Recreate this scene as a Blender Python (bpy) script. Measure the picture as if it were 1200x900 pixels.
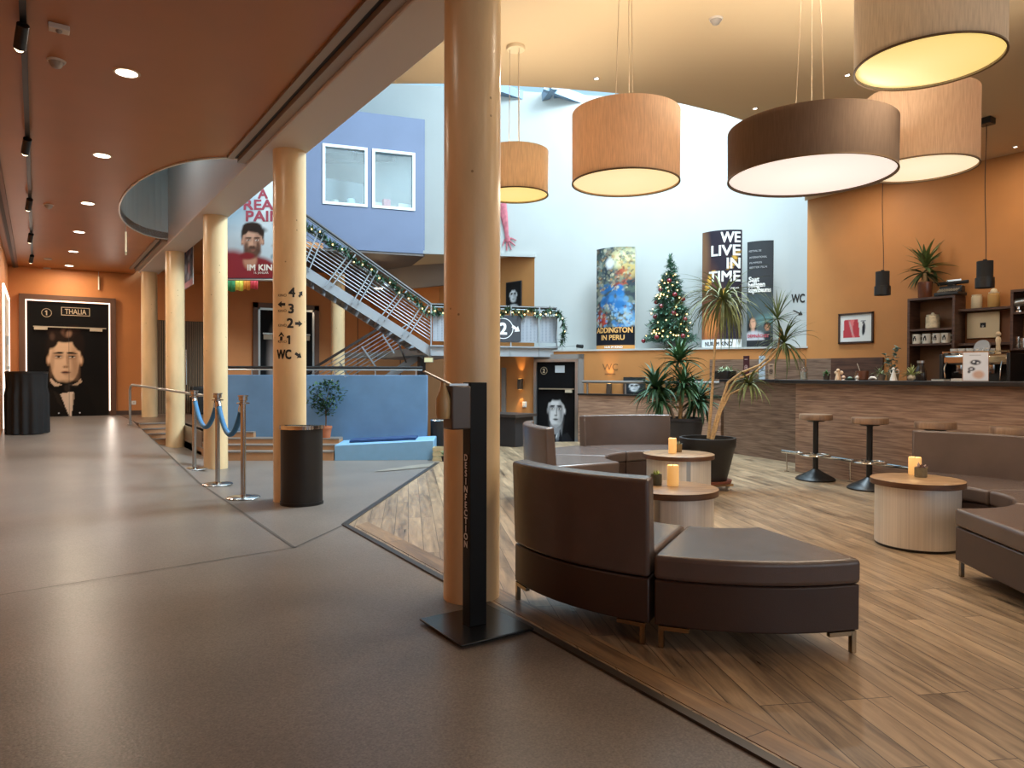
import bpy, math, random
import numpy as np
from mathutils import Matrix, Vector
random.seed(7)
for o in list(bpy.data.objects): bpy.data.objects.remove(o)
SC = bpy.context.scene
COL = SC.collection
PI = math.pi; rad = math.radians
sin, cos = math.sin, math.cos

def lin(c):
    return c/12.92 if c <= 0.04045 else ((c+0.055)/1.055)**2.4
def hx(h):
    return tuple(lin(int(h[i:i+2], 16)/255) for i in (0, 2, 4))

# ------------------------------------------------------------------ camera
FPX, HOR, VPX, CAMH = 832.0, 440.0, 43.0, 1.2
pitch = math.atan((450-HOR)/FPX); yaw = math.atan((600-VPX)/FPX); roll = rad(0.15)
Fv = Vector((sin(yaw)*cos(pitch), cos(yaw)*cos(pitch), -sin(pitch)))
R0 = Vector((cos(yaw), -sin(yaw), 0)); U0 = R0.cross(Fv)
Rv = R0*cos(roll)+U0*sin(roll); Uv = -R0*sin(roll)+U0*cos(roll)
CP = Vector((0, 0, CAMH))
cd = bpy.data.cameras.new('camera'); cam = bpy.data.objects.new('camera', cd); COL.objects.link(cam)
cd.sensor_width = 36; cd.lens = FPX/1200*36; cd.clip_start = 0.05; cd.clip_end = 200
cam.matrix_world = Matrix(((Rv.x, Uv.x, -Fv.x, 0), (Rv.y, Uv.y, -Fv.y, 0), (Rv.z, Uv.z, -Fv.z, CAMH), (0, 0, 0, 1)))
SC.camera = cam

def ray(u, v): return Rv*((u-600)/FPX)+Uv*((450-v)/FPX)+Fv
def G(u, v, z=0.0):
    d = ray(u, v); return CP+d*((z-CAMH)/d.z)
def D(u, v, dep): return CP+ray(u, v)*dep
def PL(u, v, p0, n):
    d = ray(u, v); p0 = Vector(p0); n = Vector(n); return CP+d*((p0-CP).dot(n)/d.dot(n))
def PX(u, v, X): return PL(u, v, (X, 0, 0), (1, 0, 0))
def PY(u, v, Y): return PL(u, v, (0, Y, 0), (0, 1, 0))

# ------------------------------------------------------------------ world, exposure, big lights
SC.view_settings.view_transform = 'Standard'; SC.view_settings.look = 'None'
SC.view_settings.exposure = 0.0; SC.view_settings.gamma = 1.0; SC.view_settings.use_curve_mapping = False
try:
    SC.cycles.use_denoising = True; SC.cycles.max_bounces = 8; SC.cycles.diffuse_bounces = 5
    SC.cycles.caustics_reflective = False; SC.cycles.caustics_refractive = False
    SC.cycles.sample_clamp_indirect = 4.0
except Exception: pass
W = bpy.data.worlds.new('world'); SC.world = W; W.use_nodes = True
bg = W.node_tree.nodes['Background']; bg.inputs[0].default_value = (0.55, 0.80, 1.0, 1); bg.inputs[1].default_value = 1.1

def lamp(name, kind, loc, energy, color, size=0.1, aim=None, spot=None, sizey=None, blend=0.6):
    l = bpy.data.lights.new(name, kind); o = bpy.data.objects.new(name, l); COL.objects.link(o)
    o.location = loc; l.energy = energy; l.color = color
    if kind == 'AREA':
        l.size = size
        if sizey: l.shape = 'RECTANGLE'; l.size_y = sizey
    else: l.shadow_soft_size = size
    if kind == 'SPOT': l.spot_size = rad(spot or 100); l.spot_blend = blend
    if aim is not None:
        o.rotation_euler = (Vector(aim)-Vector(loc)).to_track_quat('-Z', 'Y').to_euler()
    return o
WARM = (1.0, 0.72, 0.42); WARM2 = (1.0, 0.83, 0.64); DAY = (0.87, 0.95, 1.0)
# daylight coming down through the glass roof of the atrium
lamp('atrium_daylight', 'AREA', (5.3, 8.2, 9.4), 400, DAY, 5.5, (4.6, 10.6, 0), sizey=5.5)

lamp('atrium_side_daylight', 'AREA', (7.9, 6.6, 8.3), 1550, DAY, 2.8, (2.2, 9.6, 0.8), sizey=2.2)
lamp('lightwell_daylight', 'AREA', (1.32, 10.1, 4.8), 30, DAY, 0.5, (1.5, 10.1, 0), sizey=3.4)
# soft frontal fill added behind the viewer to brighten surfaces that face it
lamp('frontal_fill', 'AREA', (3.6, -3.7, 2.3), 62, (1.0, 0.88, 0.74), 8.5, (3.6, 6, 2.3), sizey=1.8)
# ------------------------------------------------------------------ materials
MATS = {}
def mat(name, col, rough=0.5, metal=0.0, var=0.0, vscale=8.0, bump=0.0, bscale=60.0, emit=None, estr=1.0, stretch=None, spec=0.5, coat=0.0):
    if name in MATS: return MATS[name]
    m = bpy.data.materials.new(name); m.use_nodes = True; nt = m.node_tree; N = nt.nodes; L = nt.links
    b = N['Principled BSDF']
    c = hx(col) if isinstance(col, str) else col
    b.inputs['Base Color'].default_value = (*c, 1); b.inputs['Roughness'].default_value = rough
    b.inputs['Metallic'].default_value = metal; b.inputs['Specular IOR Level'].default_value = spec
    if coat: b.inputs['Coat Weight'].default_value = coat
    if emit is not None:
        e = hx(emit) if isinstance(emit, str) else emit
        b.inputs['Emission Color'].default_value = (*e, 1); b.inputs['Emission Strength'].default_value = estr
    if var or bump:
        tc = N.new('ShaderNodeTexCoord'); mp = N.new('ShaderNodeMapping'); L.new(tc.outputs['Object'], mp.inputs[0])
        if stretch: mp.inputs['Scale'].default_value = stretch
    if var:
        n = N.new('ShaderNodeTexNoise'); n.inputs['Scale'].default_value = vscale; n.inputs['Detail'].default_value = 5
        L.new(mp.outputs[0], n.inputs['Vector'])
        r = N.new('ShaderNodeValToRGB'); r.color_ramp.elements[0].position = 0.3; r.color_ramp.elements[1].position = 0.7
        r.color_ramp.elements[0].color = (*[max(0, x*(1-var)) for x in c], 1); r.color_ramp.elements[1].color = (*[min(1, x*(1+var)) for x in c], 1)
        L.new(n.outputs[0], r.inputs[0]); L.new(r.outputs[0], b.inputs['Base Color'])
    if bump:
        n2 = N.new('ShaderNodeTexNoise'); n2.inputs['Scale'].default_value = bscale; n2.inputs['Detail'].default_value = 3
        L.new(mp.outputs[0], n2.inputs['Vector'])
        bp = N.new('ShaderNodeBump'); bp.inputs['Strength'].default_value = bump; bp.inputs['Distance'].default_value = 0.01
        L.new(n2.outputs[0], bp.inputs['Height']); L.new(bp.outputs[0], b.inputs['Normal'])
    MATS[name] = m; return m

def wood(name, c1, c2, rough=0.45, stretch=(1, 18, 18), scale=3.0):
    if name in MATS: return MATS[name]
    m = bpy.data.materials.new(name); m.use_nodes = True; nt = m.node_tree; N = nt.nodes; L = nt.links
    b = N['Principled BSDF']; b.inputs['Roughness'].default_value = rough
    tc = N.new('ShaderNodeTexCoord'); mp = N.new('ShaderNodeMapping'); mp.inputs['Scale'].default_value = stretch
    L.new(tc.outputs['Object'], mp.inputs[0])
    n = N.new('ShaderNodeTexNoise'); n.inputs['Scale'].default_value = scale; n.inputs['Detail'].default_value = 8; n.inputs['Distortion'].default_value = 0.4
    L.new(mp.outputs[0], n.inputs['Vector'])
    r = N.new('ShaderNodeValToRGB'); r.color_ramp.elements[0].position = 0.34; r.color_ramp.elements[1].position = 0.68
    r.color_ramp.elements[0].color = (*hx(c1), 1); r.color_ramp.elements[1].color = (*hx(c2), 1)
    L.new(n.outputs[0], r.inputs[0]); L.new(r.outputs[0], b.inputs['Base Color'])
    MATS[name] = m; return m

def planks(name, ang, pl, pw, c1, c2, rough):
    m = bpy.data.materials.new(name); m.use_nodes = True; nt = m.node_tree; N = nt.nodes; L = nt.links
    b = N['Principled BSDF']
    tc = N.new('ShaderNodeTexCoord'); mp = N.new('ShaderNodeMapping'); mp.inputs['Rotation'].default_value = (0, 0, ang)
    L.new(tc.outputs['Object'], mp.inputs[0])
    br = N.new('ShaderNodeTexBrick'); br.inputs['Scale'].default_value = 1.0
    br.inputs['Brick Width'].default_value = pl; br.inputs['Row Height'].default_value = pw; br.offset = 0.37; br.offset_frequency = 3
    br.inputs['Mortar Size'].default_value = 0.0022; br.inputs['Mortar Smooth'].default_value = 0.3; br.inputs['Bias'].default_value = 0.0
    br.inputs['Color1'].default_value = (0.25, 0.25, 0.25, 1); br.inputs['Color2'].default_value = (0.75, 0.75, 0.75, 1); br.inputs['Mortar'].default_value = (0, 0, 0, 1)
    L.new(mp.outputs[0], br.inputs['Vector'])
    mp2 = N.new('ShaderNodeMapping'); mp2.inputs['Scale'].default_value = (1.2, 11, 1); L.new(mp.outputs[0], mp2.inputs[0])
    ad = N.new('ShaderNodeVectorMath'); ad.operation = 'ADD'; L.new(mp2.outputs[0], ad.inputs[0])
    sc = N.new('ShaderNodeVectorMath'); sc.operation = 'SCALE'; sc.inputs['Scale'].default_value = 9.0; L.new(br.outputs['Color'], sc.inputs[0]); L.new(sc.outputs[0], ad.inputs[1])
    n = N.new('ShaderNodeTexNoise'); n.inputs['Scale'].default_value = 1.6; n.inputs['Detail'].default_value = 9; n.inputs['Roughness'].default_value = 0.62; n.inputs['Distortion'].default_value = 0.6
    L.new(ad.outputs[0], n.inputs['Vector'])
    mx = N.new('ShaderNodeMath'); mx.operation = 'MULTIPLY_ADD'; mx.inputs[1].default_value = 0.34; L.new(br.outputs['Color'], mx.inputs[0])
    sb = N.new('ShaderNodeMath'); sb.operation = 'MULTIPLY_ADD'; sb.inputs[1].default_value = 1.15; sb.inputs[2].default_value = -0.23; L.new(n.outputs[0], sb.inputs[0]); L.new(sb.outputs[0], mx.inputs[2])
    r = N.new('ShaderNodeValToRGB'); e = r.color_ramp.elements
    e[0].position = 0.2; e[1].position = 0.85; e[0].color = (*hx(c1), 1); e[1].color = (*hx(c2), 1)
    L.new(mx.outputs[0], r.inputs[0])
    mm = N.new('ShaderNodeMix'); mm.data_type = 'RGBA'; mm.blend_type = 'MULTIPLY'
    L.new(br.outputs['Fac'], mm.inputs['Factor']); L.new(r.outputs[0], mm.inputs[6]); mm.inputs[7].default_value = (0.25, 0.2, 0.16, 1)
    L.new(mm.outputs[2], b.inputs['Base Color'])
    rr = N.new('ShaderNodeMapRange'); rr.inputs[3].default_value = rough-0.08; rr.inputs[4].default_value = rough+0.14; L.new(n.outputs[0], rr.inputs[0]); L.new(rr.outputs[0], b.inputs['Roughness'])
    bp = N.new('ShaderNodeBump'); bp.inputs['Strength'].default_value = 0.25; bp.inputs['Distance'].default_value = 0.004; L.new(n.outputs[0], bp.inputs['Height']); L.new(bp.outputs[0], b.inputs['Normal'])
    MATS[name] = m; return m

def printmat(rough=0.6):
    if 'print' in MATS: return MATS['print']
    m = bpy.data.materials.new('print'); m.use_nodes = True; nt = m.node_tree
    a = nt.nodes.new('ShaderNodeAttribute'); a.attribute_name = 'ink'
    b = nt.nodes['Principled BSDF']; b.inputs['Roughness'].default_value = rough; b.inputs['Specular IOR Level'].default_value = 0.12
    nt.links.new(a.outputs['Color'], b.inputs['Base Color']); MATS['print'] = m; return m

def shade_mat(name, col, tl=0.5):
    m = bpy.data.materials.new(name); m.use_nodes = True; nt = m.node_tree; N = nt.nodes; L = nt.links
    b = N['Principled BSDF']; b.inputs['Roughness'].default_value = 0.85
    tc = N.new('ShaderNodeTexCoord'); mp = N.new('ShaderNodeMapping'); mp.inputs['Scale'].default_value = (60, 60, 5); L.new(tc.outputs['Object'], mp.inputs[0])
    n = N.new('ShaderNodeTexNoise'); n.inputs['Scale'].default_value = 2.0; n.inputs['Detail'].default_value = 6; L.new(mp.outputs[0], n.inputs['Vector'])
    c = hx(col); r = N.new('ShaderNodeValToRGB'); r.color_ramp.elements[0].position = 0.3; r.color_ramp.elements[1].position = 0.7
    r.color_ramp.elements[0].color = (*[x*0.86 for x in c], 1); r.color_ramp.elements[1].color = (*[min(1, x*1.12) for x in c], 1)
    L.new(n.outputs[0], r.inputs[0]); L.new(r.outputs[0], b.inputs['Base Color'])
    t = N.new('ShaderNodeBsdfTranslucent'); L.new(r.outputs[0], t.inputs[0])
    ms = N.new('ShaderNodeMixShader'); ms.inputs[0].default_value = tl
    L.new(b.outputs[0], ms.inputs[1]); L.new(t.outputs[0], ms.inputs[2]); L.new(ms.outputs[0], N['Material Output'].inputs[0])
    MATS[name] = m; return m

def glass_mat(name, tint=(0.9, 0.97, 1.0), gl=0.12, rough=0.02):
    if name in MATS: return MATS[name]
    m = bpy.data.materials.new(name); m.use_nodes = True; nt = m.node_tree; N = nt.nodes; L = nt.links
    t = N.new('ShaderNodeBsdfTransparent'); t.inputs[0].default_value = (*tint, 1)
    g = N.new('ShaderNodeBsdfGlossy'); g.inputs['Roughness'].default_value = rough
    ms = N.new('ShaderNodeMixShader'); ms.inputs[0].default_value = gl
    L.new(t.outputs[0], ms.inputs[1]); L.new(g.outputs[0], ms.inputs[2]); L.new(ms.outputs[0], N['Material Output'].inputs[0])
    MATS[name] = m; return m

def glow(name, col, s=1.0):
    return mat(name, '000000', 0.6, emit=col, estr=s)

def leafmat(name, c, var=0.25):
    return mat(name, c, 0.6, var=var, vscale=14)

# ------------------------------------------------------------------ mesh builder
_TXT = {}
def text_geo(s, size, bold=0.0):
    bold = 0.0; k = (s, size, bold)
    if k not in _TXT:
        cu = bpy.data.curves.new('lettering', 'FONT'); cu.body = s; cu.size = size; cu.offset = bold; cu.fill_mode = 'FRONT'; cu.resolution_u = 3
        o = bpy.data.objects.new('lettering', cu); COL.objects.link(o)
        dg = bpy.context.evaluated_depsgraph_get(); me = bpy.data.meshes.new_from_object(o.evaluated_get(dg))
        vs = [(v.co.x, v.co.y) for v in me.vertices]; fs = [tuple(p.vertices) for p in me.polygons]
        bpy.data.objects.remove(o); bpy.data.curves.remove(cu); bpy.data.meshes.remove(me)
        x0 = min(v[0] for v in vs); x1 = max(v[0] for v in vs)
        _TXT[k] = ([(v[0]-x0, v[1]) for v in vs], fs, x1-x0)
    return _TXT[k]

class MB:
    def __init__(s): s.v = []; s.f = []; s.m = []; s.ink = None
    def add(s, vs, fs, mi=0, M=None):
        b = len(s.v)
        s.v += [tuple(M @ Vector(v)) if M is not None else tuple(v) for v in vs]
        for f in fs: s.f.append(tuple(b+i for i in f)); s.m.append(mi)
        return s
    def box(s, c, sz, mi=0, rz=0.0, M=None):
        x, y, z = sz[0]/2, sz[1]/2, sz[2]/2
        vs = [(-x, -y, -z), (x, -y, -z), (x, y, -z), (-x, y, -z), (-x, -y, z), (x, -y, z), (x, y, z), (-x, y, z)]
        T = Matrix.Translation(c) @ Matrix.Rotation(rz, 4, 'Z')
        if M is not None: T = T @ M
        return s.add(vs, [(0, 3, 2, 1), (4, 5, 6, 7), (0, 1, 5, 4), (1, 2, 6, 5), (2, 3, 7, 6), (3, 0, 4, 7)], mi, T)
    def bb(s, a, b, mi=0):
        return s.box([(a[i]+b[i])/2 for i in range(3)], [abs(b[i]-a[i]) for i in range(3)], mi)
    def beam(s, p, q, w, h, mi=0, up=(0, 0, 1)):
        p = Vector(p); q = Vector(q); d = (q-p); L = d.length; d.normalize()
        sd = d.cross(Vector(up)); sd.normalize(); u = sd.cross(d)
        vs = []
        for t in (0, L):
            for a, b in ((-w/2, -h/2), (w/2, -h/2), (w/2, h/2), (-w/2, h/2)): vs.append(p+d*t+sd*a+u*b)
        return s.add(vs, [(3, 2, 1, 0), (4, 5, 6, 7), (0, 1, 5, 4), (1, 2, 6, 5), (2, 3, 7, 6), (3, 0, 4, 7)], mi)
    def lathe(s, prof, c=(0, 0, 0), n=32, mi=0, a0=0.0, a1=2*PI):
        full = abs(a1-a0-2*PI) < 1e-6; k = n if full else n+1
        vs = []
        for r, z in prof:
            for i in range(k):
                a = a0+(a1-a0)*i/n; vs.append((c[0]+r*cos(a), c[1]+r*sin(a), c[2]+z))
        fs = []
        for j in range(len(prof)-1):
            for i in range(n if full else n):
                i2 = (i+1) % k if full else i+1
                fs.append((j*k+i, j*k+i2, (j+1)*k+i2, (j+1)*k+i))
        s.add(vs, fs, mi)
        if full:
            b = len(s.v)-len(vs)
            if prof[0][0] > 1e-5: s.f.append(tuple(b+i for i in range(k))[::-1]); s.m.append(mi)
            if prof[-1][0] > 1e-5: s.f.append(tuple(b+(len(prof)-1)*k+i for i in range(k))); s.m.append(mi)
        return s
    def cyl(s, p, q, r, r2=None, n=16, mi=0):
        return s.tube([p, q], [r, r if r2 is None else r2], n, mi)
    def tube(s, path, r, n=8, mi=0, cap=True):
        P = [Vector(p) for p in path]; rs = r if isinstance(r, (list, tuple)) else [r]*len(P)
        vs = []; ref = None
        for i, p in enumerate(P):
            d = (P[min(i+1, len(P)-1)]-P[max(i-1, 0)]); d.normalize()
            if ref is None:
                ref = Vector((0, 0, 1)) if abs(d.z) < 0.9 else Vector((1, 0, 0))
            a = d.cross(ref); a.normalize(); b = a.cross(d); ref = b
            for k in range(n):
                t = 2*PI*k/n; vs.append(p+(a*cos(t)+b*sin(t))*rs[i])
        fs = []
        for i in range(len(P)-1):
            for k in range(n): fs.append((i*n+k, i*n+(k+1) % n, (i+1)*n+(k+1) % n, (i+1)*n+k))
        if cap: fs.append(tuple(range(n))[::-1]); fs.append(tuple((len(P)-1)*n+k for k in range(n)))
        return s.add(vs, fs, mi)
    def prism(s, poly, z0, z1, mi=0, M=None, mtop=None):
        n = len(poly); vs = [(p[0], p[1], z0) for p in poly]+[(p[0], p[1], z1) for p in poly]
        s.add(vs, [tuple(range(n))[::-1]]+[(i, (i+1) % n, n+(i+1) % n, n+i) for i in range(n)], mi, M)
        b = len(s.v)-2*n
        s.f.append(tuple(b+n+i for i in range(n))); s.m.append(mi if mtop is None else mtop)
        return s
    def sph(s, c, r, n=12, mi=0, sc=(1, 1, 1)):
        h = n//2; vs = [(c[0], c[1], c[2]-r*sc[2])]; 
        for j in range(1, h):
            t = -PI/2+PI*j/h
            for i in range(n):
                a = 2*PI*i/n; vs.append((c[0]+r*sc[0]*cos(t)*cos(a), c[1]+r*sc[1]*cos(t)*sin(a), c[2]+r*sc[2]*sin(t)))
        vs.append((c[0], c[1], c[2]+r*sc[2])); fs = []
        for i in range(n): fs.append((0, 1+(i+1) % n, 1+i))
        for j in range(h-2):
            for i in range(n): fs.append((1+j*n+i, 1+j*n+(i+1) % n, 1+(j+1)*n+(i+1) % n, 1+(j+1)*n+i))
        t = len(vs)-1; q = 1+(h-2)*n
        for i in range(n): fs.append((q+i, q+(i+1) % n, t))
        return s.add(vs, fs, mi)
    def leaf(s, p, az, el, L, w, droop, mi=0, n=5, twist=0.0):
        # a folded tapering blade that starts at elevation el and bends down by droop
        pts = []; q = Vector(p); e = el; st = L/n
        for i in range(n+1):
            pts.append((q.copy(), e)); q = q+Vector((cos(e)*cos(az), cos(e)*sin(az), sin(e)))*st; e -= droop/n
        sd = Vector((-sin(az), cos(az), 0))
        vs = []; prof = [0.55, 1.0, 1.0, 0.8, 0.5, 0.04] if n == 5 else [0.5+0.5*sin(PI*min(1, (i/n)*1.2+0.1)) if i < n else 0.04 for i in range(n+1)]
        for i, (q, e) in enumerate(pts):
            up = Vector((-sin(e)*cos(az), -sin(e)*sin(az), cos(e)))
            ww = w*prof[i]*0.5; vs += [q+sd*ww+up*ww*0.35, q, q-sd*ww+up*ww*0.35]
        fs = []
        for i in range(n):
            a = 3*i; fs += [(a, a+3, a+4, a+1), (a+1, a+4, a+5, a+2)]
        return s.add(vs, fs, mi)
    def text(s, t, size, fn, mi=0, bold=0.0, align='c', width=None):
        vs, fs, wd = text_geo(t, size, bold)
        k = 1.0 if width is None else width/wd
        w = wd*k; x0 = {'c': -w/2, 'l': 0, 'r': -w}[align]
        bd = min(bold, size*0.028)
        for q, (dx, dy) in enumerate([(0, 0)] if bd <= 0 else [(bd, bd), (-bd, bd), (bd, -bd), (-bd, -bd), (0, 0)]):
            out = []
            for v in vs:      # bold weight: shifted layers of the letter, each a hair in front of the last
                x, y = v[0]*k+x0+dx, v[1]+dy; p = Vector(fn(x, y)); nn = (Vector(fn(x+.001, y))-p).cross(Vector(fn(x, y+.001))-p)
                if nn.length > 0: p += nn.normalized()*(0.0003*q)
                out.append(tuple(p))
            s.add(out, fs, mi)
            if t == '1':      # the little flag of the numeral
                f_ = [(-.13, .50), (-.13, .60), (.02, .68), (.02, .56)]; s.add([fn(x0+a*size+dx, b_*size+dy) for a, b_ in f_], [(0, 3, 2, 1)], mi)
        return s
    def grid(s, fn, nx, ny, img=None, mi=0):
        b = len(s.v)
        for j in range(ny+1):
            for i in range(nx+1): s.v.append(tuple(fn(i/nx, j/ny)))
        for j in range(ny):
            for i in range(nx):
                a = b+j*(nx+1)+i; s.f.append((a, a+1, a+nx+2, a+nx+1)); s.m.append(mi)
        if img is not None:
            H, Wd = img.shape[:2]; s.ink = s.ink or {}
            for j in range(ny+1):
                for i in range(nx+1):
                    y = min(H-1, int(round((1-j/ny)*(H-1)))); x = min(Wd-1, int(round(i/nx*(Wd-1))))
                    s.ink[b+j*(nx+1)+i] = img[y, x]
        return s
    def build(s, name, mats, parent=None, loc=None, smooth=True, ang=38, bevel=0.0, seg=2, sub=0):
        me = bpy.data.meshes.new(name); me.from_pydata(s.v, [], s.f)
        mats = mats if isinstance(mats, (list, tuple)) else [mats]
        for m in mats: me.materials.append(m)
        me.polygons.foreach_set('material_index', s.m)
        if smooth:
            me.polygons.foreach_set('use_smooth', [True]*len(s.f)); me.set_sharp_from_angle(angle=rad(ang))
        if s.ink:
            at = me.attributes.new('ink', 'FLOAT_COLOR', 'POINT')
            arr = np.zeros((len(s.v), 4), dtype=np.float32); arr[:, 3] = 1
            for k, c in s.ink.items(): arr[k, :3] = c
            at.data.foreach_set('color', arr.ravel())
        me.update()
        o = bpy.data.objects.new(name, me); COL.objects.link(o)
        if parent is not None: o.parent = parent
        if loc is not None: o.location = loc
        if bevel:
            md = o.modifiers.new('bevel', 'BEVEL'); md.width = bevel; md.segments = seg; md.limit_method = 'ANGLE'; md.angle_limit = rad(40); md.harden_normals = False
        if sub:
            md = o.modifiers.new('sub', 'SUBSURF'); md.levels = sub; md.render_levels = sub
        return o

def tag(o, label, cat, group=None, kind=None):
    o['label'] = label; o['category'] = cat
    if group: o['group'] = group
    if kind: o['kind'] = kind
    return o
def thing(name, label, cat, loc=(0, 0, 0), rz=0.0, group=None, kind=None):
    o = bpy.data.objects.new(name, None); COL.objects.link(o); o.location = loc; o.rotation_euler = (0, 0, rz)
    o.empty_display_size = 0.1
    return tag(o, label, cat, group, kind)
def struct(o, label, cat): return tag(o, label, cat, None, 'structure')
def dup(root, loc, rz=None, label=None, group=None):
    r = root.copy(); COL.objects.link(r); r.location = loc
    if rz is not None: r.rotation_euler = (0, 0, rz)
    if label: r['label'] = label
    if group: r['group'] = group
    for ch in list(root.children):
        c = ch.copy(); COL.objects.link(c); c.parent = r
        for g in list(ch.children):
            d = g.copy(); COL.objects.link(d); d.parent = c
    return r
def hd(t): return math.atan2(t[1], t[0])

# ------------------------------------------------------------------ painting of flat prints (posters, photographs)
class Art:
    def __init__(s, w, h, bg): s.w = w; s.h = h; s.a = np.zeros((h, w, 3)); s.a[:] = hx(bg); s.Y, s.X = np.mgrid[0:h, 0:w]; s.X = (s.X+.5)/w; s.Y = (s.Y+.5)/h
    def put(s, m, c, al=1.0):
        m = np.clip(m, 0, 1)[..., None]*al; s.a = s.a*(1-m)+np.array(hx(c))*m; return s
    def ell(s, cx, cy, rx, ry, c, soft=0.12, rot=0.0, al=1.0):
        asp = s.h/s.w; dx = s.X-cx; dy = (s.Y-cy)*asp; ry = ry*asp
        x = dx*cos(rot)+dy*sin(rot); y = -dx*sin(rot)+dy*cos(rot)
        d = np.sqrt((x/rx)**2+(y/ry)**2); return s.put((1+soft/2-d)/soft, c, al)
    def poly(s, pts, c, al=1.0):
        inside = np.zeros(s.X.shape, bool); n = len(pts); j = n-1
        for i in range(n):
            xi, yi = pts[i]; xj, yj = pts[j]
            cond = ((yi > s.Y) != (yj > s.Y)) & (s.X < (xj-xi)*(s.Y-yi)/((yj-yi) or 1e-9)+xi); inside ^= cond; j = i
        return s.put(inside.astype(float), c, al)
    def rect(s, x0, y0, x1, y1, c, al=1.0): return s.put(((s.X >= x0) & (s.X <= x1) & (s.Y >= y0) & (s.Y <= y1)).astype(float), c, al)
    def noise(s, n, cols, x0=0, y0=0, x1=1, y1=1, r=(0.02, 0.08), seed=1, al=0.8):
        rg = random.Random(seed)
        for _ in range(n):
            s.ell(rg.uniform(x0, x1), rg.uniform(y0, y1), rg.uniform(*r), rg.uniform(*r)*s.w/s.h, rg.choice(cols), 0.5, rg.uniform(0, 3), al)
        return s

def face(a, cx, cy, w, skin, dark, hair, shade, tilt=0.0, beard=None, lips=None, turn=0.0):
    # a plain adult face, w = half width of the head in picture widths
    k = a.w/a.h; h = w*1.32*k; E = lambda x, y, rx, ry, c, s=.3, r=0.0, al=1.0: a.ell(cx+x*w, cy+y*h, rx*w, ry*h, c, s, r, al)
    E(0, -.36, 1.08, .86, hair, .14)
    for sx in (-1, 1): E(sx*.97, .06, .13, .22, shade, .4); E(sx*.96, .05, .07, .14, skin, .7)
    E(0, -.12, .93, .84, skin, .10); E(0, .30, .80, .74, skin, .10); E(.02, .72, .44, .34, skin, .14)
    E(.56, .1, .24, .7, shade, 1.1, -.12, .75); E(-.74, .15, .12, .6, shade, 1.1, .1, .5); E(.05, .98, .5, .1, shade, .9, 0, .6); E(.35, .66, .3, .2, shade, 1.2, .5, .45)
    E(-.12, -.5, .5, .22, skin, 1.0, 0, .5)
    E(0, -.98, .92, .30, hair, .22); E(-.70, -.74, .30, .34, hair, .3, .5); E(.74, -.70, .28, .4, hair, .3, -.5)
    if beard: E(0, .74, .74, .40, beard, .5, 0, .9); E(-.6, .42, .2, .4, beard, .7, .2, .8); E(.6, .42, .2, .4, beard, .7, -.2, .8); E(0, .40, .34, .09, beard, .5)
    for sx in (-1, 1):
        ex = sx*.40+turn*.1
        E(ex, -.11, .30, .13, shade, 1.0, 0, .8); E(ex, -.24, .30, .042, hair, .6, sx*.10); E(ex-sx*.1, -.23, .18, .035, dark, .8)
        E(ex, -.075, .17, .042, 'cfc8be', .5); E(ex+turn*.03, -.08, .075, .05, dark, .5); E(ex, -.115, .20, .02, dark, .7, sx*.06); E(ex, -.03, .17, .012, shade, .8)
    nx = turn*.16
    E(nx+.12, .10, .07, .26, shade, 1.0, -.08, .8); E(nx-.02, .1, .05, .22, skin, .9); E(nx+.02, .33, .17, .055, shade, .9); E(nx-.08, .345, .05, .022, dark, .8, 0, .7); E(nx+.11, .345, .05, .022, dark, .8, 0, .7)
    E(nx, .545, .27, .032, lips or shade, .5); E(nx, .60, .22, .036, lips or shade, .6, 0, .8); E(nx, .57, .27, .010, dark, .7); E(nx, .67, .16, .022, shade, .9, 0, .7)
    return a

# ------------------------------------------------------------------ shared surfaces
M_conc = mat('polished_concrete', '756d66', 0.31, var=0.13, vscale=1.3, bump=0.07, bscale=75, spec=0.16)
def _speck():
    nt = M_conc.node_tree; N = nt.nodes; L = nt.links; b = N['Principled BSDF']
    tc = N.new('ShaderNodeTexCoord'); n = N.new('ShaderNodeTexNoise'); n.inputs['Scale'].default_value = 130; n.inputs['Detail'].default_value = 2
    L.new(tc.outputs['Object'], n.inputs['Vector'])
    src = b.inputs['Base Color'].links[0].from_socket
    mx = N.new('ShaderNodeMix'); mx.data_type = 'RGBA'; mx.blend_type = 'OVERLAY'; mx.inputs['Factor'].default_value = 0.8
    L.new(src, mx.inputs[6]); L.new(n.outputs['Color'], mx.inputs[7]); 
    bw = N.new('ShaderNodeRGBToBW'); L.new(n.outputs['Color'], bw.inputs[0]); L.new(bw.outputs[0], mx.inputs[7])
    L.new(mx.outputs[2], b.inputs['Base Color'])
_speck()
M_wood = planks('vinyl_planks', rad(-64.5), 1.2, 0.105, '45362a', 'c2a684', 0.29)
M_woodb = planks('border_planks', rad(-87), 1.6, 0.14, '544131', 'b08e68', 0.34)
M_ornge = mat('orange_paint', 'c07a40', 0.6, var=0.04, vscale=3, bump=0.05, bscale=200)
M_orngl = mat('ochre_paint', 'b47a42', 0.6, var=0.04, vscale=3, bump=0.05, bscale=200)
M_brown = mat('brown_ceiling_paint', 'a56a38', 0.42, var=0.04, vscale=2)
M_beige = mat('beige_ceiling_paint', 'cdb48f', 0.7)
M_white = mat('white_plaster', 'b6b8b5', 0.75, var=0.02, vscale=2)
M_blue = mat('blue_grey_paint', '626c85', 0.6, var=0.04, vscale=2)
M_slate = mat('slate_blue_paint', '5f83a6', 0.6, var=0.10, vscale=3)
M_soffit = mat('taupe_beam_paint', 'c6bfb9', 0.55)
M_greyw = mat('grey_paint', '807a76', 0.6)
M_dark = mat('dark_joint', '2a2522', 0.6)
M_alu = mat('brushed_aluminium', 'b9bab8', 0.3, metal=0.9)
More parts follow.
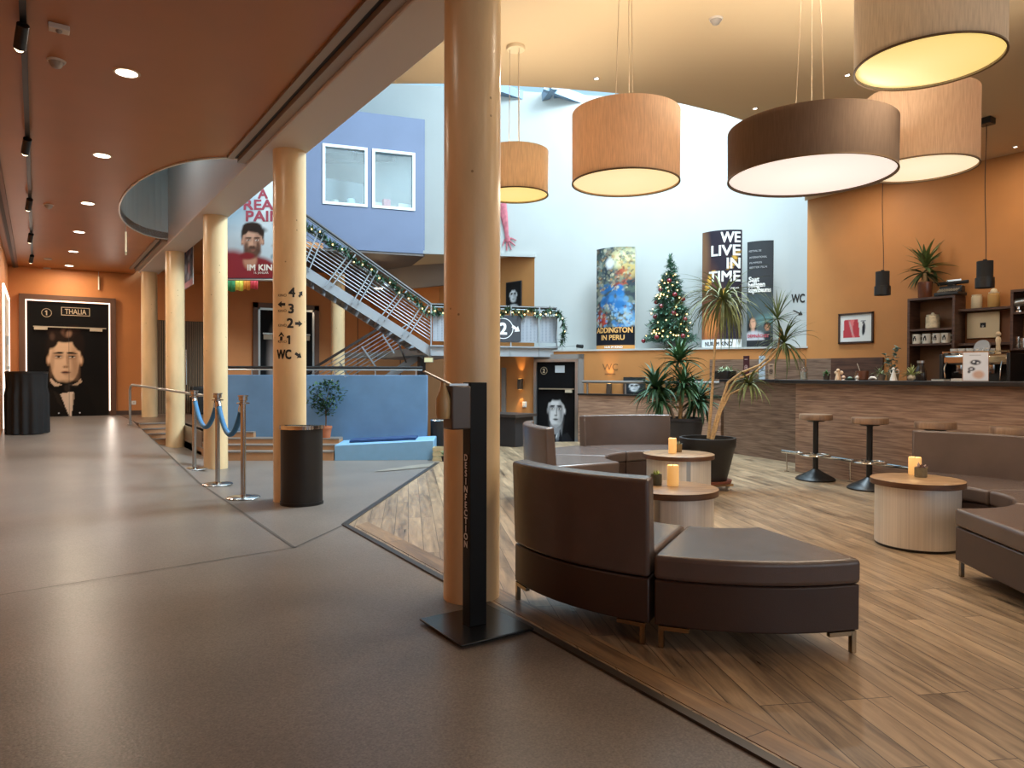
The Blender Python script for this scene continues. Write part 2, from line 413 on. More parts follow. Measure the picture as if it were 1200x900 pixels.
M_chrome = mat('chrome', 'd9d6d0', 0.12, metal=1.0)
M_black = mat('black_metal', '141313', 0.4)
M_blackm = mat('matt_black', '1b1a1a', 0.7)
M_steel = mat('galvanised_grey', '9fa6ad', 0.42, metal=0.35)
M_whitep = mat('white_enamel', 'e6e4de', 0.35)
M_leather = mat('brown_leather', '5e514c', 0.26, var=0.08, vscale=5, bump=0.12, bscale=220)
M_wenge = wood('wenge_panel', '7a5f50', 'b0917b', 0.42, (1.2, 1.2, 22), 2.6)
M_wengeh = wood('wenge_shelf', '3c251c', '5d4032', 0.45, (2, 2, 20), 2.0)
M_glass = glass_mat('clear_glass')

ZU = 0.32; ZC = 4.0; XW = 10.2
def sm(t): t = max(0, min(1, t)); return t*t*(3-2*t)
def zf(x, y):
    rt = sm((x-1.50)/0.10)
    up = ZU*max(0, min(1, (y-8.5)/6.5)); dn = -0.06*sm((y-7.2)/2.0)*sm((x-1.65)/0.3)
    return up*(1-rt)+dn*rt

# ------------------------------------------------------------------ floors
b = MB(); xs = [-0.47, 0.2, 0.8, 1.3, 1.5, 1.55, 1.6, 1.65, 1.8, 1.95, 2.2, 3, 4, 5, 6.0]; ys = [-4, 0, 3, 5]+[5.5+0.5*i for i in range(24)]+[17.6]
for y in ys:
    for x in xs: b.v.append((x, y, zf(x, y)))
n = len(xs)
for j in range(len(ys)-1):
    for i in range(n-1): b.f.append((j*n+i, j*n+i+1, (j+1)*n+i+1, (j+1)*n+i)); b.m.append(0)
struct(b.build('floor', M_conc), 'grey brown polished concrete floor of the corridor with a ramp at its end', 'floor')
def flat(name, poly, z, m, label, cat='floor', th=0.0):
    b = MB(); b.prism(poly, z-th if th else z-0.02, z, 0); return struct(b.build(name, m), label, cat)
def sheet(name, poly, m, label, cat='floor', dz=0.004):
    # thin covering that follows the floor
    b = MB(); vs = [(x, y, zf(x, y)+dz) for x, y in poly]; b.add(vs, [tuple(range(len(vs)))]); return struct(b.build(name, m), label, cat)
WA = (2.04, 5.46); WB = (1.70, -4.0); WC_ = (4.54, 8.59)
flat('floor_lounge', [WA, WB, (XW, -4), (XW, 6.6), (9.25, 7.6), (9.0, 8.0), (8.15, 10.0), (7.0, 10.5), (5.6, 9.9), WC_], 0.006, M_wood, 'weathered oak plank floor of the lounge')
def off(p, d): return (p[0]+d[0], p[1]+d[1])
b = MB(); b.prism([off(WA, (0.05, -0.12)), off(WB, (0.02, 0)), off(WB, (0.17, 0)), off(WA, (0.19, -0.03))], 0.004, 0.0085); struct(b.build('trim_1', M_woodb), 'oak border plank along the corridor edge of the lounge floor', 'trim')
b = MB(); b.prism([off(WA, (-0.02, 0)), off(WB, (-0.02, 0)), off(WB, (0.02, 0)), off(WA, (0.02, -0.04))], 0.0, 0.011); b.prism([off(WA, (-0.02, 0.0)), off(WA, (0.02, -0.04)), off(WC_, (0.02, 0)), off(WC_, (-0.02, 0.03))], -0.05, 0.012)
struct(b.build('trim_2', mat('floor_profile', '4e463f', 0.35, metal=0.6)), 'dark metal profile edging the plank floor', 'trim')
def jointline(a, c, w=0.012):
    b = MB(); N_ = 14; d = Vector((c[0]-a[0], c[1]-a[1])); L_ = d.length; d /= L_; p = Vector((-d.y, d.x))*w/2
    vs = []
    for i in range(N_+1):
        q = Vector(a)+d*L_*i/N_
        for s_ in (-1, 1): vs.append((q.x+p.x*s_, q.y+p.y*s_, zf(q.x+p.x*s_, q.y+p.y*s_)+0.003))
    b.add(vs, [(2*i, 2*i+1, 2*i+3, 2*i+2) for i in range(N_)]); return b
b = jointline((1.48, 4.92), (-0.45, 4.70), 0.010); struct(b.build('trim_3', mat('floor_joint', '4d4640', 0.5)), 'thin joint crossing the concrete floor of the corridor', 'trim')
b = jointline((1.48, 4.92), WA, 0.014); struct(b.build('trim_4', MATS['floor_joint']), 'thin joint between the corridor floor and the corner of the plank floor', 'trim')
b = jointline((1.48, 4.92), (1.51, 14.9), 0.022); struct(b.build('trim_5', MATS['floor_joint']), 'dark joint along the right edge of the ramp', 'trim')
arc = [G(*p) for p in ((438, 549), (455, 545.5), (480, 541.5), (508, 538.5), (524, 538), (524, 543), (508, 543), (480, 546), (455, 548.5))]
sheet('floor_arc', [(p.x, p.y) for p in arc], mat('worn_strip', '8f8576', .3, var=.2, vscale=6), 'narrow curved strip of plank floor in front of the blue bench', dz=0.008)
flat('floor_lower', [(5.9, 10.0), (10.6, 6.6), (11.5, 17.6), (5.9, 17.6)], -0.9, M_conc, 'sunken concrete floor in front of the second screen')

# ------------------------------------------------------------------ corridor shell
b = MB(); b.bb((-0.62, -4, -0.1), (-0.47, 17.75, 3.4)); struct(b.build('wall_left', M_ornge), 'orange painted wall at the left of the corridor', 'wall')
b = MB(); b.bb((-0.47, 17.6, -1), (11.5, 17.75, 5.0)); struct(b.build('wall_back', M_ornge), 'orange painted end wall of the corridor', 'wall')
b = MB(); b.bb((-0.62, -4.15, -0.1), (XW+.15, -4, .45)); b.bb((-0.62, -4.15, 3.3), (XW+.15, -4, 4.2)); b.bb((-0.62, -4.15, .45), (-0.45, -4, 3.3)); b.bb((8.2, -4.15, .45), (XW+.15, -4, 3.3)); struct(b.build('wall_front', M_orngl), 'ochre wall behind the viewer', 'wall')
b = MB(); b.bb((-0.45, -4.09, .45), (8.2, -4.07, 3.3)); struct(b.build('window_4', glass_mat('added_pane_glass', (0.9, 0.95, 1.0), 0.08)), 'added unseen glass pane behind the viewer', 'window')  # invented pane, backs the frontal fill lamp, never in view
NX, NY, NA, NB_ = 1.78, 10.12, 0.88, 2.56
arcp = [(NX-NA*sin(PI*i/28), NY-NB_*cos(PI*i/28)) for i in range(29)]
b = MB(); b.prism([(-0.47, -4), (1.78, -4)]+arcp+[(1.78, 17.6), (-0.47, 17.6)], 3.40, 3.50); struct(b.build('ceiling', M_brown), 'brown painted ceiling of the corridor with a rounded cut-out', 'ceiling')
b = MB()
for i in range(28):
    (x0, y0), (x1, y1) = arcp[i], arcp[i+1]
    b.add([(x0, y0, 3.385), (x1, y1, 3.385), (x1, y1, 4.9), (x0, y0, 4.9)], [(0, 1, 2, 3)])
    o0 = (NX+(x0-NX)*1.02, NY+(y0-NY)*1.012); o1 = (NX+(x1-NX)*1.02, NY+(y1-NY)*1.012)
    b.add([(x0, y0, 3.385), (x1, y1, 3.385), (*o1, 3.385), (*o0, 3.385), (*o1, 3.402), (*o0, 3.402)], [(3, 2, 1, 0), (3, 5, 4, 2)])
M_well = mat('satin_white', 'ccd4d2', 0.22, spec=0.6)
struct(b.build('wall_lightwell', M_well), 'white curved wall inside the rounded ceiling cut-out', 'wall')
b = MB(); b.bb((1.2, 10.6, 4.88), (1.8, 12.7, 4.95)); struct(b.build('ceiling_lightwell', M_greyw), 'grey ceiling patch at the top of the rounded light well', 'ceiling')
b = MB(); b.bb((1.78, -4, 3.32), (2.16, 16.7, 4.6)); struct(b.build('beam', M_soffit, bevel=0.01), 'long taupe beam running over the row of round columns', 'beam')
b = MB(); b.bb((1.60, -4, 3.375), (1.66, 7.55, 3.42)); b.bb((1.70, -4, 3.35), (1.785, 7.55, 3.42)); b.bb((1.60, 12.75, 3.375), (1.66, 16.6, 3.42)); b.bb((1.70, 12.75, 3.35), (1.785, 16.6, 3.42))
struct(b.build('trim_6', mat('taupe_trim', '94877c', 0.5)), 'taupe ceiling trim along the beam', 'trim')
b = MB(); b.bb((1.66, -4, 3.393), (1.70, 7.55, 3.41)); b.bb((1.66, 12.75, 3.393), (1.70, 16.6, 3.41)); struct(b.build('trim_7', M_dark), 'black shadow gap between ceiling and beam', 'trim')
b = MB(); b.bb((-0.40, 2, 3.37), (-0.30, 17.6, 3.405)); struct(b.build('trim_8', mat('trim_brown', '6a4028', 0.5)), 'brown ceiling trim along the left wall', 'trim')
b = MB(); b.bb((-0.385, 2, 3.362), (-0.345, 17.6, 3.372)); struct(b.build('trim_9', M_dark), 'dark slot in the ceiling trim by the left wall', 'trim')
b = MB(); b.bb((1.15, 17.57, ZU), (2.6, 17.6, ZU+0.09)); struct(b.build('baseboard_back', mat('dark_base', '4a3326', 0.5)), 'dark brown baseboard on the end wall right of the first door', 'baseboard')
b = MB(); b.bb((-0.47, 2, 0), (-0.45, 14.2, 0.09)); struct(b.build('baseboard_left', MATS['dark_base']), 'dark baseboard at the foot of the left wall', 'baseboard')

# ------------------------------------------------------------------ upper lobby: steps, landing, blue half wall
ST = Vector((0.85, -0.527)); SN = Vector((0.527, 0.85)); BW = Vector((3.96, 10.71)); BWn = SN
def bwp(s, o, z=None):
    p = BW+ST*s+SN*o; return (p.x, p.y) if z is None else (p.x, p.y, z)
def s_at(u, o):      # parameter along the blue wall line seen at picture column u
    r = ray(u, 450); q = BW+SN*o; return (q.x*r.y-q.y*r.x)/(ST.y*r.x-ST.x*r.y)
sR = s_at(500.5, 0); sL = s_at(240, 0); sB = s_at(392, -0.6); s297 = s_at(297, -0.11)
def xcut(o, x=1.52):      # parameter where the offset line meets the ramp edge
    q = BW+SN*o; return (x-q.x)/ST.x
risers = [(-0.66, 0.075), (-0.46, 0.155), (-0.27, 0.235), (-0.11, ZU)]
M_step = mat('tan_riser', 'b08763', 0.6, var=0.06); M_tread = mat('tread_stone', '7d766f', 0.4, var=0.06)
for i, (o_, zt) in enumerate(risers):
    r_ = MB(); e = s297 if i == 3 else sB+(0.0 if i < 2 else 0.0); z0 = -0.08
    x0 = xcut(o_); o2 = 0.0 if i < 3 else 0.0
    far = 0.02 if i < 3 else 0.02
    XS = 2.13+.012*i; x0 = xcut(o_, XS); YK = 13.8+.16*i; xf = bwp(xcut(far, 2.22+.006*i), far)
    r_.prism([bwp(x0, o_), bwp(e, o_), bwp(e, far), xf, (2.22+.006*i, 14.6), (1.52+.004*i, 14.6), (1.52+.004*i, YK), (XS, YK)], z0, zt-0.018, 0)
    r_.prism([bwp(x0, o_-0.012), bwp(e, o_-0.012), bwp(e, far), xf, (2.22+.006*i, 14.6), (1.52+.004*i, 14.6), (1.52+.004*i, YK-.012), (XS, YK-.012)], zt-0.018, zt, 1)
    struct(r_.build('step', [M_step, M_tread]), ['lowest tan step beside the blue bench', 'second tan step up from the grey floor', 'third tan step that carries the potted shrub', 'topmost tan step at the foot of the blue half wall'][i], 'step')
b = MB(); b.prism([(1.52, 14.5), (2.13, 14.5), bwp(xcut(.02, 2.13), .02), bwp(sL, 0.02), bwp(sL, 0.14), bwp(sR, 0.14), (5.9, 12.4), (5.9, 17.6), (1.52, 17.6)], -0.1, ZU); struct(b.build('floor_upper', mat('lobby_floor', '6d5a4b', 0.35, var=0.06)), 'raised brown floor in front of the slatted doors', 'floor')
b = MB(); b.prism([bwp(sL, 0), bwp(sR, 0), bwp(sR, 0.14), bwp(sL, 0.14)], -0.08, 1.2); struct(b.build('wall_blue', M_slate, bevel=0.006), 'slate blue half wall behind the bench', 'wall')
b = MB(); b.bb((2.16, 12.7, 3.5), (4.35, 17.6, 3.6)); struct(b.build('ceiling_upper', M_brown), 'brown lobby ceiling above the slatted doors', 'ceiling')

# ------------------------------------------------------------------ columns
M_col = mat('cast_concrete_column', 'e2c496', 0.30, var=0.14, vscale=2.6, bump=0.08, bscale=40, stretch=(1.6, 1.6, 0.5))
def _pits():
    nt = M_col.node_tree; N = nt.nodes; L = nt.links; b = N['Principled BSDF']
    tc = N.new('ShaderNodeTexCoord'); v = N.new('ShaderNodeTexVoronoi'); v.inputs['Scale'].default_value = 7
    L.new(tc.outputs['Object'], v.inputs['Vector'])
    r = N.new('ShaderNodeValToRGB'); r.color_ramp.elements[0].position = 0.035; r.color_ramp.elements[1].position = 0.06; r.color_ramp.elements[0].color = (0.3, 0.26, 0.2, 1)
    L.new(v.outputs['Distance'], r.inputs[0]); src = b.inputs['Base Color'].links[0].from_socket
    mx = N.new('ShaderNodeMix'); mx.data_type = 'RGBA'; mx.blend_type = 'MULTIPLY'; mx.inputs['Factor'].default_value = 0.8
    L.new(src, mx.inputs[6]); L.new(r.outputs[0], mx.inputs[7]); L.new(mx.outputs[2], b.inputs['Base Color'])
_pits()
CXS = [1.955, 2.01, 2.0, 2.0, 1.955]; CYS = [3.31, 6.82, 10.15, 13.5, 16.5]; CR = 0.152
clab = ['thick round concrete column beside the sanitiser stand, nearest of the row', 'round concrete column carrying the screen directions, behind the black bin', 'round concrete column just behind the rope barrier, third of the row',
        'pale round column between the handrail and the rope barrier', 'last round column of the row, standing on the raised floor']
cols = []
for i, y in enumerate(CYS):
    zb = ZU if i == 4 else -0.08; zt = 3.32
    b = MB(); b.lathe([(CR, zb), (CR, 1.0), (CR, 2.2), (CR, zt)], n=48)
    o = tag(b.build('column', M_col, loc=(CXS[i], y, 0)), clab[i], 'column', 'round columns under the beam', 'thing'); cols.append(o)
p = D(396, 440, 16.2); b = MB(); b.lathe([(CR, -0.2), (CR, 3.5)], n=40)
tag(b.build('column', M_col, loc=(p.x, p.y, 0)), 'round column standing behind the lower stair flight', 'column', None, 'thing')

# painted directions on the second column
def col_fn(cx, cy, u_c, zc, r):
    a0 = math.atan2(-cy, -cx)
    def fn(x, y): 
        a = a0+x/r; return (cx+r*cos(a), cy+r*sin(a), zc+y)
    return fn
M_ink = mat('black_paint', '1d1712', 0.6)
CX = CXS[1]; c2y = CYS[1]; c2d = CX*Fv.x+c2y*Fv.y
def zpx(v, dep=c2d-0.13): return D(338, v, dep).z
b = MB(); rr = CR+0.002; mpp = (c2d-0.13)/FPX
def cfn(uoff, v): 
    f0 = col_fn(CX, c2y, 0, zpx(v), rr)
    k = math.asin(max(-0.97, min(0.97, uoff*mpp/rr)))
    return lambda x, y: f0(x+k*rr, y)
def ctext(s, u, v, hpx, bold=0.01): b.text(s, hpx*mpp*1.38, cfn(u-338.5, v), 0, bold, 'c')
def carrow(u, v, ang, s=9):
    pts = [(-1, .33), (-.1, .33), (-.1, .8), (1, 0), (-.1, -.8), (-.1, -.33), (-1, -.33)]
    f0 = cfn(u-338.5, v); k = s*mpp/1.0
    q = [(x*cos(ang)-y*sin(ang), x*sin(ang)+y*cos(ang)) for x, y in pts]
    b.add([f0(x*k*.62, y*k*.62) for x, y in q], [(0, 1, 5, 6), (2, 3, 4), (1, 2, 4, 5)])
rows = [[('4', 341, 348, 11, .006), ('KINO', 330, 348, 3.2, 0.0), (351, 344, rad(55), 7)], [('3', 340, 367, 11, .006), ('KINO', 330, 366, 3.2, 0.0), (329, 357, PI, 8)], [('2', 339, 384, 11, .006), ('KINO', 330, 383, 3.2, 0.0), (349, 379, 0, 8)], [('1', 338, 403, 10, .006), ('KINO', 330, 402, 3.2, 0.0), (329, 394, PI/2, 8)], [('WC', 331.5, 420.5, 11, .005), (348.5, 416.5, rad(-32), 8)]]
for k, row in enumerate(rows):
    b = MB()
    for it in row:
        if len(it) == 4: carrow(*it)
        elif it[0] == 'WC': b.text('WC', 11*mpp*1.38, cfn(it[1]-338.5, it[2]), 0, .005, 'c', 17*mpp)
        else: ctext(*it)
    b.v = [(x-CX, y-c2y, z) for x, y, z in b.v]
    b.build('direction_lettering', M_ink, cols[1])['label'] = 'black painted direction to ' + ['screen 4', 'screen 3', 'screen 2', 'screen 1', 'the WC'][k]

# ------------------------------------------------------------------ lounge ceiling and atrium
curve = [(2.16, 6.85), (2.5, 6.6), (2.85, 6.34), (3.29, 6.04), (3.76, 5.77), (4.2, 5.55), (4.77, 5.31), (5.16, 5.2), (5.54, 5.13), (6.1, 5.08), (6.6, 5.09), (7.2, 5.2), (7.8, 5.4), (8.5, 5.75), (9.3, 6.25), (10.2, 6.85)]
b = MB(); b.prism([(2.16, -4)]+curve+[(XW, -4)], ZC, ZC+0.12) if False else b.prism(list(reversed(curve))+[(2.16, -4), (XW, -4)], ZC, ZC+0.12)
struct(b.build('ceiling_lounge', M_beige), 'beige lounge ceiling with a curved edge towards the atrium', 'ceiling')
b = MB()
for i in range(len(curve)-1):
    (x0, y0), (x1, y1) = curve[i], curve[i+1]; b.add([(x0, y0, ZC+0.01), (x1, y1, ZC+0.01), (x1, y1, 8.6), (x0, y0, 8.6)], [(0, 1, 2, 3)])
struct(b.build('wall_atrium', M_white), 'white curved wall of the atrium above the lounge ceiling', 'wall')
b = MB(); b.bb((XW, -4.1, -0.1), (XW+0.15, 6.8, ZC+0.1)); struct(b.build('wall_right', M_orngl), 'ochre wall behind the bar', 'wall')
b = MB(); b.bb((2.0, 5.2, 4.6), (2.14, 17.6, 8.6)); struct(b.build('wall_gallery', M_white), 'white upper wall above the beam', 'wall')

L0 = Vector((10.2, 6.8)); TL = Vector((-0.494, 0.8695)); LN = Vector((0.8695, 0.494)); RZL = hd((-TL.x, -TL.y))
def lp(s, o=0.0, z=None):
    p = L0+TL*s+LN*o; return (p.x, p.y) if z is None else Vector((p.x, p.y, z))
def ls(u, o=0.0):
    r = ray(u, 450); q = L0+LN*o; return (q.x*r.y-q.y*r.x)/(TL.y*r.x-TL.x*r.y)
def lz(u, v, o=0.0):
    p = PL(u, v, (*lp(0, o), 0), (LN.x, LN.y, 0)); return p.z
ZL = 1.68; WO = 0.7
sD0 = ls(678, 0); sD1 = ls(627, 0); sU = ls(586, 0)
b = MB()
b.prism([lp(0, 0), lp(0, 0.12), lp(sU, 0.12), lp(sU, 0)], -1.0, ZL-0.03); struct(b.build('wall_ledge', M_orngl), 'ochre wall below the white ledge', 'wall')
b = MB(); b.prism([lp(-0.02, -0.02), lp(-0.02, WO+.05), lp(ls(590), WO+.05), lp(ls(590), -0.02)], ZL-0.03, ZL); struct(b.build('ledge', M_white), 'white ledge that carries the posters and the fir tree', 'ledge')
b = MB(); s6 = ls(626, WO); sE = s6+9
def wtop(s): 
    a, c = ls(682, WO), ls(600, WO); return 6.62+(6.97-6.62)*(s-a)/(c-a)
sx = -2.2
def wallpiece(b, s0, s1, z0, zt0, zt1):
    P = [lp(s0, WO, z0), lp(s1, WO, z0), lp(s1, WO, zt1), lp(s0, WO, zt0)]; Q = [p+Vector((LN.x, LN.y, 0))*0.15 for p in P]
    b.add(P+Q, [(0, 3, 2, 1), (4, 5, 6, 7), (0, 1, 5, 4), (1, 2, 6, 5), (2, 3, 7, 6), (3, 0, 4, 7)])
wallpiece(b, sx, s6, ZL, wtop(sx), wtop(s6)); zt6, zt5 = 3.60, 3.86
def zbot(s): return zt6+(zt5-zt6)*(s-s6)/(ls(497, WO)-s6)
P = [lp(s6, WO, zbot(s6)), lp(sE, WO, zbot(sE)), lp(sE, WO, wtop(sE)), lp(s6, WO, wtop(s6))]; Q = [p+Vector((LN.x, LN.y, 0))*0.15 for p in P]
b.add(P+Q, [(0, 3, 2, 1), (4, 5, 6, 7), (0, 1, 5, 4), (1, 2, 6, 5), (2, 3, 7, 6), (3, 0, 4, 7)])
struct(b.build('wall_white', M_white), 'tall white atrium wall behind the posters', 'wall')
b = MB(); P0 = lp(s6, WO, 0)
b.beam(lp(s6-.03, WO+.0, zbot(s6)), lp(sE, WO+.0, zbot(sE)), .06, .07); struct(b.build('trim_10', M_white), 'white edge above the gallery recess', 'trim')
# recess behind the stair landing
SW = Vector((-0.12, 0.993)); q0 = Vector(lp(s6, WO)); q1 = q0+SW*3.4
b = MB(); b.prism([(q0.x, q0.y), (q0.x+.12, q0.y+.05), (q1.x+.12, q1.y), (q1.x, q1.y)], 1.70, 3.86); struct(b.build('wall_recess', M_orngl), 'ochre side wall of the gallery recess', 'wall')
b = MB(); b.add([lp(s6-.2, WO+.1, zbot(s6)+.03), lp(sE-1, WO+.1, zbot(sE-1)+.03), lp(sE-1, 5.5, zbot(sE-1)+.03), Vector((q1.x+.2, q1.y+.2, zbot(s6)+.03))], [(0, 3, 2, 1)]); struct(b.build('ceiling_recess', M_beige), 'beige ceiling of the gallery recess', 'ceiling')
b = MB(); e1 = Vector(lp(sE-1, 2.6)); e2 = Vector((q1.x, q1.y))-Vector((LN.x, LN.y))*0.9
b.prism([(q1.x, q1.y-1.2), (q1.x, q1.y-.95), (e1.x, e1.y+.25), (e1.x, e1.y)], 3.25, 3.86); struct(b.build('beam_recess', M_greyw), 'grey bulkhead beam at the back of the gallery recess', 'beam')
b = MB(); b.prism([(q1.x, q1.y-.1), (q1.x, q1.y+.1), (e1.x+.6, e1.y+1.5), (e1.x+.6, e1.y+1.3)], 1.7, 3.86); struct(b.build('wall_gallery_back', M_ornge), 'orange back wall of the gallery recess', 'wall')
b = MB(); b.prism([lp(s6-1.3, WO+.16), lp(s6+5, WO+.16), lp(s6+5, 4.5), (q1.x+.3, q1.y+.3)], 1.60, 1.72); struct(b.build('floor_gallery', M_conc), 'floor slab of the gallery recess', 'floor')
# blue office box
BR = D(497.5, 440, 15.4); BT = Vector((0.968, -0.252)); BNn = Vector((0.252, 0.968))
def bx_(s, o=0): return (BR.x-BT.x*s+BNn.x*o, BR.y-BT.y*s+BNn.y*o)
def bxs(u):
    r = ray(u, 450); return (BR.x*r.y-BR.y*r.x)/(BT.x*r.y-BT.y*r.x)
def bxz(u, v): return PL(u, v, (BR.x, BR.y, 0), (BNn.x, BNn.y, 0)).z
zb0 = bxz(497, 297.5); zb1 = bxz(497, 140)
wins = [(378, 168, 239, 430.5, 174, 243), (436, 174, 243, 486, 179, 248)]
wz0 = bxz(405, 241); wz1 = bxz(405, 171)
ws = [(bxs(378), bxs(430.5)), (bxs(436), bxs(486))]
b = MB()
def bq(b, s0, s1, z0, z1, o0=0, o1=0.12, mi=0): b.prism([bx_(s0, o0), bx_(s1, o0), bx_(s1, o1), bx_(s0, o1)], z0, z1, mi)
SL = bxs(300)
bq(b, 0, ws[1][1], zb0, zb1); bq(b, ws[1][1], ws[1][0], zb0, wz0); bq(b, ws[1][1], ws[1][0], wz1, zb1); bq(b, ws[1][0], ws[0][1], zb0, zb1)
bq(b, ws[0][1], ws[0][0], zb0, wz0); bq(b, ws[0][1], ws[0][0], wz1, zb1); bq(b, ws[0][0], SL, zb0, zb1)
bq(b, 0, SL, zb0, zb0+0.1, 0.1, 3.0); bq(b, 0, SL, zb1-.1, zb1, 0.1, 3.0); bq(b, 0, 0.1, zb0, zb1, 0.1, 3.0)
struct(b.build('wall_office', M_blue), 'blue grey office box hanging above the stair', 'wall')
b = MB(); bq(b, 0, SL, zb0-0.05, zb0-0.003, 0.02, 3.3); struct(b.build('ceiling_office', mat('dark_soffit', '5d534f', 0.6)), 'dark soffit under the blue office box', 'ceiling')
b = MB(); bq(b, 0.15, SL, zb0+.1, zb1-.1, 2.8, 2.9); struct(b.build('wall_office_back', mat('office_wall', 'aaa59b', 0.8)), 'pale back wall inside the office', 'wall')
M_wf = mat('white_window_frame', 'e9eff0', 0.4)
for i, (s0, s1) in enumerate(ws):
    w = thing('window_%d' % (i+1), ['white framed square window at the left of the office box', 'white framed square window at the right of the office box'][i], 'window', (0, 0, 0), 0, None, 'structure')
    f = MB(); t = 0.055; o0, o1 = -0.03, 0.1
    bq(f, s1, s0, wz1-t, wz1, o0, o1); bq(f, s1, s0, wz0, wz0+t, o0, o1); bq(f, s1, s1+t, wz0+t, wz1-t, o0, o1); bq(f, s0-t, s0, wz0+t, wz1-t, o0, o1); f.build('window_frame', M_wf, w)
    f = MB(); bq(f, s1+t, s0-t, wz0+t, wz1-t, 0.04, 0.046); f.build('pane', glass_mat('window_glass', (0.85, 0.92, 0.95), 0.16), w)
# interior of the office: exposed roof joists and things on the sill
M_joist = mat('office_joist', '6b5f57', 0.7)
for k in range(5):
    b = MB(); s_ = ws[1][1]+0.05+k*0.42; a = Vector((*bx_(s_-0.5, 0.35), zb1-0.75-0.02*k)); c = Vector((*bx_(s_+1.5, 2.7), zb1-0.35-0.02*k)); b.beam(a, c, 0.1, 0.14); struct(b.build('beam_office', M_joist), 'grey roof joist seen through the office windows', 'beam')['group'] = 'office roof joists'
M_cup = mat('pale_enamel', 'd8e2e4', 0.3)
def off_item(u, v0, v1, w, m, name, label, cat, o=0.25, shape='box'):
    s_ = bxs(u); z0 = wz0+0.056; z1 = bxz(u, v1); p = bx_(s_, o); h_ = max(0.06, z1-z0)
    b = MB()
    if shape == 'box': b.box((0, 0, h_/2), (w, w*.5, h_)); b.box((0, 0, h_+.004), (w*.8, w*.4, 0.008))
    else: b.lathe([(w*.42, 0), (w*.5, h_*.2), (w*.5, h_*.95), (w*.42, h_)], n=18)
    return tag(b.build(name, m, loc=(p[0], p[1], z0)) if True else None, label, cat)
b = MB(); bq(b, 0.2, SL, wz0-0.05, wz0+0.055, 0.12, 0.6); struct(b.build('sill_office', M_whitep), 'white inner sill behind the office windows', 'sill')
off_item(413, 240, 230, 0.17, M_cup, 'mug', 'pale mug on the sill behind the left office window', 'mug', shape='l')
off_item(394, 240, 231, 0.14, mat('cream', 'c9c1ae', .6), 'paper_cup', 'cream cup at the left end of the office sill', 'cup', shape='l')
off_item(446, 244, 234, 0.34, M_cup, 'storage_box', 'pale flat box on the sill behind the right office window', 'box', o=.36)
off_item(455, 245, 231, 0.16, mat('coral', 'cf5a63', .5), 'gift_box', 'coral red box on the sill behind the right office window', 'box')
off_item(463, 245, 239, 0.13, M_whitep, 'mug', 'small white mug beside the coral box on the office sill', 'mug', shape='l')
off_item(476, 246, 237, 0.34, M_whitep, 'storage_tub', 'white tub at the right end of the office sill', 'box')
b = MB(); s_ = bxs(407); b.box((0, 0, 0.25), (0.95, 0.05, 0.5)); b.box((0, 0.08, -0.14), (0.3, 0.16, 0.3)); p = bx_(s_, 0.9); 
tag(b.build('computer_screen', mat('screen_grey', '5d6566', .4), loc=(p[0], p[1], wz0+0.25)), 'dark grey monitor inside the office, behind the left window', 'monitor')
b = MB(); p = bx_(bxs(478.5), 1.0); b.box((0, 0, 0.75), (0.42, 0.05, 1.7)); tag(b.build('wall_poster', mat('pale_poster', 'b5a5a8', .7, var=.35, vscale=6), loc=(p[0], p[1], wz0)), 'tall pale printed banner inside the office, behind the right window', 'poster')

# glass roof
gp1 = lp(ls(600, WO), WO, wtop(ls(600, WO))); gp2 = lp(ls(682, WO), WO, wtop(ls(682, WO))); inn = Vector((-LN.x, -LN.y, 0.30)); inn.normalize()
gn = (gp2-gp1).cross(inn); gn.normalize()
def gl(u, v): return PL(u, v, gp1, gn)
b = MB(); e_ = (gp1-gp2).normalized(); A = gp2-e_*5-inn*0.3; Bq = gp1+e_*7-inn*0.3
b.add([A, Bq, Bq+inn*9.5, A+inn*9.5], [(0, 1, 2, 3)]); struct(b.build('window_3', glass_mat('roof_glass', (0.80, 0.93, 1.0), 0.06)), 'glass roof over the atrium', 'window')
sk = thing('roof_truss', 'blue grey steel truss under the glass roof', 'truss', (0, 0, 0)); dn = Vector((0, 0, -0.06))
for (a, c, w) in (((590, 101), (633, 116), .12), ((645, 102), (633, 117), .12), ((655, 103.5), (697, 119), .12), ((575, 99), (600, 109), .10), ((633, 116), (662, 106), .05)):
    p, q = gl(*a)+dn, gl(*c)+dn; d = (q-p); b = MB(); b.beam(p-d*.4 if w > .06 else p, q, w, w*1.4); b.build('truss_bar', mat('truss_blue', '7d93a8', .4, metal=.2), sk)

# ------------------------------------------------------------------ pendant lamps over the lounge
def soft_emit(name, c0, c1, s):
    m = bpy.data.materials.new(name); m.use_nodes = True; nt = m.node_tree; N = nt.nodes; L = nt.links
    b = N['Principled BSDF']; b.inputs['Base Color'].default_value = (0.8, 0.75, 0.65, 1); b.inputs['Roughness'].default_value = 0.8
    tc = N.new('ShaderNodeTexCoord'); gr = N.new('ShaderNodeTexGradient'); gr.gradient_type = 'SPHERICAL'; mp = N.new('ShaderNodeMapping'); mp.inputs['Scale'].default_value = (1.3, 1.3, 1.3)
    L.new(tc.outputs['Object'], mp.inputs[0]); L.new(mp.outputs[0], gr.inputs[0]); r = N.new('ShaderNodeValToRGB')
    r.color_ramp.elements[0].color = (*hx(c1), 1); r.color_ramp.elements[1].color = (*hx(c0), 1); L.new(gr.outputs[0], r.inputs[0])
    L.new(r.outputs[0], b.inputs['Emission Color']); b.inputs['Emission Strength'].default_value = s; MATS[name] = m; return m
M_cord = mat('pale_cord', 'cbb79a', 0.5)
